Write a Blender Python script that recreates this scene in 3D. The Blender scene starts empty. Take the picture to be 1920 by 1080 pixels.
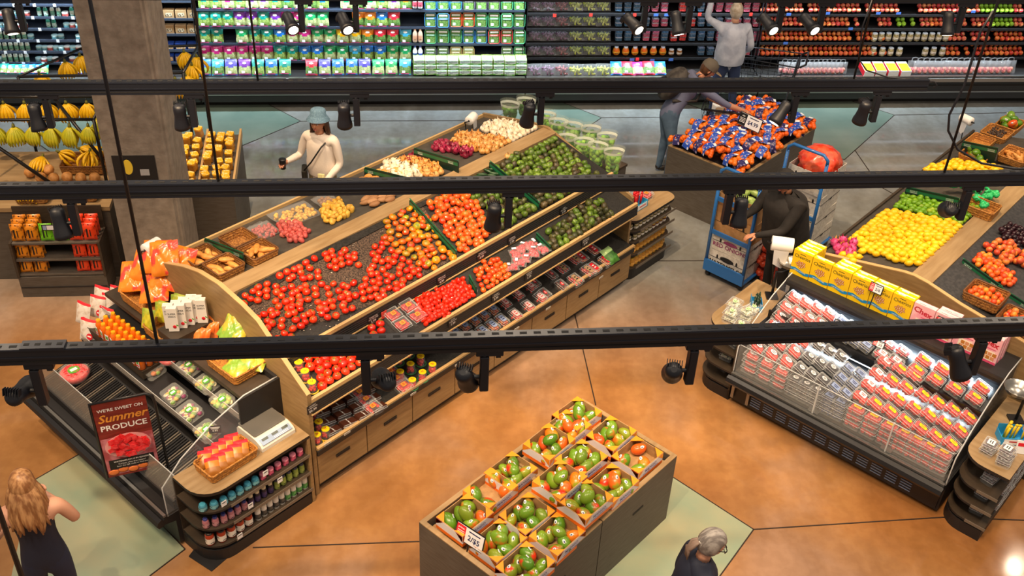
import bpy, math, random
from math import sin, cos, pi, radians, hypot, atan2
from mathutils import Matrix, Vector

SC = bpy.context.scene
COL = SC.collection
RND = random.Random(7)
# ------------------------------------------------------------------ camera
F_PX, PITCH, ROLL, CAM_H = 1990.0, radians(35.32), radians(2.757), 7.0
AZ = radians(49.6)      # direction the produce tables run
AW = radians(7.0)       # direction of the back wall and of the lighting tracks
cam_data = bpy.data.cameras.new('camera')
cam_data.sensor_width = 36.0
cam_data.lens = F_PX / 1920.0 * 36.0
cam_data.clip_end = 200
cam = bpy.data.objects.new('camera', cam_data)
COL.objects.link(cam)
cam.matrix_world = (Matrix.Translation((0, 0, CAM_H)) @ Matrix.Rotation(pi / 2 - PITCH, 4, 'X') @ Matrix.Rotation(ROLL, 4, 'Z'))
SC.camera = cam
SC.view_settings.view_transform = 'Standard'
SC.view_settings.look = 'None'
SC.view_settings.exposure = 0.28
SC.view_settings.gamma = 1.0
SC.view_settings.use_curve_mapping = False

# ------------------------------------------------------------------ measuring helpers (pixel -> point on a real surface)
def ray(x, y):
    X, Y = x - 960, y - 540
    X, Y = X * cos(ROLL) + Y * sin(ROLL), -X * sin(ROLL) + Y * cos(ROLL)
    return Vector((X, F_PX * cos(PITCH) - Y * sin(PITCH), -F_PX * sin(PITCH) - Y * cos(PITCH)))
O_ = Vector((0, 0, CAM_H))
def at(x, y, z=0.0):
    d = ray(x, y)
    return O_ + d * ((z - CAM_H) / d.z)
def uv(p, az=AZ):
    return (p[0] * cos(az) + p[1] * sin(az), -p[0] * sin(az) + p[1] * cos(az), p[2])
def xy(u, v, z=0.0, az=AZ):
    return Vector((u * cos(az) - v * sin(az), u * sin(az) + v * cos(az), z))
def auv(x, y, z=0.0, az=AZ):
    return uv(at(x, y, z), az)
def onu(x, y, u, az=AZ):
    d = uv(ray(x, y), az); t = u / d[0]
    return (u, d[1] * t, CAM_H + d[2] * t)
def onv(x, y, v, az=AZ):
    d = uv(ray(x, y), az); t = v / d[1]
    return (d[0] * t, v, CAM_H + d[2] * t)
def onslope(x, y, v0, z0, v1, z1, az=AZ):
    """point where the pixel's ray meets the sloped surface through (v0,z0),(v1,z1), running along u"""
    k = (z1 - z0) / (v1 - v0)
    d = uv(ray(x, y), az)
    t = (z0 - k * v0 - CAM_H) / (d[2] - k * d[1])
    return (d[0] * t, d[1] * t, CAM_H + d[2] * t)
def pix(p):
    x, y, z = p[0], p[1], p[2] - CAM_H
    cz = y * cos(PITCH) - z * sin(PITCH); cy = -(y * sin(PITCH) + z * cos(PITCH))
    X = F_PX * x / cz; Y = F_PX * cy / cz
    return (960 + X * cos(ROLL) - Y * sin(ROLL), 540 + X * sin(ROLL) + Y * cos(ROLL))

# ------------------------------------------------------------------ world and lights
world = bpy.data.worlds.new('world'); SC.world = world
world.use_nodes = True
world.node_tree.nodes['Background'].inputs[0].default_value = (1.0, 0.86, 0.74, 1)
world.node_tree.nodes['Background'].inputs[1].default_value = 0.23
def lamp(kind, name, loc, energy, color, target=None, size=None, size_y=None, spot=None, blend=0.4, spread=None):
    d = bpy.data.lights.new(name, kind)
    d.energy = energy; d.color = color
    if kind == 'AREA':
        d.shape = 'RECTANGLE'; d.size = size; d.size_y = size_y or size
        if spread: d.spread = radians(spread)
    elif size is not None: d.shadow_soft_size = size
    if kind == 'SPOT':
        d.spot_size = radians(spot); d.spot_blend = blend
    o = bpy.data.objects.new(name, d); COL.objects.link(o); o.location = loc
    if target is not None:
        o.rotation_euler = (Vector(target) - Vector(loc)).to_track_quat('-Z', 'Y').to_euler()
    return o
WARM = (1.0, 0.70, 0.42); WARM2 = (1.0, 0.80, 0.60); COOL = (0.70, 0.88, 1.0)
# unseen area lights added high over the aisles as soft ambient fill
for gx, gy, e in [(-5, 3, 60), (0.5, 2.5, 60), (6, 3, 60), (-6, 9, 50), (0, 9.5, 50), (6, 9, 60), (11, 9, 40)]:
    lamp('AREA', 'ceiling_fill_light', (gx, gy, 9.3), e * 3.2, WARM2, (gx, gy, 0), 1.1, 1.1)
# warm accent spots; each aims at the display or the floor pool it lights
for src, tgt, e, sp in [
    ((-2.6, 2.6, 8.5), at(740, 520, 1.3), 900, 26), ((-1.6, 7.2, 8.5), at(980, 360, 1.3), 900, 28),
    ((-2.0, 3.0, 8.5), at(840, 780, 0), 1750, 30), ((-1.0, 3.0, 8.5), at(1060, 900, .8), 950, 24),
    ((3.4, 4.0, 8.5), at(1290, 760, 0), 420, 30), ((1.0, 4.0, 8.5), at(1450, 900, 0), 800, 30),
    ((2.0, 4.5, 8.5), at(1640, 680, .8), 900, 26), ((3.0, 8.5, 8.5), at(1700, 430, 1.4), 1200, 30),
    ((5.5, 9.5, 8.5), at(1850, 280, 1.3), 1100, 30), ((0.0, 9.0, 8.5), at(1400, 280, .8), 1200, 28),
    ((-4.5, 4.0, 8.5), at(300, 600, 1.2), 1200, 28), ((-3.8, 3.0, 8.5), at(470, 880, .8), 700, 26),
    ((-6.5, 5.0, 8.5), at(60, 640, 0), 800, 34), ((-6.5, 8.5, 8.5), at(110, 380, .8), 1000, 30),
    ((-3.0, 9.5, 8.5), at(400, 330, 1.0), 900, 30), ((-0.5, 5.6, 8.5), at(1190, 620, 0), 1000, 34),
    ((-3.5, 10.0, 8.5), at(850, 260, 1.3), 900, 30), ((1.5, 2.5, 8.5), at(1640, 1000, 0), 750, 34),
    ((-2.2, 5.8, 8.5), at(600, 400, 1.3), 800, 28), ((-3.2, 1.5, 8.5), at(620, 980, 0), 500, 34)]:
    lamp('SPOT', 'accent_spot', src, e * 1.02, WARM, tgt, 0.05, None, sp, 0.6)

# small bright downlights in the high ceiling; the polished floor mirrors them as soft glints
for px in ((1300, 775), (62, 818), (1140, 768), (1215, 790), (1905, 1062), (640, 262), (705, 262), (800, 262), (650, 300), (1600, 395), (500, 470)):
    p_ = at(*px); d_ = ray(*px); k_ = 9.0 / -d_.z
    lamp('POINT', 'ceiling_downlight', p_ + Vector((d_.x * k_, d_.y * k_, 9.0)), 70 if px[1] > 500 else 30, WARM2, None, .16)

# ------------------------------------------------------------------ materials
def lin(c):
    if isinstance(c, str):
        c = [int(c[i:i + 2], 16) / 255 for i in (0, 2, 4)]
    return tuple((x / 12.92 if x <= 0.04045 else ((x + 0.055) / 1.055) ** 2.4) for x in c[:3]) + (1,)
MATS = {}
def M(name, col='808080', rough=0.5, metal=0.0, spec=0.5, var=None, noise=None, ncol=None, emit=0, alpha=1.0,
      bump=0.0, bscale=40, coat=0.0, sss=0.0, stretch=None, axis_mix=None):
    if name in MATS: return MATS[name]
    m = bpy.data.materials.new(name); m.use_nodes = True; MATS[name] = m
    nt = m.node_tree; N = nt.nodes; L = nt.links
    b = N['Principled BSDF']
    b.inputs['Roughness'].default_value = rough; b.inputs['Metallic'].default_value = metal
    b.inputs['Specular IOR Level'].default_value = spec; b.inputs['Coat Weight'].default_value = coat
    b.inputs['Base Color'].default_value = lin(col); m.diffuse_color = lin(col)
    src = None
    if var:
        oi = N.new('ShaderNodeObjectInfo'); r = N.new('ShaderNodeValToRGB'); r.color_ramp.interpolation = 'LINEAR'
        els = r.color_ramp.elements
        while len(els) < len(var): els.new(0.5)
        for i, c in enumerate(var):
            els[i].position = i / max(1, len(var) - 1); els[i].color = lin(c)
        L.new(oi.outputs['Random'], r.inputs[0]); src = r.outputs[0]
    if noise or bump:
        tc = N.new('ShaderNodeTexCoord'); mp = N.new('ShaderNodeMapping'); L.new(tc.outputs['Object'], mp.inputs[0])
        if stretch: mp.inputs['Scale'].default_value = stretch
        if var:
            oi2 = N.new('ShaderNodeObjectInfo'); vm = N.new('ShaderNodeVectorMath'); vm.operation = 'SCALE'
            cx = N.new('ShaderNodeCombineXYZ'); L.new(oi2.outputs['Random'], cx.inputs[0]); L.new(oi2.outputs['Random'], cx.inputs[1])
            L.new(cx.outputs[0], vm.inputs[0]); vm.inputs['Scale'].default_value = 37.0
            L.new(vm.outputs[0], mp.inputs['Location'])
    if noise:
        nz = N.new('ShaderNodeTexNoise'); nz.inputs['Scale'].default_value = noise[0]; nz.inputs['Detail'].default_value = 4
        L.new(mp.outputs[0], nz.inputs[0])
        rr = N.new('ShaderNodeValToRGB'); lo, hi = noise[1]
        rr.color_ramp.elements[0].position = lo; rr.color_ramp.elements[1].position = hi
        L.new(nz.outputs['Fac'], rr.inputs[0])
        mx = N.new('ShaderNodeMix'); mx.data_type = 'RGBA'
        L.new(rr.outputs[0], mx.inputs['Factor'])
        if src: L.new(src, mx.inputs['A'])
        else: mx.inputs['A'].default_value = lin(col)
        mx.inputs['B'].default_value = lin(ncol)
        src = mx.outputs['Result']
    if src: L.new(src, b.inputs['Base Color'])
    if bump:
        nb = N.new('ShaderNodeTexNoise'); nb.inputs['Scale'].default_value = bscale; L.new(mp.outputs[0], nb.inputs[0])
        bn = N.new('ShaderNodeBump'); bn.inputs['Strength'].default_value = bump; bn.inputs['Distance'].default_value = 0.01
        L.new(nb.outputs['Fac'], bn.inputs['Height']); L.new(bn.outputs[0], b.inputs['Normal'])
    if emit:
        b.inputs['Emission Color'].default_value = lin(col); b.inputs['Emission Strength'].default_value = emit
    if alpha < 1: b.inputs['Alpha'].default_value = alpha
    return m

# ------------------------------------------------------------------ mesh builder
_TXT = {}
def text_geo(s, bold=0.0, shear=0.0):
    key = (s, bold, shear)
    if key not in _TXT:
        cu = bpy.data.curves.new('lettering', 'FONT'); cu.body = s; cu.align_x = 'CENTER'; cu.align_y = 'CENTER'
        cu.size = 1; cu.offset = bold; cu.shear = shear; cu.resolution_u = 2
        o = bpy.data.objects.new('lettering', cu); COL.objects.link(o)
        dg = bpy.context.evaluated_depsgraph_get()
        me = bpy.data.meshes.new_from_object(o.evaluated_get(dg))
        _TXT[key] = ([tuple(v.co) for v in me.vertices], [tuple(p.vertices) for p in me.polygons])
        bpy.data.objects.remove(o); bpy.data.curves.remove(cu); bpy.data.meshes.remove(me)
    return _TXT[key]
class MB:
    def __init__(s, off=(0, 0, 0)):
        s.v = []; s.f = []; s.mi = []; s.sm = []; s.mats = []; s.T = Matrix.Translation((-off[0], -off[1], -(off[2] if len(off) > 2 else 0)))
    def _m(s, m):
        if m not in s.mats: s.mats.append(m)
        return s.mats.index(m)
    def add(s, vs, fs, m, smooth=False, X=None):
        T = s.T if X is None else s.T @ X
        b = len(s.v); s.v += [tuple(T @ Vector(q)) for q in vs]; k = s._m(m)
        for f in fs: s.f.append(tuple(i + b for i in f)); s.mi.append(k); s.sm.append(smooth)
        return s
    def box(s, c, d, m, X=None, bev=0.0):
        x, y, z = d[0] / 2, d[1] / 2, d[2] / 2; cx, cy, cz = c
        if bev > 0:
            b = min(bev, x * .9, y * .9)
            poly = [(-x + b, -y), (x - b, -y), (x, -y + b), (x, y - b), (x - b, y), (-x + b, y), (-x, y - b), (-x, -y + b)]
            return s.prism([(cx + p, cy + q) for p, q in poly], cz - z, cz + z, m, 'Z', X)
        vs = [(cx + i * x, cy + j * y, cz + k * z) for i in (-1, 1) for j in (-1, 1) for k in (-1, 1)]
        return s.add(vs, [(0, 1, 3, 2), (4, 6, 7, 5), (0, 4, 5, 1), (2, 3, 7, 6), (0, 2, 6, 4), (1, 5, 7, 3)], m, False, X)
    def prism(s, poly, a, b, m, axis='Z', X=None, smooth=False):
        n = len(poly)
        if axis == 'Z': P = lambda p, t: (p[0], p[1], t)
        elif axis == 'X': P = lambda p, t: (t, p[0], p[1])       # poly in (y,z), extruded along x
        else: P = lambda p, t: (p[0], t, p[1])                   # poly in (x,z), extruded along y
        vs = [P(p, a) for p in poly] + [P(p, b) for p in poly]
        fs = [tuple(range(n))[::-1], tuple(range(n, 2 * n))] + [(i, (i + 1) % n, n + (i + 1) % n, n + i) for i in range(n)]
        return s.add(vs, fs, m, smooth, X)
    def quad(s, pts, m, X=None):
        return s.add(pts, [tuple(range(len(pts)))], m, False, X)
    def grid(s, fn, nu, nv, m, X=None, smooth=True, closed=False):
        vs = [fn(i / nu, j / nv) for i in range(nu + 1) for j in range(nv + 1)]
        fs = [(i * (nv + 1) + j, (i + 1) * (nv + 1) + j, (i + 1) * (nv + 1) + j + 1, i * (nv + 1) + j + 1) for i in range(nu) for j in range(nv)]
        return s.add(vs, fs, m, smooth, X)
    def lathe(s, prof, m, n=12, c=(0, 0, 0), X=None, smooth=True, cap=True, sx=1, sy=1):
        vs = []; k = len(prof)
        for r, z in prof:
            for i in range(n):
                a = 2 * pi * i / n; vs.append((c[0] + r * cos(a) * sx, c[1] + r * sin(a) * sy, c[2] + z))
        fs = [(j * n + i, j * n + (i + 1) % n, (j + 1) * n + (i + 1) % n, (j + 1) * n + i) for j in range(k - 1) for i in range(n)]
        s.add(vs, fs, m, smooth, X)
        if cap:
            if prof[0][0] > 1e-4: s.add(vs[:n], [tuple(range(n))[::-1]], m, False, X)
            if prof[-1][0] > 1e-4: s.add(vs[-n:], [tuple(range(n))], m, False, X)
        return s
    def cyl(s, c, r, h, m, n=12, X=None, r2=None):
        return s.lathe([(r, 0), (r if r2 is None else r2, h)], m, n, c, X)
    def ell(s, c, r, m, n=10, k=7, X=None, fn=None):
        if not isinstance(r, (tuple, list)): r = (r, r, r)
        vs = [(c[0], c[1], c[2] - r[2])]
        for j in range(1, k):
            t = -pi / 2 + pi * j / k
            for i in range(n):
                a = 2 * pi * i / n; q = 1.0 if fn is None else fn(a, t)
                vs.append((c[0] + r[0] * cos(t) * cos(a) * q, c[1] + r[1] * cos(t) * sin(a) * q, c[2] + r[2] * sin(t)))
        vs.append((c[0], c[1], c[2] + r[2])); e = len(vs) - 1
        fs = [(0, 1 + (i + 1) % n, 1 + i) for i in range(n)] + [(e, e - n + i, e - n + (i + 1) % n) for i in range(n)]
        fs += [(1 + j * n + i, 1 + j * n + (i + 1) % n, 1 + (j + 1) * n + (i + 1) % n, 1 + (j + 1) * n + i) for j in range(k - 2) for i in range(n)]
        return s.add(vs, fs, m, True, X)
    def tube(s, pts, r, m, n=8, X=None, closed=False, cap=True):
        pts = [Vector(p) for p in pts]; rs = r if isinstance(r, (list, tuple)) else [r] * len(pts)
        vs = []; up = Vector((0.13, 0.27, 0.95)); N = len(pts); prev = None
        for i, p in enumerate(pts):
            a = pts[(i - 1) % N] if (closed or i > 0) else p; b = pts[(i + 1) % N] if (closed or i < N - 1) else p
            d = (b - a).normalized() if (b - a).length > 1e-9 else Vector((0, 0, 1))
            e = (up if prev is None else prev); e = e - d * e.dot(d)
            if e.length < 1e-3: e = Vector((1, 0, 0)) - d * d.x
            e.normalize(); prev = e; g = d.cross(e)
            for k in range(n):
                t = 2 * pi * k / n; vs.append(tuple(p + (e * cos(t) + g * sin(t)) * rs[i]))
        R = N if closed else N - 1
        fs = [(i * n + k, i * n + (k + 1) % n, ((i + 1) % N) * n + (k + 1) % n, ((i + 1) % N) * n + k) for i in range(R) for k in range(n)]
        if cap and not closed: fs += [tuple(range(n))[::-1], tuple(range((N - 1) * n, N * n))]
        return s.add(vs, fs, m, True, X)
    def text(s, t, size, m, X, bold=0.0, sx=1.0, shear=0.0):
        vs, fs = text_geo(t, bold, shear)
        return s.add([(a * size * sx, b * size, 0) for a, b, c in vs], fs, m, False, X)
    def mesh(s, name):
        me = bpy.data.meshes.new(name); me.from_pydata(s.v, [], s.f)
        for m in s.mats: me.materials.append(m)
        me.polygons.foreach_set('material_index', s.mi); me.polygons.foreach_set('use_smooth', s.sm)
        me.update(); return me
def TR(x=0, y=0, z=0): return Matrix.Translation((x, y, z))
def RX(a): return Matrix.Rotation(a, 4, 'X')
def RY(a): return Matrix.Rotation(a, 4, 'Y')
def RZ(a): return Matrix.Rotation(a, 4, 'Z')
def SCL(x, y, z): return Matrix.Diagonal((x, y, z, 1))

# ------------------------------------------------------------------ things and parts
def tag(o, label=None, cat=None, group=None, kind=None):
    if label: o['label'] = label
    if cat: o['category'] = cat
    if group: o['group'] = group
    if kind: o['kind'] = kind
    return o
def obj(name, mb, parent=None, loc=None, rz=0.0):
    me = mb.mesh(name) if isinstance(mb, MB) else mb
    o = bpy.data.objects.new(name, me); COL.objects.link(o)
    if parent is not None: o.parent = parent
    if loc is not None: o.location = loc
    if rz: o.rotation_euler = (0, 0, rz)
    return o
def thing(name, label, cat, loc=(0, 0, 0), rz=0.0, group=None):
    o = bpy.data.objects.new(name, None); COL.objects.link(o); o.empty_display_size = 0.1
    o.location = loc; o.rotation_euler = (0, 0, rz); return tag(o, label, cat, group)
def one(name, mb, label, cat, loc=(0, 0, 0), rot=None, group=None, kind=None):
    o = obj(name, mb); o.location = loc
    if rot is not None: o.rotation_euler = rot if isinstance(rot, (tuple, list)) else (0, 0, rot)
    return tag(o, label, cat, group, kind)
def dup(root, loc=None, rot=None, label=None, group=None, scale=None):
    r = root.copy(); COL.objects.link(r)
    if loc is not None: r.location = loc
    if rot is not None: r.rotation_euler = rot if isinstance(rot, (tuple, list)) else (0, 0, rot)
    if label: r['label'] = label
    if group: r['group'] = group
    if scale is not None: r.scale = scale if isinstance(scale, (tuple, list)) else (scale,) * 3
    for ch in list(root.children):
        c = ch.copy(); COL.objects.link(c); c.parent = r
        for g in list(ch.children):
            d = g.copy(); COL.objects.link(d); d.parent = c
    return r
class Maker:
    """first use places the prototype itself, later uses place copies"""
    def __init__(s, proto): s.p = proto; s.used = False
    def put(s, loc, rot=None, label=None, group=None, scale=None):
        if not s.used:
            s.used = True; o = s.p; o.location = loc
            if rot is not None: o.rotation_euler = rot if isinstance(rot, (tuple, list)) else (0, 0, rot)
            if label: o['label'] = label
            if group: o['group'] = group
            if scale is not None: o.scale = scale if isinstance(scale, (tuple, list)) else (scale,) * 3
            s._src = o; return o
        o = dup(s.p, loc, rot, label, group, scale)
        if scale is None: o.scale = (1, 1, 1)
        return o
def fruit(name, mb, cat):
    o = obj(name, mb); o['category'] = cat; return Maker(o)
NTH = ['first', 'second', 'third', 'fourth', 'fifth', 'sixth', 'seventh', 'eighth', 'ninth', 'tenth', 'eleventh', 'twelfth', 'thirteenth', 'fourteenth', 'fifteenth', 'sixteenth', 'seventeenth', 'eighteenth', 'nineteenth', 'twentieth']
def nth(i):
    if i < 20: return NTH[i]
    return '%d%s' % (i + 1, {1: 'st', 2: 'nd', 3: 'rd'}.get((i + 1) % 10, 'th') if (i + 1) not in (11, 12, 13) else 'th')
def struct(name, mb, loc=None, rz=0):
    o = obj(name, mb, None, loc, rz); o['kind'] = 'structure'; return o
# ================================================================== THE SETTING
def floor_mat():
    m = bpy.data.materials.new('stained_concrete'); m.use_nodes = True
    nt = m.node_tree; N = nt.nodes; L = nt.links; b = N['Principled BSDF']
    tc = N.new('ShaderNodeTexCoord')
    def noise(scale, det, stretch=None, dist=0.0):
        n = N.new('ShaderNodeTexNoise'); n.inputs['Scale'].default_value = scale; n.inputs['Detail'].default_value = det
        n.inputs['Distortion'].default_value = dist
        mp = N.new('ShaderNodeMapping'); L.new(tc.outputs['Object'], mp.inputs[0])
        if stretch: mp.inputs['Scale'].default_value = stretch; mp.inputs['Rotation'].default_value = (0, 0, .8)
        L.new(mp.outputs[0], n.inputs[0]); return n
    def ramp(src, stops):
        r = N.new('ShaderNodeValToRGB'); e = r.color_ramp.elements
        while len(e) < len(stops): e.new(.5)
        for i, (p, c) in enumerate(stops): e[i].position = p; e[i].color = lin(c)
        L.new(src, r.inputs[0]); return r
    def mixc(f, A, B, mode='MIX'):
        x = N.new('ShaderNodeMix'); x.data_type = 'RGBA'; x.blend_type = mode
        if isinstance(f, float): x.inputs['Factor'].default_value = f
        else: L.new(f, x.inputs['Factor'])
        for k, s in (('A', A), ('B', B)):
            if isinstance(s, str): x.inputs[k].default_value = lin(s)
            else: L.new(s, x.inputs[k])
        return x.outputs['Result']
    n1 = noise(0.55, 5, None, .6); n2 = noise(2.6, 6, (1, .35, 1), .3); n3 = noise(11, 5)
    warm = ramp(n1.outputs['Fac'], [(.30, '9c6a3c'), (.5, 'ac7d4e'), (.68, 'a9856a')])
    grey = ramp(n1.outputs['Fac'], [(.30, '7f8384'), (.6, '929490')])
    # grey blended in towards the back paints in the wall lights' bluish reflection
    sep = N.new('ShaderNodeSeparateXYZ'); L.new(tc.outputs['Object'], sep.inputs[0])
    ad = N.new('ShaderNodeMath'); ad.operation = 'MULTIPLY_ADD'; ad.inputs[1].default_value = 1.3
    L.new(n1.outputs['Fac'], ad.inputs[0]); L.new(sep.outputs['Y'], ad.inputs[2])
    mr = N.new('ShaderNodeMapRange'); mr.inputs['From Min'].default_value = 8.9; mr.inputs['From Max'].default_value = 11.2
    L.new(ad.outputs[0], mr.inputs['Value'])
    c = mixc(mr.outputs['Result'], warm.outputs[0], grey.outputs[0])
    r2 = ramp(n2.outputs['Fac'], [(.35, 'c4bcb4'), (.65, 'ffffff')])
    c = mixc(.55, c, r2.outputs[0], 'MULTIPLY')
    r3 = ramp(n3.outputs['Fac'], [(.42, 'e2dcd6'), (.6, 'ffffff')])
    c = mixc(.35, c, r3.outputs[0], 'MULTIPLY')
    L.new(c, b.inputs['Base Color'])
    rr = ramp(n2.outputs['Fac'], [(.3, '3a3a3a'), (.7, '666666')]); L.new(rr.outputs[0], b.inputs['Roughness'])
    b.inputs['Specular IOR Level'].default_value = .55
    return m
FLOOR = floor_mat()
TEAL = M('teal_concrete', '8a9c86', .26, noise=(1.6, (.35, .65)), ncol='a3a183', spec=.6)
TEAL2 = M('pale_green_concrete', '66796f', .22, noise=(1.2, (.35, .65)), ncol='7d8c80', spec=.6)
JOINT = M('floor_joint', '2a1c12', .7)
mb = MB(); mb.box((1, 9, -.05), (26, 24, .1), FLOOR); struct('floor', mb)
def patch(pts, m):
    mb = MB(); pts = [Vector(p) for p in pts]
    a = sum(((pts[i].x * pts[(i + 1) % len(pts)].y - pts[(i + 1) % len(pts)].x * pts[i].y) for i in range(len(pts))))
    if a < 0: pts = pts[::-1]
    mb.prism([(p.x, p.y) for p in pts], 0.0, .003, m); struct('floor_inlay', mb)
def joint(a, b, w=.011):
    a, b = Vector(a), Vector(b); d = (b - a).normalized(); n = Vector((-d.y, d.x, 0)) * w / 2
    mb = MB(); mb.prism([tuple((a - n)[:2]), tuple((b - n)[:2]), tuple((b + n)[:2]), tuple((a + n)[:2])], 0, .0045, JOINT); struct('floor_joint', mb)
def diamond(tip, p1, p2, l1, l2, m):
    t = at(*tip); d1 = (at(*p1) - t).normalized(); d2 = (at(*p2) - t).normalized()
    pts = [t, t + d1 * l1, t + d1 * l1 + d2 * l2, t + d2 * l2]
    patch(pts, m)
    for i in range(4): joint(pts[i], pts[(i + 1) % 4])
diamond((1413, 993), (1257, 892), (1350, 1080), 1.75, 1.6, TEAL)
t = at(347, 1030); d1 = (at(290, 970) - t).normalized(); d2 = (at(281, 1080) - t).normalized()
patch([t, t + d1 * 1.55, at(168, 841), at(60, 903), t + d2 * 1.8], TEAL)
for a, b in [((347, 1030), (281, 1080)), ((168, 841), (60, 903)), ((347, 1030), (290, 970))]: joint(at(*a), at(*b))
diamond((563.7, 227.5), (480, 262.5), (515, 202), 3.0, 2.4, TEAL2)
diamond((1677, 216), (1603, 282), (1640, 204), 1.9, 2.6, TEAL2)
diamond((1128, 221), (1105, 236), (1092, 207), 1.3, 1.2, TEAL2)
for a, b in [((474, 1027), (800, 1015)), ((1413, 993), (1770, 970)), ((1770, 970), (1925, 976)), ((1078, 590), (1117, 760)),
             ((0, 514), (45, 514)), ((563.7, 227.5), (960, 226)), ((1603, 282), (1650, 350)), ((1128, 221), (1250, 220)),
             ((1677, 216), (1920, 211)), ((1130, 490), (1330, 489)), ((1650, 350), (1690, 372)), ((250, 640), (262, 520))]:
    joint(at(*a), at(*b))
# back wall behind the refrigerated cases
mb = MB(); mb.box((2, 15.75, 4.7), (20, .2, 9.4), M('wall_paint', '2a2725', .8)); struct('wall_back', mb, rz=AW)
# concrete column
CONC = M('column_concrete', '8f8478', .85, noise=(9, (.35, .7)), ncol='766b60', bump=.25, bscale=30)
CONC2 = M('column_edge_concrete', 'a3937f', .85, noise=(7, (.35, .7)), ncol='8a7a68')
mb = MB()
poly = [(-2.98, 9.77), (-2.385, 9.77), (-2.37, 9.80), (-2.35, 9.80), (-2.33, 9.83), (-2.33, 10.42), (-2.36, 10.45), (-2.95, 10.45), (-2.98, 10.42)]
mb.prism(poly, 0, 5.2, CONC); struct('column', mb, rz=AW)

# ------------------------------------------------------------------ refrigerated wall cases
BLK = M('black_metal', '17171a', .38, spec=.5); BLK2 = M('black_plastic', '1c1b1d', .5); DARKG = M('dark_grey_metal', '343434', .4)
STEEL = M('brushed_steel', 'a9a7a2', .28, metal=.9); WHITE = M('white_plastic', 'e8e6e1', .45); CASEIN = M('case_liner', '0f1012', .5)
CHROME = M('dull_chrome', '9a9a98', .3, metal=.8)
STRIP = M('case_light_strip', 'e6f3ff', .4, emit=2.6)
RAILCOL = M('case_shelf_edge', '3b4454', .35)
BODYB = M('case_bumper', '24211f', .3)
TAGW = M('price_tag_white', 'e9edf4', .5); TAGR = M('price_tag_red', 'd8352b', .5); TAGB = M('price_tag_blue', '3d62a8', .5)
def wall_case(a0, a1, zs, name_label, depth=.42, bright=1.0, edge=RAILCOL, strips=True):
    t = thing('refrigerated_case', name_label, 'display case', xy(a0, 14.45, 0, AW), AW, 'refrigerated cases along the back wall')
    w = a1 - a0
    mb = MB(); mb.prism([(.16, 0), (.16, .10), (0, .12), (0, .33), (.02, .335), (.02, .36), (0, .37), (0, .455), (.035, .475), (.07, .475), (.07, .45), (.85, .47), (.85, 2.3), (1.15, 2.3), (1.15, 0)], 0, w, BODYB, 'X')
    obj('body', mb, t)
    mb = MB(); mb.box((w / 2, .035, .479), (w, .05, .012), STEEL); mb.box((w / 2, -.004, .425), (w, .012, .055), M('case_lip_grey', '857c74', .4)); mb.box((w / 2, -.006, .235), (w, .012, .02), STEEL); obj('bumper_trim', mb, t)
    mb = MB(); mb.box((w / 2, .84, 1.3), (w - .02, .02, 1.68), CASEIN); obj('back_panel', mb, t)
    for z in zs:
        mb = MB(); mb.prism([(.35, z - .004), (.35, z + .028), (.362, z + .028), (.362, z), (.83, z + .03), (.83, z + .012), (.362, z - .016)], .01, w - .01, edge, 'X')
        s = obj('shelf', mb, t)
        if strips:
            mb = MB(); mb.box((w / 2, .40, z - .022), (w - .1, .016, .008), STRIP); obj('light_strip', mb, s)
    mb = MB(); mb.prism([(.18, 2.08), (.18, 2.42), (1.15, 2.42), (1.15, 2.3), (.85, 2.3), (.3, 2.08)], 0, w, BLK, 'X'); obj('canopy', mb, t)
    for x in (.012, w - .012):
        mb = MB(); mb.prism([(.36, .46), (.36, 2.1), (.85, 2.3), (.85, .46)], x - .006, x + .006, BLK, 'X'); obj('side_panel', mb, t)
    c = xy((a0 + a1) / 2, 14.64, 2.0, AW)
    lamp('AREA', 'case_canopy_light', c, 34 * w * bright, COOL, xy((a0 + a1) / 2, 15.2, 1.52, AW), w * .97, .10)
    return t
ZS_SAL = [.58, .85, 1.10, 1.36, 1.62]; ZS_FR = [.62, .85, 1.08, 1.31, 1.55]; ZS_AP = [.39 + .25, .67 + .22, .91 + .2, 1.34, 1.56]
ZS_L = [.56, .73, .90, 1.07, 1.24, 1.42, 1.60]; ZS_M = [.56, .75, .99, 1.22, 1.48]
ZS_AP = [.62, .67 + .19, .91 + .18, 1.31, 1.54]
wall_case(-6.6, -3.42, ZS_L, 'refrigerated wall case of dips and dressings left of the concrete column', bright=1.25)
wall_case(-3.40, -2.90, ZS_M, 'narrow refrigerated wall case of boxed mushrooms just right of the column', bright=1.0)
wall_case(-2.88, 1.82, ZS_SAL, 'long refrigerated wall case filled with bagged and boxed salads', bright=.95)
wall_case(1.84, 5.38, ZS_FR, 'refrigerated wall case of bagged grapes and boxed berries', bright=1.45, edge=BLK2)
wall_case(5.40, 10.2, ZS_AP, 'refrigerated wall case of apples and stone fruit at the end of the wall', bright=.95, edge=BLK2)

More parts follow.
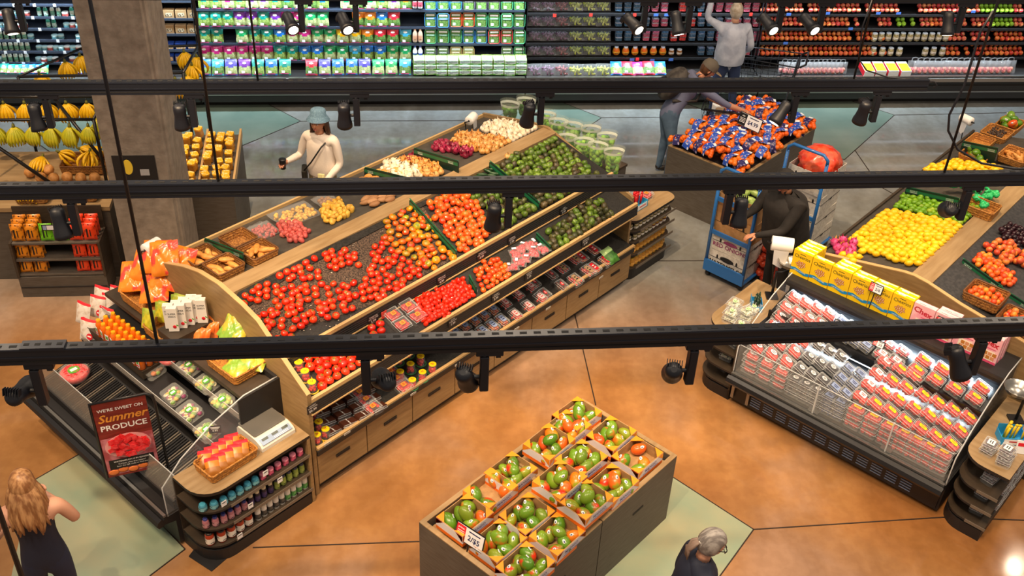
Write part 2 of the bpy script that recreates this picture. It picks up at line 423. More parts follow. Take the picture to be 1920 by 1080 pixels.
# ------------------------------------------------------------------ lighting tracks with spots and hanging cables
TRK = M('track_black', '11141c', .35, spec=.5); TRK2 = M('track_blue_black', '0f1420', .4); HOLE = M('slot_black', '030304', .8)
SPOTB = M('spot_black', '090c16', .5); LENS = M('spot_lens', 'fff1dc', .3, emit=8)
RAIL_Z = 4.4
def track(a0, a1, b, label, zt=RAIL_Z, joints=()):
    w = a1 - a0
    t = thing('lighting_track', label, 'track', xy(a0, b, zt, AW), AW, 'black lighting tracks over the produce floor')
    mb = MB(); mb.box((w / 2, 0, .026), (w, .041, .044), TRK)
    mb.box((w / 2, -.0215, .043), (w, .003, .006), TRK2); mb.box((w / 2, -.0215, .008), (w, .003, .006), TRK2)
    n = int(w / .055)
    for i in range(n): mb.box((.03 + i * .055, 0, .0485), (.028, .013, .0012), HOLE)
    obj('strut_channel', mb, t)
    mb = MB(); mb.box((w / 2, 0, -.014), (w, .036, .03), TRK); mb.box((w / 2, -.0185, -.012), (w, .002, .004), HOLE); obj('track_bar', mb, t)
    for j in joints:
        mb = MB(); mb.box((j - a0, 0, .05), (.16, .05, .012), TRK2)
        for k in range(4): mb.box((j - a0 - .06 + k * .04, 0, .0565), (.02, .014, .001), HOLE)
        obj('splice_plate', mb, t)
    return t
track(-2.6, 3.95, 3.27, 'nearest black lighting track, crossing low in front of the berry case', joints=(-1.36,))
track(-3.2, 4.4, 4.50, 'middle black lighting track crossing above the avocados and the blue cart')
track(-3.4, 3.14, 5.635, 'farthest black lighting track, in front of the refrigerated wall')
track(-3.6, 6.0, 6.78, 'black lighting track hung high at the top edge of the view', RAIL_Z + .12)
def cable_thing(name, pts, r, label, grp=None):
    mb = MB(); mb.tube(pts, r, M('cable_black', '0b0d16', .5), 7); return one(name, mb, label, 'cable', group=grp)
for (x, y), b, lab in [((294, 640), 3.27, 'black suspension cable of the nearest track, above the juice bottles'),
                       ((410, 344), 4.50, 'black suspension cable of the middle track, right of the concrete column'),
                       ((484, 157), 5.635, 'black suspension cable of the farthest track, before the bagged salads'),
                       ((1600, 152), 5.635, 'black suspension cable of the farthest track, before the apples'),
                       ((1771, 322), 4.50, 'black suspension cable of the middle track, over the fruit baskets'),
                       ((40, 1078), 2.2, 'black suspension cable crossing in front of the woman with long blonde hair')]:
    q = onv(x, y, b, AW); z0 = RAIL_Z + .045 if y < 900 else 4.0; p = xy(q[0], b, z0, AW)
    cable_thing('suspension_cable', [p, p + Vector((0, 0, 2.3))], .0065 if y < 900 else .008, lab, 'suspension cables of the lighting tracks')
q = [onv(*p, 4.50, AW) for p in [(1690 + 172, 20), (1838, 60), (1808, 160), (1780, 215), (1778, 245), (1795, 280), (1840, 306), (1900, 316), (1990, 318)]]
cable_thing('power_cable', [xy(a, b, z, AW) for a, b, z in q], .006, 'looped black power cable hanging onto the right end of the middle track')
q = [onv(*p, 5.635, AW) for p in [(1635, 0), (1617, 50), (1610, 110), (1625, 132), (1665, 145), (1720, 150), (1752, 153), (1757, 160), (1750, 164)]]
cable_thing('power_cable', [xy(a, b, z, AW) for a, b, z in q], .0045, 'curved black power cable ending at the tip of the farthest track')
def track_spot():
    """driver box, yoke and ribbed can; local origin on the track's underside, can aims along local -Y and down"""
    t = thing('track_spotlight', 'black track spotlight', 'spotlight')
    mb = MB(); mb.box((0, 0, -.012), (.11, .03, .024), SPOTB, bev=.004); mb.box((.035, 0, -.03), (.02, .012, .02), SPOTB); obj('track_adapter', mb, t)
    mb = MB(); mb.box((-.02, 0, -.115), (.036, .045, .17), SPOTB, bev=.004); mb.cyl((-.02, 0, -.03), .010, .012, CHROME); obj('driver_box', mb, t)
    return t
CAN = MB()
CAN.lathe([(.012, .082), (.026, .079), (.034, .068), (.036, .045), (.034, .015), (.038, -.02), (.044, -.05), (.045, -.07), (.036, -.072)], SPOTB, 18)
CAN.lathe([(.0, -.0735), (.031, -.0735)], LENS, 16, cap=False)
for i in range(7): CAN.box((-.03 + i * .01, .026, .072), (.003, .03, .024), SPOTB)
CANME = CAN.mesh('can')
ARM = MB(); ARM.cyl((0, 0, 0), .009, .03, SPOTB, 10, RY(-pi / 2)); ARMME = ARM.mesh('arm')
def put_spot(px, b, tilt, yaw, side=-1, s=1.0, z=RAIL_Z, label='', real=None):
    q = onv(px[0], px[1], b, AW)
    t = track_spot(); t['label'] = label; t['group'] = 'black track spotlights'
    t.location = xy(q[0], b, z - .03, AW); t.rotation_euler = (0, 0, AW); t.scale = (s, s, s)
    a = obj('arm', ARMME, t); a.location = (-.035 if side < 0 else .028, 0, -.14)
    c = obj('can', CANME, t); c.location = (-.02 + side * .072, -.0, -.145); c.rotation_euler = (radians(tilt), 0, radians(yaw))
    return t
SP = [((694, 665), 3.27, 60, 15, 1, 'black track spotlight over the large tomatoes, ribbed end facing the camera'),
      ((918, 665), 3.27, 35, -20, -1, 'black track spotlight on the nearest track, above the long drawers'),
      ((1310, 655), 3.27, 45, -15, -1, 'black track spotlight hanging over the open orange floor'),
      ((1850, 640), 3.27, -25, 60, -1, 'black track spotlight in front of the pink cereal boxes'),
      ((70, 672), 3.27, 70, -10, -1, 'black track spotlight at the left end of the nearest track'),
      ((140, 372), 4.50, -15, 30, -1, 'black track spotlight in front of the snack pouches'),
      ((962, 365), 4.50, 12, 12, -1, 'black track spotlight in front of the dark avocados'),
      ((1378, 350), 4.50, -12, -10, 1, 'black track spotlight before the blue hand truck'),
      ((1825, 350), 4.50, 60, -20, -1, 'black track spotlight over the limes'),
      ((92, 185), 5.635, -12, 25, -1, 'black track spotlight before the hanging bananas'),
      ((364, 178), 5.635, 5, 0, -1, 'black track spotlight at the right edge of the concrete column'),
      ((674, 180), 5.635, 8, 5, -1, 'black track spotlight right of the woman in the bucket hat'),
      ((1022, 178), 5.635, 15, 20, -1, 'black track spotlight before the bagged lettuce'),
      ((1500, 175), 5.635, -40, -60, -1, 'black track spotlight above the bagged oranges'),
      ((1655, 172), 5.635, 10, 15, -1, 'black track spotlight over the blue green floor panel'),
      ((18, -88), 6.78, -30, 20, -1, 'black track spotlight at the top left corner'),
      ((562, -88), 6.78, -70, 20, -1, 'lit black track spotlight above the purple salad bags'),
      ((668, -86), 6.78, -70, 20, -1, 'lit black track spotlight above the green salad bags'),
      ((1228, -88), 6.78, -70, 30, -1, 'lit black track spotlight above the small berry boxes'),
      ((1312, -70), 6.78, -30, 20, -1, 'unlit looking black track spotlight beside the raised hand'),
      ((1492, -90), 6.78, -70, 20, -1, 'lit black track spotlight above the first apples'),
      ((1572, -90), 6.78, -70, 20, -1, 'lit black track spotlight above the mixed apples'),
      ((1838, -75), 6.78, -20, 5, -1, 'black track spotlight above the green apples')]
for px, b, tl, yw, sd, lab in SP:
    put_spot(px, b, tl, yw, sd, 1.0 if b < 6 else 1.05, RAIL_Z if b < 6 else RAIL_Z + .12, lab)
# ================================================================== DISPLAY FIXTURES
WOOD = M('tan_oak_laminate', '9c8159', .45, noise=(6, (.3, .7)), ncol='876c47', stretch=(1, 1, 6))
WOODT = M('tan_oak_top', 'a58b66', .42, noise=(5, (.3, .7)), ncol='8f7450', stretch=(.7, 5, 1))
WOODL = M('pale_edge_strip', 'c2a06d', .5)
GREYW = M('grey_barnwood', '5e5750', .6, noise=(7, (.3, .7)), ncol='4f473e', stretch=(1, 1, 8))
DKW = M('dark_stained_wood', '463a2d', .55, noise=(7, (.3, .7)), ncol='332a21', stretch=(1, 1, 7))
LEDGE = M('black_shelf_liner', '2b2a28', .55, noise=(60, (.4, .6)), ncol='1d1c1b', bump=.3, bscale=120)
BACKS = M('dark_grey_liner', '4b463f', .6, noise=(14, (.35, .65)), ncol='3d3934')
SOIL = M('moss_litter', '5e4c40', .95, noise=(70, (.42, .58)), ncol='2a221d', bump=1.0, bscale=90)
FUZZ = M('black_fuzz', '1b1a19', 1.0, noise=(40, (.4, .6)), ncol='2d2b29', bump=1.0, bscale=150)
GREEN = M('divider_green', '1c6b45', .35); DKGREEN = M('divider_dark', '0e2a20', .5); LETTER = M('lettering_white', 'e9efe6', .5)
BAND = M('grooved_black_band', '1e1c1b', .5)
SIGNB = M('chalk_sign_black', '1c1c1f', .5); SIGNW = M('chalk_white', 'd9d9d6', .6)
CLEAR = M('clear_acrylic', 'dfe6ea', .06, spec=.6, alpha=.07)
CLEARE = M('clear_acrylic_edge', 'e8edf0', .2, alpha=.5)
PLASTIC = M('clear_clamshell', 'eef2f4', .1, spec=.8, alpha=.10)
TOP = (5.90, 1.29, 6.70, 1.47); MID = (5.53, 1.06, 5.98, 1.18); BOT = (5.49, .525, 6.02, .63); BACK = (6.90, 1.48, 7.85, 1.29)
RLS = (2.54, 1.48, 3.45, 1.28); RRS = (2.33, 1.48, 1.10, 1.22)
def S(px, sl, dz=0.0):
    """pixel -> (u,v,z) on a sloped tray whose goods stand dz above it"""
    return onslope(px[0], px[1], sl[0], sl[1] + dz, sl[2], sl[3] + dz)
U0, V0, U1 = 3.93, 5.52, 8.52
t = thing('produce_display', 'long tan oak produce display with sloped black trays and drawers beneath', 'display table', xy(U0, V0), AZ)
o = (U0, V0)
mb = MB(o); mb.prism([(5.53, .10), (5.53, .475), (5.98, .60), (5.98, 1.10), (6.72, 1.30), (6.72, 1.44), (7.85, 1.24), (7.80, .1)], U0 + .04, U1, WOOD, 'X'); obj('body', mb, t)
mb = MB(o); mb.prism([(5.57, 0), (5.57, .11), (7.75, .11), (7.75, 0)], U0 + .04, U1, BLK2, 'X'); mb.box(((U0 + U1) / 2, 5.525, .095), (U1 - U0 - .06, .03, .02), BLK2); obj('toe_kick', mb, t)
nd = 8; dw = (U1 - U0 - .05) / nd
for i in range(nd):
    c = U0 + .045 + dw * (i + .5)
    mb = MB(o); mb.box((c, 5.515, .285), (dw - .012, .025, .355), WOOD); d = obj('drawer', mb, t)
    mb = MB(o); mb.box((c, 5.499, .31), (.155, .010, .03), BLK2, bev=.0); mb.box((c, 5.4995, .31), (.135, .012, .012), M('slot_dark', '070606', .7)); obj('handle', mb, d)
def tray(sl, band_h, lipv, name, label_mat, z0, liner):
    mb = MB(o); v0, z0_, v1, z1 = sl
    mb.prism([(v0 - .02, z0_), (v1, z1), (v1, z1 - .02), (v0 - .02, z0_ - .02)], U0 + .04, U1, liner, 'X')
    p = obj(name, mb, t)
    mb = MB(o); mb.prism([(lipv, z0_ + .035), (lipv + .028, z0_ + .04), (lipv + .028, z0_ - .01), (lipv, z0_ - .01)], U0 + .04, U1, WOODL, 'X'); obj('wood_lip', mb, p)
    mb = MB(o)
    if band_h > .06:
        prof = [(lipv + .03, z0_ + .0), (lipv - .006, z0_ + .0)]
        n = 5
        for k in range(n):
            za = z0_ - band_h * k / n; zb = z0_ - band_h * (k + 1) / n
            prof += [(lipv - .006, za - .004), (lipv - .006, zb + .006), (lipv - .001, zb + .003)]
        prof += [(lipv - .004, z0_ - band_h), (lipv + .03, z0_ - band_h)]
        mb.prism(prof, U0 + .04, U1, BAND, 'X')
        mb.box(((U0 + U1) / 2, lipv - .004, z0_ - band_h - .005), (U1 - U0 - .05, .02, .01), WOODL)
    else:
        mb.box(((U0 + U1) / 2, lipv - .004, z0_ - .01), (U1 - U0 - .05, .018, .05), BAND)
    obj('front_band', mb, p)
    return p
tray(TOP, .115, 5.865, 'top_tray', None, 0, LEDGE); tray(MID, .115, 5.50, 'middle_tray', None, 0, LEDGE); tray(BOT, .04, 5.468, 'bottom_tray', None, 0, LEDGE)
# litter of moss and papery skins where the tomatoes were
def surf_patch(px, sl, m, dz, name, par, off, nz=.004):
    pts = [S(p, sl) for p in px]
    mb = MB(off); mb.add([(p[0], p[1], p[2] + dz) for p in pts] + [(p[0], p[1], p[2] + dz - nz) for p in pts],
                         [tuple(range(len(pts))), tuple(range(len(pts), 2 * len(pts)))[::-1]] + [(i, i + len(pts), (i + 1) % len(pts) + len(pts), (i + 1) % len(pts)) for i in range(len(pts))], m)
    return obj(name, mb, par)
surf_patch([(507, 636), (455, 575), (600, 480), (700, 425), (790, 385), (860, 480), (700, 572)], TOP, SOIL, .008, 'moss_litter', t, o)
surf_patch([(446, 552), (600, 472), (700, 425), (800, 376), (803, 384), (700, 438), (600, 490), (530, 530), (465, 580), (452, 572)], TOP, FUZZ, .02, 'fuzz_strip', t, o)
# small papery flecks on the litter
FLK = M('garlic_skin_flecks', 'cfc4b4', .8)
mb = MB(o)
for i in range(260):
    px = (RND.uniform(470, 850), RND.uniform(420, 630)); p = S(px, TOP)
    if 5.9 < p[1] < 6.62 and p[0] > 4.05 and 455 + (px[1] - 636) * -.3 < px[0]:
        s_ = RND.uniform(.003, .009); mb.box((p[0], p[1], p[2] + .015), (s_, s_ * RND.uniform(.5, 1.5), .003), FLK, None)
fo = obj('litter_flecks', mb, t)
mb = MB(o); mb.prism([(6.71, 1.44), (6.71, 1.50), (6.90, 1.50), (6.90, 1.44)], U0 + .04, U1, WOODT, 'X'); obj('ridge_plank', mb, t)
mb = MB(o); v0, z0_, v1, z1 = BACK; mb.prism([(v0, z0_ + .002), (v1, z1 + .002), (v1, z1 - .02), (v0, z0_ - .02)], U0 + .04, U1, BACKS, 'X'); obj('rear_slope', mb, t)
mb = MB(o); mb.prism([(7.83, 1.1), (7.83, 1.33), (7.855, 1.33), (7.855, 1.1)], U0 + .04, U1, WOODL, 'X'); obj('rear_lip', mb, t)
LP = [(5.50, 0), (5.50, 1.17), (5.68, 1.30), (5.84, 1.42), (6.10, 1.62), (6.30, 1.68), (6.62, 1.735), (6.9, 1.72), (7.14, 1.66), (7.85, 1.40), (7.85, 0)]
mb = MB(o); mb.prism(LP, U0, U0 + .04, WOOD, 'X'); mb.prism([(a, b + .001) for a, b in LP[1:10]] + [(a, b - .008) for a, b in LP[1:10][::-1]], U0 - .001, U0 + .041, WOODL, 'X'); obj('end_panel', mb, t)
RP = [(5.58, 0), (5.58, 1.12), (5.62, 1.145), (5.96, 1.245), (6.55, 1.43), (6.84, 1.52), (7.05, 1.50), (7.85, 1.34), (7.85, 0)]
mb = MB(o); mb.prism(RP, U1, U1 + .035, WOOD, 'X'); obj('end_panel', mb, t)
display = t
# green "organic" dividers standing on the trays
def divider(pts_px, sl, h, label, flip=1, off=(0, 0), words=('SOURCE OF', 'ORGANIC'), h2=None):
    a = S(pts_px[0], sl, h); b = S(pts_px[1], sl, h if h2 is None else h2); A_, B_ = Vector(a), Vector(b)
    mb = MB(); d = B_ - A_; L_ = Vector((d.x, d.y, 0)).length; n = Vector((-d.y, d.x, 0)).normalized() * .006
    H1 = h - .01; H2 = (h if h2 is None else h2) - .01
    top = [A_ + Vector((0, 0, -.02)), A_ + d * .03, A_ + d * .97, B_ + Vector((0, 0, -.02))]
    low = [A_ - Vector((0, 0, H1)), B_ - Vector((0, 0, H2))]
    poly = top + low[::-1]
    vs = [p - n for p in poly] + [p + n for p in poly]; N = len(poly)
    mb.add([tuple(p) for p in vs], [tuple(range(N))[::-1], tuple(range(N, 2 * N))] + [(i, (i + 1) % N, (i + 1) % N + N, i + N) for i in range(N)], DKGREEN)
    # bright green header strip along the top on both faces, with the printed words
    for sgn in (-1, 1):
        q = [A_ + d * .01 - Vector((0, 0, .022)), B_ - d * .01 - Vector((0, 0, .022)), B_ - d * .01 - Vector((0, 0, .06)), A_ + d * .01 - Vector((0, 0, .06))]
        q = [p + n * sgn * 1.15 for p in q]
        mb.quad([tuple(p) for p in (q if sgn > 0 else q[::-1])], GREEN)
    mb.quad([tuple(p) for p in (A_ + n * 1.2, B_ + n * 1.2, B_ - n * 1.2, A_ - n * 1.2)], GREEN)
    sg = flip
    ex = d.normalized() * (1 if sg < 0 else -1); nz_ = (n.normalized() * sg); ez = nz_.cross(ex)
    for f in (.16, .84):
        c = A_ + d * f - Vector((0, 0, .041)) + n * sg * 1.4
        X = Matrix(((ex.x, ez.x, nz_.x, c.x), (ex.y, ez.y, nz_.y, c.y), (ex.z, ez.z, nz_.z, c.z), (0, 0, 0, 1)))
        mb.text(words[0], .016, LETTER, X @ TR(0, .008, 0), .01); mb.text(words[1], .019, LETTER, X @ TR(0, -.009, 0), .015)
    tx = [MB().add([], [], GREEN)]
    o_ = MB(); o_.v = [tuple(xy(*p)) for p in mb.v]; o_.f = mb.f; o_.mi = mb.mi; o_.sm = mb.sm; o_.mats = mb.mats
    c0 = xy(A_.x, A_.y, 0)
    o_.v = [(p[0] - c0.x, p[1] - c0.y, p[2]) for p in o_.v]
    return one('green_divider', o_, label, 'divider', (c0.x, c0.y, 0), None, 'green organic produce dividers')
divider([(768, 372), (856, 470)], TOP, .11, 'green organic divider between the heirloom tomatoes and the orange red tomatoes', 1)
divider([(918, 301), (1012, 380)], TOP, .10, 'green organic divider between the avocados in the top tray', 1)
divider([(880, 515), (893, 538)], MID, .09, 'short divider between plum tomatoes and orange tomatoes in the middle tray', 1)
divider([(1006, 436), (1032, 462)], MID, .09, 'short green divider between the bagged radishes and the avocados in the middle tray', 1)
divider([(776, 277), (860, 302)], BACK, .15, 'green organic divider behind the white and brown onions', -1)
divider([(683, 313), (762, 332)], BACK, .12, 'green divider beside the sweet potatoes', -1)
divider([(383, 446), (456, 474)], BACK, .17, 'green organic divider lying across the sweet potato baskets', -1)
# small black chalk price signs clipped on the bands
SIGN = [('TOMATOES', 'ON THE VINE', '2.99', 700, 598, TOP, 'under the vine tomatoes'), ('HEIRLOOM', 'TOMATOES', '4.99', 828, 524, TOP, 'under the heirloom tomatoes'),
        ('ORGANIC', 'VINE TOMATO', '3.49', 903, 478, TOP, 'left one under the orange red tomatoes'), ('CAMPARI', 'TOMATOES', '3.99', 960, 450, TOP, 'under the avocado tray'),
        ('HASS', 'AVOCADOS', '1.49', 1057, 394, TOP, 'at the right end of the top tray'), ('ROMA', 'TOMATOES', '1.99', 849, 603, MID, 'under the plum tomatoes'),
        ('CHERRY', 'TOMATOES', '3.99', 930, 556, MID, 'under the orange tomatoes'), ('RADISHES', 'BUNCH', '1.79', 992, 516, MID, 'under the bagged radishes'),
        ('LARGE HASS', 'AVOCADOS', '2.49', 1098, 453, MID, 'under the avocados of the middle tray'), ('CHERRY', 'TOMATOES', '$6.99', 586, 765, MID, 'at the left end of the middle tray')]
def shelf_sign(l1, l2, price, px, py, sl, where, red=False):
    vf = (5.865 if sl is TOP else 5.50) - .014
    p = onv(px, py, vf)
    mb = MB(); mb.box((0, 0, 0), (.115, .004, .085), SIGNB); X = TR(0, -.0025, 0) @ RX(pi / 2)
    mb.text(l1, .019, SIGNW, X @ TR(0, .028, 0), .01); mb.text(l2, .019, SIGNW, X @ TR(0, .008, 0), .01); mb.text(price, .036, SIGNW, X @ TR(0, -.022, 0), .02)
    one('price_sign', mb, 'small black chalk price sign ' + where, 'price sign', xy(*p), AZ, 'black chalk price signs on the produce display')
for s_ in SIGN: shelf_sign(*s_)
p = onv(720, 590, 5.845); mb = MB(); mb.box((0, 0, 0), (.06, .004, .075), M('local_tag_red', 'd5463c', .5)); mb.text('local', .02, SIGNW, TR(0, -.003, 0) @ RX(pi / 2) @ RZ(.4), .01)
one('shelf_tag', mb, 'red shelf tag beside the vine tomato price sign', 'shelf tag', xy(*p), AZ)
# narrow printed tags on the bottom tray lip
for i, (px, py) in enumerate([(614, 832), (651, 812), (775, 738), (858, 683), (969, 616), (1028, 578), (1127, 520)]):
    p = onv(px, py, 5.452); mb = MB(); mb.box((0, 0, 0), (.07, .004, .022), M('strip_tag', 'bcb7ae', .5)); mb.text('PRODUCE', .012, BLK, TR(0, -.003, 0) @ RX(pi / 2), .01)
    one('shelf_label', mb, nth(i) + ' narrow label from the left along the bottom tray lip', 'shelf label', xy(*p), AZ, 'labels on the bottom tray lip')

# ---- right hand table (lemons, limes, stone fruit)
RU0, RU1 = 8.72, 12.6; o2 = (RU0, 2.43)
t = thing('produce_display', 'tan oak produce table of lemons and stone fruit behind the cereal boxes', 'display table', xy(*o2), AZ)
mb = MB(o2); mb.prism([(1.05, 0), (1.05, 1.15), (2.33, 1.44), (2.54, 1.44), (3.46, 1.24), (3.46, 0)], RU0 + .03, RU1, GREYW, 'X'); obj('body', mb, t)
mb = MB(o2); mb.prism([(2.33, 1.44), (2.33, 1.50), (2.54, 1.50), (2.54, 1.44)], RU0 + .03, RU1, WOODT, 'X'); obj('ridge_plank', mb, t)
mb = MB(o2); v0, z0_, v1, z1 = RLS; mb.prism([(v0, z0_), (v1, z1), (v1, z1 - .02), (v0, z0_ - .02)], RU0 + .03, RU1, BACKS, 'X'); obj('left_slope', mb, t)
mb = MB(o2); v0, z0_, v1, z1 = RRS; mb.prism([(v0, z0_), (v0, z0_ - .02), (v1, z1 - .02), (v1, z1)], RU0 + .03, RU1, M('slope_liner_grey', '3b3a3b', .5, noise=(30, (.4, .6)), ncol='2c2c2e'), 'X'); obj('right_slope', mb, t)
mb = MB(o2); mb.prism([(3.44, 1.1), (3.44, 1.31), (3.465, 1.31), (3.465, 1.1)], RU0 + .03, RU1, DKW, 'X'); obj('rear_lip', mb, t)
RPp = [(3.46, 0), (3.46, 1.31), (3.37, 1.34), (3.09, 1.40), (2.60, 1.505), (2.50, 1.515), (2.36, 1.50), (2.03, 1.425), (1.42, 1.33), (1.05, 1.26), (1.05, 0)]
mb = MB(o2); mb.prism(RPp, RU0 - .01, RU0 + .03, WOOD, 'X'); mb.prism([(a, b + .001) for a, b in RPp[1:10]] + [(a, b - .008) for a, b in RPp[1:10][::-1]], RU0 - .011, RU0 + .031, WOODL, 'X'); obj('end_panel', mb, t)
divider([(1700, 350), (1800, 372)], RLS, .13, 'green divider between the limes and the bagged greens', -1)
divider([(1806, 484), (1880, 537)], RRS, .05, 'green organic divider left of the apricots, upper one', -1)
divider([(1872, 535), (1935, 575)], RRS, .05, 'green organic divider beside the lowest apricot basket', -1)
divider([(1806, 264), (1872, 278)], RLS, .22, 'green organic divider in front of the mango basket', -1)

# ---- mango bin
t = thing('mango_bin', 'grey barnwood bin holding open cartons of mangoes', 'display bin', xy(3.87, 3.10), AZ)
o3 = (3.87, 3.10)
for a, b in ((3.87, 4.86), (4.87, 5.88)):
    mb = MB(o3)
    for c, d in [(((a + b) / 2, 3.12, .38), (b - a, .04, .76)), (((a + b) / 2, 4.10, .38), (b - a, .04, .76)), ((a + .02, 3.61, .38), (.04, .94, .76)), ((b - .02, 3.61, .38), (.04, .94, .76))]:
        mb.box(c, d, GREYW)
    cb = obj('cabinet', mb, t)
    mb = MB(o3); mb.box(((a + b) / 2, 3.61, .60), (b - a - .09, .93, .02), BLK2); obj('inner_floor', mb, cb)
    mb = MB(o3)
    for c, d in [(((a + b) / 2, 3.12, .765), (b - a, .042, .01)), (((a + b) / 2, 4.10, .765), (b - a, .042, .01)), ((a + .02, 3.61, .765), (.042, .94, .01)), ((b - .02, 3.61, .765), (.042, .94, .01))]:
        mb.box(c, d, WOODT)
    obj('rim', mb, cb)
    mb = MB(o3); mb.box(((a + b) / 2, 3.098, .50), (.14, .006, .02), M('slot_dark', '070606', .7)); obj('handle', mb, cb)

# ---- orange bin
t = thing('citrus_bin', 'dark grey wooden bin heaped with net bags of oranges', 'display bin', xy(10.33, 5.25), AZ)
o4 = (10.33, 5.25)
for a, b, c0, d0 in ((10.33, 11.23, 5.23, 6.33), (11.24, 12.15, 5.26, 6.36)):
    mb = MB(o4); m_ = (c0 + d0) / 2
    for c, d in [(((a + b) / 2, c0 + .02, .41), (b - a, .04, .82)), (((a + b) / 2, d0 - .02, .41), (b - a, .04, .82)), ((a + .02, m_, .41), (.04, d0 - c0 - .08, .82)), ((b - .02, m_, .41), (.04, d0 - c0 - .08, .82)), (((a + b) / 2, m_, .60), (b - a - .09, d0 - c0 - .1, .02))]:
        mb.box(c, d, GREYW)
    obj('cabinet', mb, t)
    mb = MB(o4)
    for c, d in [(((a + b) / 2, c0 + .02, .825), (b - a, .042, .01)), (((a + b) / 2, d0 - .02, .825), (b - a, .042, .01)), ((a + .02, m_, .825), (.042, d0 - c0 - .08, .01)), ((b - .02, m_, .825), (.042, d0 - c0 - .08, .01))]: mb.box(c, d, WOODT)
    obj('rim', mb, t)

# ---- rounded end cap shelf units
def round_shelf(L_, D_, r, z0_, z1, m, edge, both=False):
    """plan: x 0..L_, y 0..D_, front corners at y=0 rounded at x=0 (and x=L_)"""
    pts = []
    for k in range(7):
        a = pi + (pi / 2) * k / 6; pts.append((r + r * cos(a), r + r * sin(a)))
    if both:
        for k in range(7):
            a = -pi / 2 + (pi / 2) * k / 6; pts.append((L_ - r + r * cos(a), r + r * sin(a)))
    else: pts.append((L_, 0))
    pts += [(L_, D_), (0, D_)]
    mb = MB(); mb.prism(pts, z0_, z1, edge); mb.prism(pts, z1 - .0005, z1 + .001, m); return mb
def endcap(name, label, u, v, rot, L_, D_, zs, top, r=.2, back=DKW, both=False, flipx=False, open_end=True):
    t = thing(name, label, 'shelf unit', xy(u, v), AZ + rot)
    mb = round_shelf(L_, D_, r, top - .03, top, WOODT, BLK2, both); obj('top', mb, t)
    for z in zs:
        s_ = obj('shelf', round_shelf(L_ - .03, D_, r, z - .02, z, DKW, BLK2, both), t)
        mb = MB(); mb.box((L_ / 2 + r / 2, -.003, z - .008), (L_ - r - .04, .006, .03), M('shelf_ticket_rail', '6f655a', .4)); obj('ticket_rail', mb, s_)
    mb = round_shelf(L_ - .04, D_, r, 0, .12, BLK2, BLK2, both); obj('base', mb, t)
    mb = MB(); mb.box((L_ / 2, D_ + .01, top / 2 - .015), (L_, .02, top - .03), back); obj('back_panel', mb, t)
    if open_end:
        mb = MB(); mb.box((L_ - .015, D_ / 2, top / 2 - .015), (.03, D_, top - .03), WOOD); obj('side_panel', mb, t)
    return t
lcounter = endcap('endcap_shelf', 'dark rounded end cap counter of bottles under the white scale', 2.83, 5.46, 0, 1.06, .40, (.17, .37, .57), .78, r=.22)
# black floor mat poking out under the left counter
mb = MB(); pts = [at(*p)[:2] for p in [(354, 1044), (397, 1072), (425, 1048), (432, 1030), (380, 1010)]]; mb.prism(pts[::-1], 0, .008, BLK2)
one('rubber_mat', mb, 'black rubber mat sticking out below the bottle counter', 'mat', (0, 0, 0))
jcap = endcap('endcap_shelf', 'rounded end cap shelf of honey jars at the right end of the long display', 8.56, 5.54, 0, .86, .5, (.14, .33, .50, .65), .80, r=.12, both=True, open_end=False)

# ---- refrigerated island cases (right: berries, left: cut vegetables)
LOUV = M('louvre_blue_grey', '8ea2c6', .35)
def island_case(name, label, u, v, L_, D_, left=False):
    """local x runs from the nose (0) to the back (D_), local y along the case 0..L_"""
    t = thing(name, label, 'display case', xy(u, v), AZ)
    Y = 'Y'
    mb = MB(); mb.prism([(.16, .03), (.16, .30), (.02, .34), (.10, .42), (D_, .42), (D_, .03)], 0, L_, BLK2, Y); obj('body', mb, t)
    mb = MB(); mb.prism([(.0, .33), (-.015, .36), (0, .395), (.035, .41), (.05, .39), (.05, .33)], -.01, L_ + .01, BLK, Y)
    mb.prism([(.06, .405), (.06, .425), (.085, .425), (.085, .405)], 0, L_, CHROME, Y); obj('bumper', mb, t)
    if not left:
        mb = MB(); mb.box((.15, L_ / 2, .19), (.02, L_ - .04, .27), BLK); g = obj('grille', mb, t)
        mb = MB(); n = 12
        for k in range(n):
            yc = .14 + (L_ - .6) * k / (n - 1) + .28 - .1
            for j in range(6): mb.box((.137, yc, .10 + j * .030), (.008, .105, .008), LOUV)
        obj('louvre', mb, g)
        for yy in (L_ - .03, L_ - .20): 
            mb = MB(); mb.box((.12, yy, .2), (.02, .03, .22), CHROME); obj('bracket', mb, g)
    prof = [(.10, .40), (.10, .72), (.30, .90), (.62, 1.07), (.94, 1.17), (D_, 1.17), (D_, .40)]
    for yy in (0, L_):
        if left and yy == L_: continue
        mb = MB(); y0 = yy - .006
        mb.prism(prof, y0, y0 + .012, CLEAR, Y)
        mb.tube([(a, yy, b) for a, b in prof[:6]], .006, CLEARE, 6); obj('side_glass', mb, t)
    return t
rcase = island_case('berry_case', 'black refrigerated island case of boxed strawberries and blueberries', 7.47, 1.38, 2.17, 1.24)
o5 = (7.47, 1.38)
DECK = M('case_deck_grey', '4a4845', .35, metal=.3); STEP = M('case_step_black', '101114', .3)
mb = MB(o5); mb.prism([(7.57, .42), (7.57, .435), (7.72, .445), (7.72, .42)], 1.40, 3.53, DECK, 'Y'); obj('deck', mb, rcase)
RDK = (7.60, .60, 8.18, .83)      # (u,z) slope of the lower product deck
mb = MB(o5); mb.prism([(7.73, .43), (7.73, .635), (8.18, .815), (8.18, .43)], 1.40, 3.53, STEP, 'Y'); obj('product_step', mb, rcase)
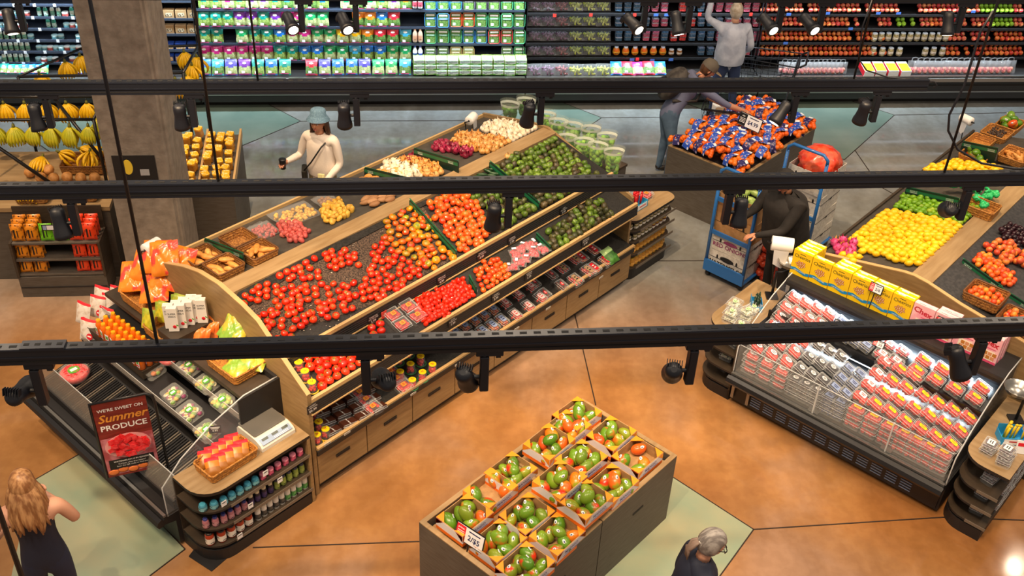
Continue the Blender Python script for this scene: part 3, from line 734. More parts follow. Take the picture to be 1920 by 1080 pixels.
mb = MB(o5); mb.box((7.555, 2.465, .60), (.008, 2.12, .34), CLEAR); mb.tube([(7.555, 1.4, .77), (7.555, 3.53, .77)], .005, CLEARE, 6); obj('front_glass', mb, rcase)
for vv in (1.95, 2.68):
    mb = MB(o5); mb.box((7.60, vv, .445), (.09, .10, .012), CHROME); mb.box((7.56, vv, .6), (.02, .012, .34), CLEARE); obj('glass_bracket', mb, rcase)
RUP = (8.05, .90, 8.40, 1.00)
mb = MB(o5); mb.prism([(8.03, .84), (8.03, .93), (8.05, .93), (8.05, .89), (8.42, .99), (8.42, .84)], 1.40, 3.53, STEP, 'Y'); u_ = obj('upper_shelf', mb, rcase)
mb = MB(o5); mb.box((8.05, 2.46, .832), (.03, 2.0, .012), M('led_strip_white', 'f2f8ff', .4, emit=4)); obj('light_strip', mb, u_)
mb = MB(o5); mb.prism([(8.30, 1.10), (8.30, 1.165), (8.71, 1.165), (8.71, .9), (8.42, .9), (8.42, 1.10)], 1.39, 3.54, BLK2, 'Y'); tl = obj('top_ledge', mb, rcase)
mb = MB(o5); mb.box((8.40, 2.46, 1.093), (.03, 2.0, .012), M('led_strip_white', 'f2f8ff', .4, emit=4)); obj('light_strip', mb, tl)
mb = MB(o5); mb.box((8.30, 2.46, 1.15), (.008, 2.14, .03), M('ledge_edge_grey', '2c2b2e', .3)); obj('ledge_edge', mb, rcase)
for a, z, e in ((8.03, .85, 12), (8.36, 1.09, 10)):
    lo_ = lamp('AREA', 'case_led', xy(a, 2.46, z, AZ), e, COOL, None, .05, 2.0, spread=110); lo_.rotation_euler = (0, 0, AZ)
lrc = endcap('endcap_shelf', 'rounded tan topped end cap shelf of boxed fruit right of the berry case', 7.57, 1.355, -pi / 2, .42, 1.05, (.16, .34, .52), .78, r=.2, both=False, open_end=False)
# ================================================================== GOODS: helpers
def inpoly(x, y, P):
    c = False; n = len(P)
    for i in range(n):
        x1, y1 = P[i][0], P[i][1]; x2, y2 = P[(i + 1) % n][0], P[(i + 1) % n][1]
        if (y1 > y) != (y2 > y) and x < (x2 - x1) * (y - y1) / (y2 - y1) + x1: c = not c
    return c
def fill(mks, poly, sl, r, du, dv, lab, group, rowword='above top tray lip', jit=.18, layers=1, lp=.6, keep=1.0, tilt=1.0, zr=None, flip=1,
         smin=.9, smax=1.08, rot=None, cap=None, lay_h=.8):
    """set fruit out in staggered rows inside the pixel polygon on sloped tray SL; every one an object"""
    zr = r if zr is None else zr
    P = [S(p, sl, zr) for p in poly]; k = (sl[3] - sl[1]) / (sl[2] - sl[0])
    us = [p[0] for p in P]; vs = [p[1] for p in P]
    lo = min(sl[0], sl[2]) + r * .55; hi = max(sl[0], sl[2]) - r * .7
    out = []; rows = 0; v = min(vs) + dv * .5
    while v < max(vs):
        u = min(us) + (du / 2 if rows % 2 else 0) + du * .3; row = []
        while u < max(us):
            a = u + RND.uniform(-jit, jit) * du; b = v + RND.uniform(-jit, jit) * dv
            if lo < b < hi and inpoly(a, b, P) and RND.random() < keep: row.append((a, b, 0))
            u += du
        if row: out.append(row)
        v += dv; rows += 1
    for L_ in range(1, layers):
        P2c = (sum(us) / len(us), sum(vs) / len(vs)); sh = 1 - .16 * L_
        P2 = [(P2c[0] + (p[0] - P2c[0]) * sh, P2c[1] + (p[1] - P2c[1]) * sh) for p in P]
        v = min(vs) + dv
        while v < max(vs):
            u = min(us) + du * .8; row = []
            while u < max(us):
                a = u + RND.uniform(-.3, .3) * du; b = v + RND.uniform(-.3, .3) * dv
                if lo + r * .5 < b < hi - r * .5 and inpoly(a, b, P2) and RND.random() < lp: row.append((a, b, L_))
                u += du
            if row: out.append(row)
            v += dv
    n = 0
    base = [r_ for r_ in out if r_[0][2] == 0]; top = [r_ for r_ in out if r_[0][2] > 0]
    if flip < 0: base = base[::-1]; top = top[::-1]
    for ly, rows_ in ((0, base), (1, top)):
        for ri, row in enumerate(rows_):
            for ci, (a, b, L_) in enumerate(sorted(row)):
                z = sl[1] + k * (b - sl[0]) + zr + L_ * r * lay_h
                if cap and n >= cap: return n
                mk = mks[RND.randrange(len(mks))] if isinstance(mks, list) else mks
                rt = (RND.uniform(-tilt, tilt), RND.uniform(-tilt, tilt), RND.uniform(0, 6.28)) if rot is None else (rot[0] + RND.uniform(-.25, .25), rot[1] + RND.uniform(-.25, .25), AZ + rot[2] + RND.uniform(-.3, .3))
                s_ = RND.uniform(smin, smax)
                nm = lab if isinstance(lab, str) else lab[mks.index(mk)]
                mk.put(xy(a, b, z), rt, '%s, %s from left, %s %srow %s' % (nm, nth(ci), nth(ri), 'heaped ' if ly else '', rowword), group, s_)
                n += 1
    return n
# ---- fruit shapes
GLOSS = dict(rough=.22, spec=.6, coat=.25)
TOM = M('tomato_red', 'd3230c', rough=.2, spec=.6, coat=.3, var=['c41a08', 'd8280c', 'e03a12', 'c81c0a'])
TOMO = M('tomato_orange_red', 'e04a14', rough=.22, spec=.6, coat=.3, var=['d83410', 'e85a1a', 'de4212', 'ee6f20', 'd02c0e'])
TOMH = M('heirloom_tomato', 'd84a10', rough=.22, spec=.6, coat=.3, var=['c82010', 'e8920c', 'd02a14', 'f0a010', 'b8480e', 'c81e14', '8f9a18', 'e0660e'], noise=(14, (.5, .75)), ncol='b5340c')
CALYX = M('calyx_green', '4f7a1e', .6)
def tomato_mb(m, r=.036, fl=.84, lobes=0):
    mb = MB(); mb.ell((0, 0, 0), (r, r, r * fl), m, 12, 8, fn=(lambda a, t: 1 + lobes * .06 * cos(5 * a) * cos(t)) if lobes else None)
    for k in range(5):
        a = k * 2 * pi / 5; c, s_ = cos(a), sin(a); L_ = r * .55
        mb.add([(0, 0, r * fl * 1.04), (c * L_ * .5 - s_ * L_ * .16, s_ * L_ * .5 + c * L_ * .16, r * fl * 1.02), (c * L_, s_ * L_, r * fl * .93), (c * L_ * .5 + s_ * L_ * .16, s_ * L_ * .5 - c * L_ * .16, r * fl * 1.02)], [(0, 1, 2, 3)], CALYX)
    mb.tube([(0, 0, r * fl * .95), (.002, 0, r * fl * 1.22)], .0022, CALYX, 5)
    return mb
vine_tomato = fruit('vine_tomato', tomato_mb(TOM), 'tomato'); orange_tomato = fruit('orange_tomato', tomato_mb(TOMO), 'tomato')
heirloom = fruit('heirloom_tomato', tomato_mb(TOMH, .042, .72, 1), 'tomato'); large_tomato = fruit('large_tomato', tomato_mb(TOM, .043, .8), 'tomato')
PLUM = M('plum_tomato_red', 'd42410', rough=.2, coat=.3, var=['c81c0c', 'de2e10', 'd42a14'])
mb = MB(); mb.ell((0, 0, 0), (.025, .025, .033), PLUM, 10, 7); plum_tomato = fruit('plum_tomato', mb, 'tomato')
AVG = M('avocado_green', '5a7a20', rough=.34, spec=.5, var=['4a6c1e', '648026', '76962c', '527020', '62782a'], noise=(55, (.45, .62)), ncol='38501a')
AVD = M('avocado_dark', '3a3b1c', rough=.42, spec=.5, var=['3c4520', '4a3a22', '545c24', '33361e', '5a4a2a'], noise=(50, (.45, .62)), ncol='26281a')
def avo(m):
    mb = MB(); mb.ell((0, 0, 0), (.037, .037, .047), m, 10, 8, fn=lambda a, t: 1 - .12 * sin(t)); mb.cyl((0, 0, .044), .004, .005, M('fruit_stem', '5a4526', .8), 6); return mb
avo_g = fruit('avocado', avo(AVG), 'avocado'); avo_d = fruit('avocado', avo(AVD), 'avocado')
LEM = M('lemon_yellow', 'f2c00c', rough=.38, var=['f0b808', 'f6cc14', 'eec010', 'f4b60a', 'e6c41c'], bump=.25, bscale=160)
mb = MB(); mb.ell((0, 0, 0), (.0345, .0345, .042), LEM, 12, 9); mb.ell((0, 0, .041), (.010, .010, .009), LEM, 7, 5); mb.ell((0, 0, -.041), (.008, .008, .006), LEM, 7, 5); lemon = fruit('lemon', mb, 'lemon')
LIM = M('lime_green', '6f9c14', rough=.35, var=['5f9012', '84b01c', '6aa014', '4f7a10', '98b428'], bump=.2, bscale=160)
mb = MB(); mb.ell((0, 0, 0), (.028, .028, .033), LIM, 10, 8); mb.ell((0, 0, .032), (.006, .006, .006), LIM, 6, 4); lime = fruit('lime', mb, 'lime')
def onion_mb(m):
    mb = MB(); mb.lathe([(0, -.03), (.018, -.028), (.033, -.016), (.038, 0), (.034, .015), (.02, .027), (.008, .034), (.005, .05), (.008, .056)], m, 12, cap=False); return mb
onion_w = fruit('white_onion', onion_mb(M('onion_white', 'ece0cc', .35, var=['efe6d6', 'e6d6bc', 'f2ebe0'], noise=(20, (.4, .7)), ncol='d9c6a4')), 'onion')
onion_y = fruit('brown_onion', onion_mb(M('onion_brown', 'd39a52', .35, var=['dba860', 'c88a40', 'e0b878', 'd09444'], noise=(18, (.4, .7)), ncol='b8752e')), 'onion')
onion_r = fruit('red_onion', onion_mb(M('onion_red', '8a1a3a', .3, var=['7a1430', 'a02448', '6a1028', 'b03a58'])), 'onion')
def potato_mb(m, rx=.03, rz=.042, seed=1):
    mb = MB(); rr = random.Random(seed); p = [rr.uniform(0, 6) for _ in range(4)]
    mb.ell((0, 0, 0), (rx, rx * .9, rz), m, 10, 8, fn=lambda a, t: 1 + .09 * sin(2 * a + p[0]) * cos(t) + .08 * sin(3 * t + p[1])); return mb
pot_y = fruit('yellow_potato', potato_mb(M('potato_yellow', 'd8a83c', .5, var=['d4a236', 'e2b74c', 'c8923a'], noise=(25, (.45, .65)), ncol='b88a34')), 'potato')
pot_r = fruit('red_potato', potato_mb(M('potato_red', 'a8403c', .5, var=['a03a3a', 'b85048', '9c4444', 'c06458']), .028, .034, 2), 'potato')
pot_s = fruit('sweet_potato', potato_mb(M('sweet_potato_skin', 'dd9a48', .55, var=['e0a050', 'd08a3c', 'e8ac5c'], noise=(25, (.45, .65)), ncol='b87a34'), .03, .08, 3), 'sweet potato')
pot_b = fruit('russet_potato', potato_mb(M('russet_skin', '9c7048', .65, var=['a0764e', '8f6540', 'ab8058']), .034, .062, 4), 'potato')
MANG = M('mango_skin', '5a8a1e', rough=.28, spec=.5, coat=.15, var=['4f7f1a', '6a9222', '7a9a24', '4a7a1e', '8a9428', '5c8c20'], noise=(9, (.54, .66)), ncol='d8341a')
MANG2 = M('mango_red_skin', 'd8501e', rough=.28, spec=.5, coat=.15, var=['d84a20', 'e0641e', 'd05a18', 'e8801e', 'c83c1e'], noise=(9, (.48, .62)), ncol='8a961e')
STK = M('fruit_sticker', 'eeeef0', .4); STKB = M('fruit_sticker_print', '3a4a7a', .4)
STKm = MB(); STKm.lathe([(.0, .003), (.014, .0018), (.017, 0)], STK, 12, sx=.62, sy=1); STKm.lathe([(.0, .0034), (.008, .0028)], STKB, 8, sx=.5, sy=1, cap=False); STKme = STKm.mesh('sticker')
def mango(m, nm):
    mb = MB(); mb.ell((0, 0, 0), (.043, .050, .062), m, 14, 10, fn=lambda a, t: 1 + .10 * cos(a) * sin(t + .6) - .10 * sin(t)); mb.cyl((0, 0, .058), .004, .006, M('fruit_stem', '5a4526', .8), 6)
    o = obj(nm, mb); o['category'] = 'mango'
    s_ = obj('sticker', STKme, o); s_.location = (0, -.0485, .012); s_.rotation_euler = (pi / 2 + .15, 0, .1)
    return Maker(o)
mango_g = mango(MANG, 'mango'); mango_r = mango(MANG2, 'mango')
APR = M('apricot_skin', 'ee7a1e', rough=.42, var=['f08a20', 'e2601c', 'd8401e', 'f2a030', 'e04a1c'], noise=(22, (.45, .65)), ncol='d8481c')
PEA = M('nectarine_skin', 'c8341e', rough=.3, var=['c02a20', 'd8502a', 'b82420', 'e47a40', 'cc3a2a'], noise=(20, (.45, .65)), ncol='e8903a')
PLM = M('black_plum', '2a1018', rough=.3, var=['240c14', '34141e', '1c0a12'])
def stone(m, r=.032):
    mb = MB(); mb.ell((0, 0, 0), (r, r, r * .94), m, 11, 8, fn=lambda a, t: 1 - .05 * max(0, cos(a)) ** 8); return mb
apricot = fruit('apricot', stone(APR, .03), 'apricot'); nectarine = fruit('nectarine', stone(PEA, .036), 'nectarine'); plum = fruit('plum', stone(PLM, .028), 'plum')
LEAFG = M('leafy_green', '6cb43a', .5, noise=(30, (.35, .65)), ncol='9cc84a'); LEAFD = M('leafy_dark', '2a5a20', .5, noise=(30, (.35, .65)), ncol='4c8a34')

# ---- MAIN DISPLAY, top tray
G = 'vine tomatoes in the top tray'
fill(vine_tomato, [(450, 565), (505, 505), (520, 478), (565, 470), (592, 478), (600, 520), (655, 535), (640, 590), (560, 620), (548, 640), (508, 640)], TOP, .034, .079, .070, 'red vine tomato', G, jit=.26, layers=2, lp=.12, tilt=.7, keep=.86)
fill(vine_tomato, [(600, 480), (640, 462), (680, 478), (675, 500), (640, 505), (612, 500)], TOP, .034, .076, .068, 'upper middle vine tomato', G, jit=.2, tilt=.7)
fill(vine_tomato, [(625, 555), (665, 520), (690, 545), (690, 595), (655, 600), (640, 600)], TOP, .034, .078, .070, 'lower middle vine tomato', G, jit=.25, tilt=.7, keep=.85)
fill(vine_tomato, [(695, 462), (722, 450), (740, 470), (790, 490), (800, 530), (760, 555), (700, 568), (672, 525), (695, 500)], TOP, .034, .077, .068, 'vine tomato beside heirlooms', G, jit=.25, tilt=.7, keep=.85)
fill(heirloom, [(715, 432), (720, 408), (775, 388), (800, 400), (838, 460), (862, 485), (850, 505), (800, 520), (770, 490), (720, 455)], TOP, .036, .082, .074, 'heirloom tomato', 'heirloom tomatoes in the top tray', jit=.24, layers=2, lp=.2, tilt=.5, smin=.75, smax=1.05)
fill(orange_tomato, [(788, 368), (850, 355), (880, 362), (935, 432), (938, 450), (890, 480), (862, 470), (830, 430)], TOP, .034, .071, .063, 'orange red tomato', 'orange red tomatoes in the top tray', jit=.24, layers=2, lp=.22, tilt=.8)
fill([avo_g, avo_d], [(862, 355), (925, 345), (960, 350), (1010, 398), (1010, 412), (952, 448), (935, 420)], TOP, .036, .08, .066, ['green avocado left of divider', 'dark avocado left of divider'], 'avocados in the top tray', jit=.15, layers=2, lp=.08, tilt=1.2)
fill([avo_d, avo_d, avo_g], [(1015, 392), (980, 350), (1085, 345), (1108, 352), (1100, 368), (1025, 402)], TOP, .036, .08, .066, ['dark avocado right of divider'] * 2 + ['olive avocado right of divider'], 'avocados in the top tray', jit=.15, layers=1, tilt=1.2)
fill([avo_g, avo_g, avo_g, avo_d], [(925, 318), (950, 285), (990, 262), (1012, 244), (1030, 250), (1085, 295), (1130, 336), (1100, 348), (985, 346)], TOP, .036, .079, .066, ['green avocado in large heap'] * 3 + ['dark avocado in large heap'], 'heaped avocados behind the middle track', jit=.14, layers=2, lp=.12, tilt=1.2, rowword='up slope')
cuc = MB(); cuc.ell((0, 0, 0), (.02, .02, .06), M('cucumber_green', '1d4020', .35, var=['1a3c1c', '244a26']), 9, 8); cucumber = fruit('cucumber', cuc, 'cucumber')
fill(cucumber, [(872, 345), (885, 318), (912, 305), (950, 332), (945, 345)], TOP, .022, .085, .05, 'small dark cucumber', 'small cucumbers in the top tray', rot=(pi / 2, 0, .6))
# ---- middle tray
fill(large_tomato, [(560, 660), (580, 650), (672, 648), (690, 668), (650, 700), (608, 728), (590, 715), (575, 680)], MID, .038, .083, .068, 'large red tomato', 'large tomatoes in the middle tray', jit=.1, tilt=.5, rowword='above middle tray lip')
fill(large_tomato, [(700, 605), (720, 598), (732, 632), (700, 640), (690, 632)], MID, .038, .083, .068, 'large tomato beside boxed ones', 'large tomatoes in the middle tray', jit=.1, tilt=.5, rowword='above middle tray lip')
fill(plum_tomato, [(778, 590), (782, 560), (840, 532), (868, 518), (893, 556), (868, 578), (800, 618)], MID, .026, .048, .042, 'plum tomato', 'plum tomatoes in the middle tray', jit=.2, layers=2, lp=.5, tilt=1.2, rowword='above middle tray lip')
fill(orange_tomato, [(888, 508), (905, 490), (930, 480), (968, 518), (965, 535), (912, 562)], MID, .032, .060, .053, 'orange tomato', 'orange tomatoes in the middle tray', jit=.2, layers=2, lp=.4, tilt=.8, smin=.75, smax=.9, rowword='above middle tray lip')
fill([avo_g, avo_d, avo_d], [(1020, 430), (1105, 378), (1125, 372), (1150, 398), (1145, 408), (1035, 474)], MID, .036, .078, .064, ['green avocado', 'dark avocado', 'dark avocado'], 'avocados in the middle tray', jit=.16, layers=2, lp=.3, tilt=1.2, rowword='above middle tray lip')
# ---- the pale rear slope: roots and onions
fill(pot_y, [(605, 378), (640, 372), (662, 392), (650, 405), (612, 420), (600, 400)], BACK, .034, .062, .055, 'yellow potato', 'large yellow potatoes on the rear slope', 'behind the plank', layers=2, lp=.5, tilt=1.3, flip=-1)
fill(pot_r, [(520, 420), (545, 408), (580, 432), (570, 450), (545, 452), (528, 440)], BACK, .030, .056, .05, 'red potato', 'loose red potatoes on the rear slope', 'behind the plank', layers=2, lp=.5, tilt=1.3, flip=-1)
fill(pot_s, [(672, 338), (700, 318), (760, 322), (752, 338)], BACK, .034, .13, .06, 'sweet potato', 'sweet potatoes above the middle track', 'behind the plank', rot=(pi / 2, 0, .9), layers=2, lp=.6)
fill(pot_b, [(672, 376), (700, 362), (745, 365), (728, 384), (690, 384)], BACK, .034, .115, .06, 'russet potato', 'russet potatoes below the middle track', 'behind the plank', rot=(pi / 2, 0, 1.2))
fill(onion_w, [(712, 322), (722, 300), (740, 302), (790, 318), (796, 335), (740, 338)], BACK, .034, .070, .06, 'white onion at the divider', 'white onions before the divider', 'behind the plank', layers=2, lp=.6, tilt=.8, flip=-1)
fill(onion_y, [(745, 300), (770, 292), (820, 305), (830, 322), (800, 338), (785, 318)], BACK, .034, .070, .06, 'brown onion at the divider', 'brown onions before the divider', 'behind the plank', layers=2, lp=.5, tilt=.8, flip=-1)
fill(onion_r, [(755, 302), (765, 290), (785, 288), (798, 298), (790, 306)], BACK, .034, .068, .06, 'red onion at the divider', 'few red onions before the divider', 'behind the plank', tilt=.8, flip=-1)
fill(onion_r, [(808, 278), (825, 262), (850, 268), (888, 282), (875, 292), (845, 285)], BACK, .034, .066, .056, 'red onion', 'red onions on the rear slope', 'behind the plank', layers=2, lp=.5, tilt=.8, flip=-1)
fill(onion_y, [(845, 268), (858, 252), (890, 248), (950, 262), (965, 272), (922, 292), (890, 280)], BACK, .034, .066, .056, 'brown onion', 'brown onions on the rear slope', 'behind the plank', layers=2, lp=.5, tilt=.8, flip=-1)
fill(onion_w, [(900, 242), (915, 228), (945, 226), (1005, 240), (1008, 250), (975, 266), (940, 258)], BACK, .034, .066, .056, 'white onion', 'white onions on the rear slope', 'behind the plank', layers=2, lp=.5, tilt=.8, flip=-1)
p = S((952, 296), TOP, .05); onion_y.put(xy(p[0], p[1], p[2] + .02), (.3, 0, 0), 'single brown onion lying on the ridge plank', 'brown onions on the rear slope')
# ---- right table
LG = 'lemons on the right table'
fill(lemon, [(1590, 448), (1668, 392), (1700, 398), (1800, 418), (1812, 432), (1735, 502), (1690, 492), (1618, 472)], RLS, .036, .078, .068, 'yellow lemon', LG, 'back from the plank', rot=(pi / 2, 0, .5), layers=2, lp=.35, jit=.08, flip=1)
fill(lemon, [(1575, 478), (1598, 468), (1618, 480), (1600, 490)], RLS, .036, .078, .066, 'lemon beside pink bundle', LG, 'back from the plank', rot=(pi / 2, 0, .5))
fill(lime, [(1672, 388), (1698, 362), (1770, 368), (1850, 392), (1850, 400), (1815, 422), (1760, 408)], RLS, .029, .062, .054, 'green lime', 'limes on the right table', 'back from the plank', rot=(pi / 2, 0, .5), layers=2, lp=.45, jit=.1)
fill(lemon, [(1728, 322), (1738, 312), (1778, 300), (1875, 310), (1870, 322)], RLS, .036, .080, .07, 'lemon above the track', 'lemons above the middle track', 'back from the plank', rot=(pi / 2, 0, .5), layers=2, lp=.7)
fill(plum, [(1870, 430), (1890, 418), (1925, 430), (1925, 462), (1890, 460)], RRS, .028, .054, .048, 'black plum', 'black plums on the right slope', 'down from the plank', layers=2, lp=.6, flip=-1)
fill(nectarine, [(1842, 462), (1880, 448), (1925, 475), (1925, 500), (1880, 490)], RRS, .036, .072, .064, 'red nectarine', 'nectarines on the right slope', 'down from the plank', layers=2, lp=.4, flip=-1)
fill(apricot, [(1820, 488), (1838, 470), (1880, 492), (1908, 520), (1898, 536), (1868, 528)], RRS, .030, .060, .053, 'orange apricot', 'loose apricots on the right slope', 'down from the plank', layers=2, lp=.7, flip=-1)
# ================================================================== BASKETS, BOXES AND BAGS
WICK = M('wicker', 'b07a3a', .6, noise=(60, (.4, .6)), ncol='7a4c1e', bump=.9, bscale=110); WICKD = M('wicker_dark', '6b4420', .6)
WICKO = M('wicker_orange', 'c98a3c', .55, noise=(60, (.4, .6)), ncol='96602a', bump=.8, bscale=110)
def basket(label, c, L_, W_, h, rz=0.0, m=None, group=None, sl=0.0):
    """rectangular woven basket; c = centre of its floor"""
    m = m or WICK
    t = thing('wicker_basket', label, 'basket', c, 0, group); t.rotation_euler = (sl, 0, rz)
    mb = MB(); tp = .012; th = .010
    def ring(z, g):
        a, b = L_ / 2 - tp + tp * z / h + g, W_ / 2 - tp + tp * z / h + g; r = .02
        return [(-a + r, -b), (a - r, -b), (a, -b + r), (a, b - r), (a - r, b), (-a + r, b), (-a, b - r), (-a, -b + r)]
    n = 7; vs = []; 
    lev = [(h * k / n, (.003 if k % 2 else 0)) for k in range(n + 1)]
    for z, g in lev: vs += [(x, y, z) for x, y in ring(z, g)]
    for z, g in lev[::-1]: vs += [(x, y, max(z, .01)) for x, y in ring(z, g - th)]
    K = 2 * (n + 1); fs = [(j * 8 + i, j * 8 + (i + 1) % 8, (j + 1) * 8 + (i + 1) % 8, (j + 1) * 8 + i) for j in range(K - 1) for i in range(8)]
    fs += [tuple(range(8))[::-1], tuple(range((K - 1) * 8, K * 8))]
    mb.add(vs, fs, m); obj('woven_body', mb, t)
    mb = MB(); pts = [(x, y, h) for x, y in ring(h, -.003)]; mb.tube(pts, .0085, m if m is WICKO else WICKD, 6, closed=True); obj('rim', mb, t)
    return t
def local_pt(root, x, y, z):
    from mathutils import Euler
    return Vector(root.location) + Euler(root.rotation_euler).to_matrix() @ Vector((x, y, z))
def heap(mks, root, L_, W_, z0, r, n, nm, where, group, tilt=1.3, seed=0, rows=None, rotf=None):
    """n fruits inside a container whose floor is L_ x W_; two layers"""
    rr = random.Random(seed); pts = []
    tries = 0; dd = r * 1.75
    while len(pts) < n and tries < 4000:
        tries += 1; a = rr.uniform(-L_ / 2 + r, L_ / 2 - r); b = rr.uniform(-W_ / 2 + r, W_ / 2 - r); 
        ly = 0
        for q in pts:
            if hypot(a - q[0], b - q[1]) < dd: ly = max(ly, q[2] + 1)
        if ly > 2 or (tries < 2500 and ly > (1 if len(pts) > n * .55 else 0)): continue
        pts.append((a, b, ly))
    pts.sort(key=lambda q: (-q[1], q[0]))
    for i, (a, b, ly) in enumerate(pts):
        p = local_pt(root, a, b, z0 + r + ly * r * 1.15)
        mk = mks[rr.randrange(len(mks))] if isinstance(mks, list) else mks
        rt = (rr.uniform(-tilt, tilt), rr.uniform(-tilt, tilt), rr.uniform(0, 6.28)) if rotf is None else rotf(rr)
        mk.put(p, rt, '%s, %s from the back in %s' % (nm, nth(i), where), group, rr.uniform(.9, 1.06))
def onS(px, sl, dz=0):
    p = S(px, sl, dz); return xy(*p)
KB = (BACK[3] - BACK[1]) / (BACK[2] - BACK[0])
for i, (px, L_, W_, lab, mk, nm, n) in enumerate([
    ((378, 482), .30, .27, 'front left wicker basket of yellow sweet potatoes', pot_s, 'yellow sweet potato', 8), ((420, 500), .29, .27, 'wicker basket of yellow sweet potatoes nearest the ridge plank', pot_s, 'pale sweet potato', 8),
    ((447, 450), .28, .27, 'empty looking wicker basket behind the green divider', None, '', 0), ((484, 472), .29, .27, 'wicker basket of brown sweet potatoes beside the bagged red potatoes', pot_s, 'brown sweet potato', 8)]):
    p = S(px, BACK, .08); c = xy(p[0], p[1], p[2] - .068)
    b = basket(lab, c, L_, W_, .10, AZ, WICK, 'wicker baskets on the rear slope'); 
    if mk: heap(mk, b, L_ - .02, W_ - .02, .02, .03, n, nm, lab.replace('wicker ', '').split(' of ')[0] + ' of the rear slope' if i == 0 else ['', 'the basket nearest the plank', '', 'the basket by the red potatoes'][i], nm.replace('potato', 'potatoes') + ' in a basket', seed=i + 3, rotf=lambda rr: (pi / 2, 0, rr.uniform(-1, 1) + .9))
# ---- bags: pillow shapes
def s_T(mb, X): return mb.T if X is None else mb.T @ X
def pillow(mb, w, h, th, matfn, X=None, nu=8, nv=10, seed=0, wr=.12, flat=False):
    rr = random.Random(seed); ph = [rr.uniform(0, 6.28) for _ in range(6)]
    def z(s_, t_):
        x, y = 2 * s_ - 1, 2 * t_ - 1; b = max(0, 1 - abs(x) ** 3) ** .6 * max(0, 1 - abs(y) ** 3.5) ** .6
        return th * b * (1 + wr * sin(7 * x + ph[0]) * cos(6 * y + ph[1]) + wr * .6 * sin(13 * x + 9 * y + ph[2]))
    def pos(s_, t_, sg):
        x = (s_ - .5) * w * (1 - .08 * (1 - abs(2 * t_ - 1) ** 4) * 0 + .02 * sin(9 * t_ + ph[3])); y = (t_ - .5) * h * (1 + .015 * sin(8 * s_ + ph[4]))
        return (x, y, z(s_, t_) * (1 if sg > 0 else (0 if flat else -.6)))
    for sg in (1, -1):
        vs = [tuple(s_T(mb, X) @ Vector(pos(a / nu, b / nv, sg))) for a in range(nu + 1) for b in range(nv + 1)]; base = len(mb.v); mb.v += vs
        for j in range(nv):
            for i in range(nu):
                q = (base + i * (nv + 1) + j, base + (i + 1) * (nv + 1) + j, base + (i + 1) * (nv + 1) + j + 1, base + i * (nv + 1) + j + 1)
                mb.f.append(q if sg > 0 else q[::-1]); mb.mi.append(mb._m(matfn((i + .5) / nu, (j + .5) / nv, sg))); mb.sm.append(True)
    return mb
def lumps(mb, w, d, h, r, m, n, seed, z0=0.0, X=None, el=1.0, k=5):
    rr = random.Random(seed)
    for i in range(n):
        mb.ell((rr.uniform(-w / 2 + r, w / 2 - r), rr.uniform(-d / 2 + r, d / 2 - r), z0 + r * .9 + rr.uniform(0, max(0.0001, h - 2 * r))), (r, r, r * el), m, 7, k, X)
STRAW = M('strawberry_red', 'cf1f22', rough=.3, coat=.2, noise=(120, (.48, .62)), ncol='e04a3a'); BLUEB = M('blueberry', '2c3a5e', .5, noise=(60, (.4, .6)), ncol='4a5c84')
BLACKB = M('blackberry', '17141f', .3, noise=(80, (.4, .6)), ncol='3a3346'); RASP = M('raspberry', 'b8203c', .4, noise=(90, (.4, .6)), ncol='d84a60')
CHT = M('cherry_tomato_red', 'c8180e', rough=.18, coat=.3, noise=(15, (.5, .6)), ncol='e03a1a'); CHTO = M('cherry_tomato_mixed', 'd8760e', rough=.2, coat=.3, noise=(30, (.45, .6)), ncol='b8200e'); GRAPEB = M('dark_snack_tomato', '5a2418', rough=.25, coat=.3, noise=(25, (.45, .6)), ncol='8a2a18')
LBW = M('label_white', 'eceef2', .45); LBY = M('label_yellow', 'f6d412', .45); LBB = M('label_blue', '93a6cf', .45); LBP = M('label_pink', 'e9c9cc', .45); LBR = M('label_red', 'd8202e', .45); LBG = M('label_green', '58a838', .45)
LBN = M('label_navy', '27366e', .45); LBT = M('label_tan', 'b99a78', .5); LBO = M('label_orange', 'e89a3a', .45)
INKN = M('ink_navy', '1f2c5c', .5); INKR = M('ink_red', 'c2202c', .5); INKK = M('ink_black', '1a1a1a', .5); INKW = M('ink_white', 'f5f5f2', .5)
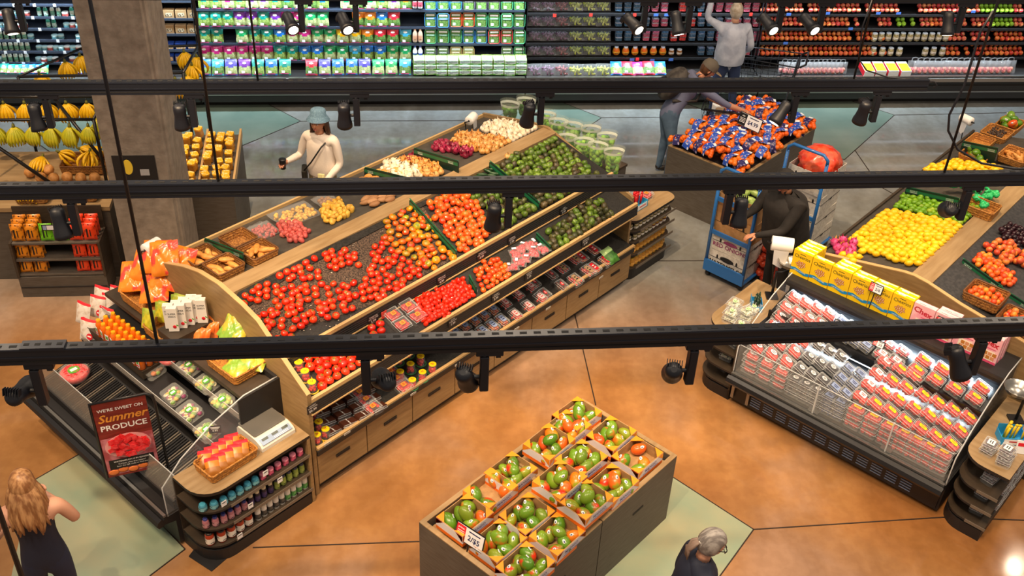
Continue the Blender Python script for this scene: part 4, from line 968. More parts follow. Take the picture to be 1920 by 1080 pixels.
def clam(name, w, d, h, fm, fr, n, lm, shape, lw, ld, ink=None, seed=0, lh=.004, cat='box', word=None, el=1.0, extra=None):
    """clear box: tray (clear plastic), contents, label"""
    o = bpy.data.objects.new(name, None); COL.objects.link(o); o['category'] = cat
    mb = MB(); t_ = .012
    mb.prism([(-w / 2 + t_, -d / 2), (w / 2 - t_, -d / 2), (w / 2, -d / 2 + t_), (w / 2, d / 2 - t_), (w / 2 - t_, d / 2), (-w / 2 + t_, d / 2), (-w / 2, d / 2 - t_), (-w / 2, -d / 2 + t_)], 0, h, PLASTIC)
    mb.tube([(-w / 2, -d / 2, h * .7), (w / 2, -d / 2, h * .7), (w / 2, d / 2, h * .7), (-w / 2, d / 2, h * .7)], .0028, CLEARE, 4, closed=True)
    mb.tube([(-w / 2 + .008, -d / 2 + .008, h), (w / 2 - .008, -d / 2 + .008, h), (w / 2 - .008, d / 2 - .008, h), (-w / 2 + .008, d / 2 - .008, h)], .002, CLEARE, 4, closed=True)
    obj('clear_box', mb, o)
    mb = MB(); lumps(mb, w - .008, d - .008, h - .004, fr, fm, n, seed, .002, None, el); obj('contents', mb, o)
    if lm:
        mb = MB(); z = h + .002
        if shape == 'oval': mb.lathe([(1, -.001), (1, .002)], lm, 16, (0, 0, 0), TR(0, 0, z) @ SCL(lw / 2, ld / 2, 1))
        elif shape == 'round': mb.lathe([(1, -.001), (1, .002)], lm, 16, (0, 0, 0), TR(0, 0, z) @ SCL(lw / 2, lw / 2, 1))
        elif shape == 'wrap': mb.box((0, 0, h / 2), (lw, d + .004, h + .006), lm)
        else: mb.box((0, 0, z), (lw, ld, .003), lm, bev=.008 if shape == 'rbox' else 0)
        if ink:
            zz = z + .0028 if shape != 'wrap' else h + .0042
            if word: mb.text(word, min(ld * .42, lw / (len(word) * .62)), ink, TR(0, 0, zz), .01)
            else:
                for k in range(2): mb.box((0, (k - .5) * ld * .3, zz), (lw * (.62 - .15 * k), ld * .13, .0008), ink)
        obj('label', mb, o)
    return Maker(o)
c_straw = clam('strawberry_box', .155, .125, .075, STRAW, .022, 40, LBW, 'oval', .072, .048, INKN, 1, el=1.2)
c_strawy = clam('strawberry_box', .155, .125, .075, STRAW, .022, 40, LBY, 'rbox', .075, .038, LBO, 2, el=1.2)
c_strawr = clam('strawberry_box', .155, .125, .075, STRAW, .022, 40, LBW, 'rbox', .07, .06, LBR, 3, el=1.2)
c_black = clam('blackberry_box', .125, .115, .06, BLACKB, .014, 36, LBW, 'oval', .055, .042, INKK, 4)
c_blue = clam('blueberry_box', .125, .115, .06, BLUEB, .009, 60, LBB, 'box', .08, .06, INKN, 5)
c_pink = clam('raspberry_box', .14, .115, .06, RASP, .014, 40, LBW, 'box', .07, .07, LBR, 6)
# packs of the bottom and middle trays
c_brown = clam('tomato_pack', .09, .15, .05, GRAPEB, .013, 22, M('pack_film_brown', '4a281c', .35), 'wrap', .07, .1, INKW, 7, word='TOMATO')
c_tom = clam('tomato_pack', .15, .13, .07, CHT, .022, 18, LBO, 'rbox', .05, .045, INKR, 8)
c_lblu = clam('snack_tomato_box', .10, .14, .07, CHTO, .012, 40, LBB, 'rbox', .052, .085, INKN, 9)
c_lpnk = clam('cherry_tomato_box', .10, .14, .07, CHT, .012, 40, LBP, 'rbox', .052, .085, INKR, 10)
c_ldrk = clam('dark_tomato_box', .10, .14, .07, GRAPEB, .012, 40, LBR, 'rbox', .03, .05, INKW, 11)
c_tanl = clam('grape_tomato_box', .13, .15, .06, CHT, .012, 44, LBT, 'rbox', .05, .11, INKK, 12)
c_redl = clam('mixed_tomato_box', .13, .15, .06, CHTO, .012, 44, LBR, 'rbox', .05, .11, INKW, 13)
def grid_px(mk, p00, p10, p01, nu, nv, sl, lab, grp, dz=.0, skip=(), rz=0.0, jr=.06, tiltx=None, up=0.0, name_row='row', sc=None):
    """array of nu x nv things between three pixel corners (origin, end of row, end of column) on slope SL"""
    A_, B_, C_ = (Vector(S(p, sl, dz)) for p in (p00, p10, p01))
    k = (sl[3] - sl[1]) / (sl[2] - sl[0]); tx = math.atan(k)
    for j in range(nv):
        for i in range(nu):
            if (i, j) in skip: continue
            f = i / max(1, nu - 1); g = j / max(1, nv - 1) if nv > 1 else 0
            p = A_ + (B_ - A_) * f + (C_ - A_) * g; z = sl[1] + k * (p.y - sl[0]) + up
            w = lab if isinstance(lab, str) else lab[(i + j) % len(lab)]
            mk.put(xy(p.x, p.y, z), (tx if tiltx is None else tiltx, 0, AZ + rz + RND.uniform(-jr, jr)), '%s, %s from left, %s %s' % (w, nth(i), nth(j), name_row), grp, sc)
T_ = 'tomato packs in the bottom tray'
grid_px(c_brown, (622, 806), (708, 762), (600, 772), 4, 3, BOT, 'brown wrapped tomato pack', T_, .05, rz=pi / 2)
grid_px(c_tom, (697, 762), (755, 722), (672, 735), 2, 3, BOT, 'clear pack of red tomatoes with orange label', T_, .05)
grid_px(c_lblu, (868, 640), (940, 597), (850, 618), 5, 2, BOT, 'blue labelled box of mixed snack tomatoes', 'blue labelled tomato boxes', .06)
grid_px(c_lpnk, (965, 587), (1012, 555), (945, 565), 3, 2, BOT, 'pink labelled box of cherry tomatoes', 'pink labelled tomato boxes', .06)
grid_px(c_ldrk, (1020, 548), (1052, 532), (1000, 528), 2, 2, BOT, 'dark box of snack tomatoes with small red label', 'dark snack tomato boxes', .06)
grid_px(c_tanl, (1078, 522), (1102, 505), (1052, 500), 2, 2, BOT, 'tan labelled box of grape tomatoes', 'tan labelled tomato boxes', .05)
grid_px(c_redl, (1112, 500), (1135, 486), (1088, 480), 2, 2, BOT, 'red labelled box of mixed tomatoes', 'red labelled tomato boxes', .05)
grid_px(c_tom, (752, 606), (780, 590), (735, 588), 2, 2, MID, 'clear tomato pack with orange label', 'boxed tomatoes in the middle tray', .05, name_row='row of the middle tray')
# cups with yellow caps
def cup_mb(green=False):
    o = bpy.data.objects.new('tomato_cup', None); COL.objects.link(o); o['category'] = 'cup'
    mb = MB(); mb.lathe([(.034, 0), (.046, .02), (.042, .085), (.036, .10)], PLASTIC, 14); mb.lathe([(.046, 0), (.058, .006), (.056, .014), (.046, .012)], M('cup_base_green' if green else 'cup_base_yellow', '2f7a4a' if green else 'd8b82a', .35, alpha=.8), 14, cap=False); obj('cup_body', mb, o)
    mb = MB(); lumps(mb, .07, .07, .085, .015, CHT, 22, 5); obj('contents', mb, o)
    mb = MB(); mb.lathe([(.036, .098), (.037, .104), (.034, .107)], LBY, 16); mb.box((0, .006, .108), (.03, .005, .0008), INKR); mb.box((0, -.006, .108), (.02, .004, .0008), INKR); obj('lid', mb, o); return Maker(o)
cup_g = cup_mb(True); cup_y = cup_mb(False)
cl = [((593, 826), BOT, cup_y), ((612, 812), BOT, cup_y), ((598, 797), BOT, cup_y), ((589, 776), BOT, cup_y),
      ((572, 700), MID, cup_y), ((585, 722), MID, cup_y), ((560, 682), MID, cup_y)]
for i, (px, sl, mk) in enumerate(cl):
    p = S(px, sl, .06); p = (max(p[0], 4.03), max(p[1], sl[0] + .06), p[2]); mk.put(xy(p[0], p[1], sl[1] + (p[1] - sl[0]) * .2), (0, 0, i), 'yellow lidded cup of cherry tomatoes, %s at the left end of the %s tray' % (nth(i % 4), 'bottom' if sl is BOT else 'middle'), 'yellow lidded tomato cups')
A_, B_, C_ = S((773, 712), BOT, .1), S((811, 683), BOT, .1), S((752, 698), BOT, .1)
k = 0
for j in range(3):
    for i in range(3):
        u_ = A_[0] + (B_[0] - A_[0]) * i / 2 + (C_[0] - A_[0]) * j; v_ = A_[1] + (B_[1] - A_[1]) * i / 2 + (C_[1] - A_[1]) * j * 1.1
        cup_g.put(xy(u_, v_, BOT[1] + (v_ - BOT[0]) * .198), (0, 0, i * 1.3), 'green based tomato cup with yellow lid, %s in the %s row' % (nth(i), nth(j)), 'green based tomato cups')
# red net bags of radishes in the middle tray
RADR = M('radish_red', 'c01830', .25, coat=.3, noise=(22, (.42, .6)), ncol='e04a58')
o = bpy.data.objects.new('radish_bag', None); COL.objects.link(o); o['category'] = 'bag'
mb = MB(); lumps(mb, .12, .15, .07, .019, RADR, 22, 3); obj('contents', mb, o)
mb = MB(); pillow(mb, .13, .17, .05, lambda a, b, c: PLASTIC, TR(0, 0, .03), 5, 6, 3); obj('clear_film', mb, o)
mb = MB(); mb.box((.01, -.03, .088), (.05, .03, .002), LBW); obj('label', mb, o); rad = Maker(o)
fill(rad, [(940, 500), (985, 452), (1000, 448), (1030, 478), (1028, 495), (965, 528)], MID, .02, .115, .105, 'clear bag of red radishes', 'bagged radishes in the middle tray', tilt=.15, zr=.01, rot=None, jit=.1, smin=.9, smax=1, rowword='above middle tray lip')
p = S((1143, 482), BOT, .05); mb = MB(); pillow(mb, .16, .2, .05, lambda a, b, c: LEAFD if b < .6 else M('herb_bag_film', 'a8cf8a', .3), None, 6, 8, 9)
one('herb_bag', mb, 'green bag of herbs at the right end of the bottom tray', 'bag', xy(p[0], p[1], p[2] + .02), (.5, 0, AZ))
# bagged potatoes on the rear slope
def clear_bag(name, label, px, sl, w, h, fm, r, n, dz=.05, rz=0., seed=1, cat='bag', extra=None):
    p = S(px, sl, dz); t = thing(name, label, cat, xy(p[0], p[1], p[2] - dz + .002), AZ + rz)
    mb = MB(); lumps(mb, w, h, .075, r, fm, n, seed); obj('contents', mb, t)
    mb = MB(); pillow(mb, w * 1.12, h * 1.25, .055, lambda a, b, c: M('clear_film', 'f2f2f2', .1, alpha=.1, spec=.9), TR(0, .03, .035), 8, 8, seed, .2); obj('clear_film', mb, t); return t
clear_bag('potato_bag', 'clear bag of small yellow potatoes on the rear slope', (555, 402), BACK, .40, .27, MATS['potato_yellow'], .02, 120, rz=-.1, seed=4)
clear_bag('potato_bag', 'clear bag of small red potatoes beside the baskets', (497, 432), BACK, .22, .22, MATS['potato_red'], .018, 70, rz=-.1, seed=5)
clear_bag('potato_bag', 'clear pack of brown potatoes under the middle track', (612, 375), BACK, .2, .16, MATS['russet_skin'], .024, 26, rz=-.1, seed=6)
# lettuce bags standing at the far end
LETF = M('lettuce_bag_film', 'e6f0dc', .12, alpha=.16, spec=.8)
def lettuce(px, z, label, s_=1.0, dark=False, grp='bagged lettuce at the far end of the long display'):
    p = auv(px[0], px[1], z + .12); t = thing('lettuce_bag', label, 'bag', xy(p[0], p[1], z), RND.uniform(-.3, .3), grp); t.scale = (s_,) * 3
    mb = MB(); rr = random.Random(int(px[0]))
    for k in range(44):
        h_ = rr.uniform(.05, .24); r_ = .03 + .045 * h_ / .24; a = rr.uniform(0, 6.28)
        mb.ell((cos(a) * r_ * .7, sin(a) * r_ * .5, h_), (.028, .022, .03), LEAFD if (dark and k % 3) or k % 4 == 0 else LEAFG, 6, 4, TR(0, 0, 0))
    obj('leaves', mb, t)
    mb = MB(); mb.lathe([(.03, 0), (.05, .06), (.075, .16), (.095, .27), (.10, .31)], LETF, 12, cap=False, sy=.7)
    mb.lathe([(.0925, .26), (.0965, .285)], M('bag_print_white', 'f2f5ee', .4, alpha=.8), 12, cap=False, sy=.7); obj('sleeve', mb, t)
    return t
# stand behind the right end panel that carries them
mb = MB((8.58, 6.7)); mb.box((9.0, 7.05, .45), (.8, 1.5, .9), GREYW); 
t = thing('produce_stand', 'grey stand at the far end of the long display carrying bagged lettuce', 'stand', xy(8.58, 6.7), AZ); obj('body', mb, t)
mb = MB((8.58, 6.7)); mb.box((9.0, 7.05, .915), (.82, 1.52, .03), DKW); obj('top', mb, t)
LW = ['pair of dark leafy bags', 'first', 'x']
for i, (x, y, dk) in enumerate([(955, 222, 1), (985, 215, 1), (1022, 242, 0), (1045, 255, 0), (1072, 262, 0), (1060, 285, 0), (1092, 292, 0), (1118, 300, 0), (1148, 312, 0), (1105, 268, 0), (1135, 282, 0)]):
    lettuce((x, y + 6), .93, '%s bagged lettuce from the left at the far end of the long display' % nth(i) if not dk else ('tall bag of dark leafy greens, %s of two before the wall case' % ('left' if i == 0 else 'right')), 1.3, dk)

# ================================================================== MANGO CARTONS
CARD = M('carton_kraft', 'b08a5c', .7, noise=(20, (.4, .6)), ncol='a17c50'); CARW = M('carton_white_print', 'd6d2d6', .5); CARO = M('carton_orange', 'f0931a', .5); CARO2 = M('carton_orange_low', 'e8701a', .5); CARP = M('carton_violet_print', '6a6fa8', .5)
def mango_carton():
    o = bpy.data.objects.new('mango_carton', None); COL.objects.link(o); o['category'] = 'carton'
    L_, W_, h = .335, .275, .115
    mb = MB(); th = .006
    for c, d in [((0, -W_ / 2, h / 2), (L_, th, h)), ((0, W_ / 2, h / 2), (L_, th, h)), ((-L_ / 2, 0, h / 2), (th, W_, h)), ((L_ / 2, 0, h / 2), (th, W_, h)), ((0, 0, .004), (L_, W_, .008))]: mb.box(c, d, CARD)
    # printed outsides: white upper, orange lower
    for s_ in (-1, 1):
        mb.box((0, s_ * (W_ / 2 + .0035), h * .62), (L_ + .008, .002, h * .7), CARW); mb.box((0, s_ * (W_ / 2 + .0038), h * .16), (L_ + .008, .002, h * .3), CARO2)
        mb.box((s_ * (L_ / 2 + .0035), 0, h * .62), (.002, W_ + .008, h * .7), CARW); mb.box((s_ * (L_ / 2 + .0038), 0, h * .16), (.002, W_ + .008, h * .3), CARO2)
    X = TR(0, -W_ / 2 - .006, h * .66) @ RX(pi / 2); mb.text('MANGO', .042, CARP, X, .015); mb.box((0, -W_ / 2 - .006, h * .42), (.2, .001, .006), CARP)
    X = TR(L_ / 2 + .006, 0, h * .66) @ RZ(pi / 2) @ RX(pi / 2); mb.text('MANGO', .036, INKK, X, .015)
    obj('carton_body', mb, o)
    for sx in (-1, 1):
        for sy in (-1, 1):
            mb = MB(); a, b = sx * (L_ / 2 + .003), sy * (W_ / 2 + .003); c_ = .085
            mb.prism([(a, b), (a - sx * c_, b), (a, b - sy * c_)] if sx * sy > 0 else [(a, b), (a, b - sy * c_), (a - sx * c_, b)], h + .0, h + .004, CARO)
            mb.add([(a, b, h), (a, b - sy * c_ * .9, h), (a, b, h * .45)], [(0, 1, 2), (2, 1, 0)], CARO, False, TR(sx * .003, 0, 0)); mb.add([(a, b, h), (a - sx * c_ * .9, b, h), (a, b, h * .45)], [(0, 1, 2), (2, 1, 0)], CARO, False, TR(0, sy * .003, 0))
            obj('corner_flap', mb, o)
    return Maker(o)
carton = mango_carton()
# centre pixel of each carton's rim, height of its floor, share of red fruit, where it is
MC = [((1082, 775), .70, .35, 'the farthest carton'), ((1062, 800), .70, .35, 'second carton from the far end, left side'), ((1030, 828), .80, .5, 'left carton of the far group'),
      ((1147, 812), .72, .3, 'second carton along the far edge'), ((1195, 852), .74, .4, 'carton at the right hand corner'), ((1090, 858), .78, .5, 'carton in the middle of the far group'),
      ((1148, 905), .74, .6, 'small mostly hidden carton by the right edge'), ((1050, 898), .86, .85, 'raised carton in the very middle'), ((1098, 935), .84, .6, 'raised carton right of the middle'),
      ((958, 882), .72, .08, 'left carton of the near group, farthest one'), ((920, 915), .72, .3, 'second carton of the near group on the left side'), ((872, 965), .76, .6, 'carton at the left corner behind the price sign'),
      ((988, 962), .74, .25, 'carton in the middle of the near group'), ((1045, 1000), .72, .15, 'carton on the right edge of the near group'), ((935, 1012), .72, .3, 'near carton right of the price sign'), ((985, 1058), .76, .1, 'nearest carton cut by the frame')]
o_used = []
GRD = {}
def cell(i, j, z): return (i, j, z)
# the cartons stand in two blocks of 3 x 3 and 2 x 3 cells; the pixel only picks the cell
for i, (px, z, red, wh) in enumerate(MC):
    p = auv(px[0], px[1], z + .115)
    c = carton.put(xy(p[0], p[1], z), (0, 0, AZ + RND.uniform(-.03, .03)), 'open orange cornered mango carton, ' + wh, 'mango cartons on the bin')
    rr = random.Random(i + 40)
    cand = [(a, b) for a in (-.105, 0, .105) for b in (-.068, .068)]
    rr.shuffle(cand); nn = 6 if i not in (10, 4) else 4
    for k, (a, b) in enumerate(cand[:nn] + ([(.01, .0)] if nn == 6 else [])):
        up = .055 if k < 6 else .115
        q = local_pt(c, a + rr.uniform(-.012, .012), b + rr.uniform(-.01, .01), .008 + up)
        mk = mango_r if rr.random() < red * .6 else mango_g
        mk.put(q, (-1.05 + rr.uniform(-.45, .45), rr.uniform(-.7, .7), rr.uniform(-1.3, 1.3)), '%s mango, %s fruit in %s' % ('reddish' if mk is mango_r else 'green', nth(k), wh), 'mangoes in the open cartons', rr.uniform(1.02, 1.22))
# filler tray under the cartons
mb = MB((3.87, 3.10)); mb.box((4.365, 3.61, .655), (.88, .9, .09), CARD); mb.box((5.375, 3.61, .655), (.88, .9, .09), CARD)
one('cardboard_riser', mb, 'plain cardboard riser layer under the mango cartons', 'cardboard', xy(3.87, 3.10), AZ)
def price_card(label, w, h, l_red, l_txt, price, loc, rot, stem=0.0, red=LBR, dark=False):
    t = thing('price_card', label, 'price sign', loc, 0); t.rotation_euler = rot
    mb = MB(); mb.box((0, 0, 0), (w, .006, h), BLK); obj('frame', mb, t)
    mb = MB(); mb.box((0, -.004, 0), (w - .016, .002, h - .016), LBW); mb.box((-w * .32, -.005, 0), (w * .32, .0022, h - .02), red)
    X = TR(0, -.0066, 0) @ RX(pi / 2)
    mb.text(l_red, h * .17, INKW, X @ TR(-w * .32, h * .26, 0), .015)
    for k in range(4): mb.box((-w * .32, -.0064, h * (.08 - .1 * k)), (w * .24, .001, h * .035), INKW)
    mb.box((w * .15, -.0066, h * .30), (w * .4, .001, h * .06), INKN); mb.text(price, h * .42, INKN, X @ TR(w * .15, -h * .08, 0), .02); obj('card', mb, t)
    if stem: mb = MB(); mb.cyl((0, 0, -h / 2 - stem), .005, stem, BLK, 8); obj('stem', mb, t)
    return t
# sign on the mango bin: pixel corners (856,978) (908,1010) (909,1055) (857,1020)
a = at(856, 978, .95); b = at(908, 1012, .95); d = (b - a)
price_card('mango price sign reading 2 for 5.00 on the near edge of the mango bin', d.length, .15, 'prime', 'Mangoes', '2/$5', (a + b) / 2 - Vector((0, 0, .07)), (-.25, 0, atan2(d.y, d.x)), .12)
# ================================================================== BERRY CASE
KR = (RDK[3] - RDK[1]) / (RDK[2] - RDK[0])
def onuz(px, sl, dz=0.0):
    """pixel on a surface sloping along u: SL=(u0,z0,u1,z1)"""
    k = (sl[3] - sl[1]) / (sl[2] - sl[0]); d = uv(ray(*px)); t = (sl[1] + dz - k * sl[0] - CAM_H) / (d[2] - k * d[0])
    return (d[0] * t, d[1] * t, CAM_H + d[2] * t)
def rcput(mk, u, v, sl, lab, up=0.0, jr=.05, turn=0.0, grp='boxed berries in the island case'):
    k = (sl[3] - sl[1]) / (sl[2] - sl[0]); z = sl[1] + k * (u - sl[0]) + up
    return mk.put(xy(u, v, z), (0, -math.atan(k), AZ + turn + RND.uniform(-jr, jr)), lab, grp)
def colrow(mk, v0, v1, nv, u0, u1, nu, sl, nm, up=0.0, turn=0.0, where='lower deck', skip=()):
    for i in range(nv):
        for j in range(nu):
            if (i, j) in skip: continue
            v = v0 + (v1 - v0) * (i + .5) / nv; u = u0 + (u1 - u0) * (j + .5) / nu
            rcput(mk, u, v, sl, '%s, column %s, %s from glass, %s' % (nm, ['one', 'two', 'three', 'four', 'five'][i], nth(j), where), up, turn=turn)
# lower deck, from left (v 3.5) to right (v 1.4); stack height brings the tops to the glass edge
for up, sfx in ((0.0, 'lower layer'), (.078, 'top layer')):
    pass
colrow(c_straw, 3.50, 3.02, 3, 7.61, 8.12, 4, RDK, 'strawberry box with white oval label', .075, pi / 2)
colrow(c_black, 3.01, 2.66, 3, 7.61, 8.04, 3, RDK, 'blackberry box with white oval label', .075, pi / 2)
colrow(c_blue, 2.65, 2.42, 2, 7.61, 7.95, 3, RDK, 'blueberry box with square label', .07, pi / 2)
colrow(c_strawr, 2.41, 2.28, 1, 7.61, 8.15, 4, RDK, 'strawberry box with white and red label', .10, pi / 2)
colrow(c_strawy, 2.27, 1.99, 2, 7.61, 8.15, 4, RDK, 'strawberry box with yellow label, middle block', .10, pi / 2)
colrow(c_strawy, 1.98, 1.42, 4, 7.61, 8.05, 3, RDK, 'strawberry box with yellow label, right block', .075, pi / 2)
FLT = (7.58, .447, 7.72, .4475)
for L_ in range(3):
    w_ = ['bottom', 'second', 'third'][L_] + ' layer behind the glass'
    colrow(c_straw, 3.50, 3.02, 3, 7.58, 7.72, 1, FLT, 'strawberry box, left', .075 * L_, pi / 2, w_)
    colrow(c_black, 3.01, 2.66, 3, 7.58, 7.72, 1, FLT, 'blackberry box', .07 * L_, pi / 2, w_)
    colrow(c_blue, 2.65, 2.42, 2, 7.58, 7.72, 1, FLT, 'blueberry box', .07 * L_, pi / 2, w_)
    for k_, a_ in enumerate((2.40, 1.92)): colrow(c_strawy, a_, a_ - .48, 4 if k_ else 3, 7.58, 7.72, 1, FLT, 'strawberry box, ' + ('right end', 'middle')[1 - k_], .075 * L_, pi / 2, w_)
# upper shelf
UPX = 'upper shelf'
colrow(c_straw, 3.48, 2.98, 4, 8.07, 8.35, 2, RUP, 'large strawberry box with white oval label', .0, pi / 2, UPX)
colrow(c_blue, 2.95, 2.52, 4, 8.08, 8.34, 2, RUP, 'blueberry box', .0, pi / 2, UPX)
colrow(c_pink, 2.48, 2.20, 2, 8.07, 8.33, 2, RUP, 'raspberry box', .0, pi / 2, UPX)
colrow(c_strawy, 2.16, 1.44, 4, 8.07, 8.33, 2, RUP, 'strawberry box with yellow label', .0, pi / 2, UPX)
# price clips on the upper shelf
for (x, y), red, i in (((1573, 608), LBN, 0), ((1648, 645), LBR, 1)):
    q = auv(x, y, 1.02); 
    price_card('small %s price card on the upper shelf of the berry case' % ('navy' if i == 0 else 'red'), .11, .07, 'sale', 'berries', '2/5', xy(q[0], q[1], q[2]), (-.4, 0, AZ - pi / 2), .06, red)
# cereal boxes on top of the case
CYEL = M('cereal_yellow', 'f4cc10', .4); CBLU = M('cereal_ribbon_blue', '1a8ad0', .4); CPNK = M('cereal_pink', 'f0a0b4', .4, noise=(8, (.4, .6)), ncol='f6c4cc'); CPNK2 = M('cereal_pink_deep', 'e0527c', .4); CRED = M('cereal_red_print', 'c41c34', .4)
OAT = M('cereal_rings', 'c07a30', .6); CREAM = M('cereal_cream', 'f4ead8', .5)
def cereal(kind):
    W_, D_, H_ = .20, .062, .275
    base = CYEL if kind == 'y' else CPNK
    mb = MB(); mb.box((0, 0, H_ / 2), (W_, D_, H_), base); X = TR(0, -D_ / 2 - .001, 0) @ RX(pi / 2)
    mb.box((0, D_ / 2 - .018, H_ + .0006), (W_ - .02, .016, .001), CREAM); mb.box((-.03, -.006, H_ + .0006), (.07, .02, .001), CREAM); mb.box((-.03, -.012, H_ + .0012), (.065, .006, .001), CBLU if kind == 'y' else CPNK2)
    if kind == 'y':
        mb.text('Cheerios', .052, INKK, X @ TR(0, .215, 0) @ RZ(.0), .008, .88)
        for i in range(18):
            a = i * 2.4; r = .006 * math.sqrt(i) * 1.9; c, s_ = cos(a) * r, sin(a) * r * .8
            mb.lathe([(.011, 0), (.011, .0015)], OAT, 9, (0, 0, 0), X @ TR(c, .135 + s_, 0)); mb.lathe([(.0, .0018), (.0045, .0018)], CREAM, 6, (0, 0, 0), X @ TR(c, .135 + s_, 0), cap=False)
        pts = [(-.1, .075), (-.05, .085), (0, .072), (.05, .060), (.1, .070)]
        mb.add([(a, b, .002) for a, b in pts] + [(a, b - .032, .002) for a, b in pts], [(i, i + 5, i + 6, i + 1) for i in range(4)], CBLU, False, X)
        mb.text('LIMITED EDITION', .0165, INKW, X @ TR(0, .058, .003) @ RZ(-.08), .008)
        mb.box((0, -D_ / 2 - .0015, .247), (.06, .001, .005), INKK)
    else:
        mb.text('Chex', .078, CRED, X @ TR(-.005, .205, 0) @ RZ(-.12), .03)
        mb.box((.01, -D_ / 2 - .001, .075), (.12, .001, .10), CREAM)
        for i in range(3):
            for j in range(2): mb.box((-.02 + i * .04 + j * .01, -D_ / 2 - .002, .055 + j * .04), (.034, .002, .034), OAT if (i + j) % 2 else M('cereal_square', 'd8946a', .6))
        mb.box((0, -D_ / 2 - .0012, .012), (.20, .001, .024), CPNK2); mb.box((.03, -D_ / 2 - .0015, .15), (.08, .001, .008), CPNK2)
    o = obj('cereal_box', mb); o['category'] = 'cereal box'; return Maker(o)
cy, cp = cereal('y'), cereal('p')
n = 0
for i in range(10):
    v = 3.48 - i * .207; k = 'y' if i < 6 else 'p'; mk = cy if k == 'y' else cp
    mk.put(xy(8.455, v, 1.166), (0, 0, AZ - pi / 2 + .0), ('yellow cereal box in the front row, %s from the left' % nth(i)) if k == 'y' else ('pink cereal box in the front row, %s from the left' % nth(i - 6)), 'cereal boxes on the berry case')
    depth = [4, 1, 3, 2, 2, 2, 1, 2, 1, 3][i]
    for j in range(1, depth):
        mk.put(xy(8.455 + .0 + j * .066, v - .004 * j, 1.166 ), (0, 0, AZ - pi / 2 + RND.uniform(-.03, .03)), '%s cereal box standing %s behind the %s front box' % ('yellow' if k == 'y' else 'pink', ['', 'first', 'second', 'third'][j], nth(i)), 'cereal boxes on the berry case')
q = auv(1640, 545, 1.45)
price_card('red and white price card before the fourth yellow cereal box', .13, .095, 'sale', 'cereal', '2/6', xy(8.40, q[1] + .02, 1.42), (-.25, 0, AZ - pi / 2), .16)
q = auv(1760, 605, 1.45)
price_card('small price card before the second pink cereal box', .11, .08, 'sale', 'cereal', '2/6', xy(8.40, 2.05, 1.38), (-.25, 0, AZ - pi / 2), .12)

# ---- left rounded end of the berry case: clamshells, scissors box, scale, bag roll
rl = endcap('endcap_shelf', 'rounded end cap shelf of boxed greens left of the berry case', 8.62, 3.57, pi, 1.02, .001, (), .78, r=.0005, open_end=False) if False else None
t = thing('endcap_shelf', 'rounded end cap shelf of boxed greens left of the berry case', 'shelf unit', xy(7.62, 3.57), AZ)
def mirror_cap(L_, D_, r, z0_, z1):
    pts = [(0, 0), (L_, 0), (L_, D_)]
    for k in range(7):
        a = pi / 2 + (pi / 2) * k / 6; pts.append((r + r * cos(a), D_ - r + r * sin(a)))
    mb = MB(); mb.prism(pts, z0_, z1, BLK2); return mb, pts
mb, pts = mirror_cap(1.0, .42, .2, .75, .78); mb.prism(pts, .7795, .781, WOODT); obj('top', mb, t)
for z in (.16, .34, .54): mb, pts = mirror_cap(.98, .42, .2, z - .02, z); mb.prism(pts, z - .0005, z + .001, DKW); obj('shelf', mb, t)
mb, pts = mirror_cap(.96, .40, .2, 0, .12); obj('base', mb, t)
mb = MB(); mb.box((.5, .012, .38), (1.0, .02, .74), DKW); obj('back_panel', mb, t)
c_green = clam('greens_box', .15, .13, .06, M('sprout_green', 'b9bf9a', .5, noise=(40, (.4, .6)), ncol='e4e2d6'), .014, 30, M('label_pale_green', 'cfe0b8', .5), 'round', .05, .05, LBG, 21)
kx = 0
for u, v, z in [(7.80, 3.80, .782), (7.76, 3.66, .782), (7.95, 3.86, .782), (7.93, 3.70, .782), (7.80, 3.80, .845), (7.95, 3.86, .845), (7.93, 3.70, .845), (8.10, 3.72, .782), (7.80, 3.70, .545), (7.95, 3.85, .545), (8.10, 3.85, .545), (7.80, 3.75, .345), (7.98, 3.85, .345), (8.12, 3.87, .345), (7.85, 3.78, .165), (8.02, 3.86, .165)]:
    c_green.put(xy(u, v, z), (0, 0, AZ + RND.uniform(-.25, .25)), 'clear box with pale green label, %s on the end cap left of the berry case' % nth(kx), 'boxed greens on the left end cap'); kx += 1
# scissors box
BOXB = M('box_bright_blue', '2a9ad8', .45)
def tool_box(label, loc, rz, tool, n, box=BOXB, s_=1.0):
    t = thing('peeler_box', label, 'box', loc, rz); t.scale = (s_,) * 3
    mb = MB(); w, d, h = .17, .11, .06
    for c, e in [((0, -d / 2, h / 2), (w, .003, h)), ((0, d / 2, h * .8), (w, .003, h * 1.6)), ((-w / 2, 0, h / 2), (.003, d, h)), ((w / 2, 0, h / 2), (.003, d, h)), ((0, 0, .002), (w, d, .004))]: mb.box(c, e, box)
    mb.box((0, -d / 2 - .003, h * .5), (w * .8, .002, h * .7), LBW); mb.box((.01, -d / 2 - .005, h * .55), (w * .5, .001, h * .14), INKR); obj('carton', mb, t)
    rr = random.Random(n)
    for k in range(n):
        mb = MB(); x, y = rr.uniform(-.06, .06), rr.uniform(-.035, .035)
        mb.tube([(x, y, .01), (x + .004, y, .09), (x + .012, y + .004, .125)], [.006, .009, .008], tool, 7); mb.ell((x + .016, y + .004, .132), (.013, .009, .011), tool, 8, 5); obj('peeler', mb, t)
    return t
tool_box('open blue box of black and green handled tools left of the cereal boxes', xy(8.18, 3.74, .782), AZ + .6, M('handle_dark_green', '20382a', .4), 9)
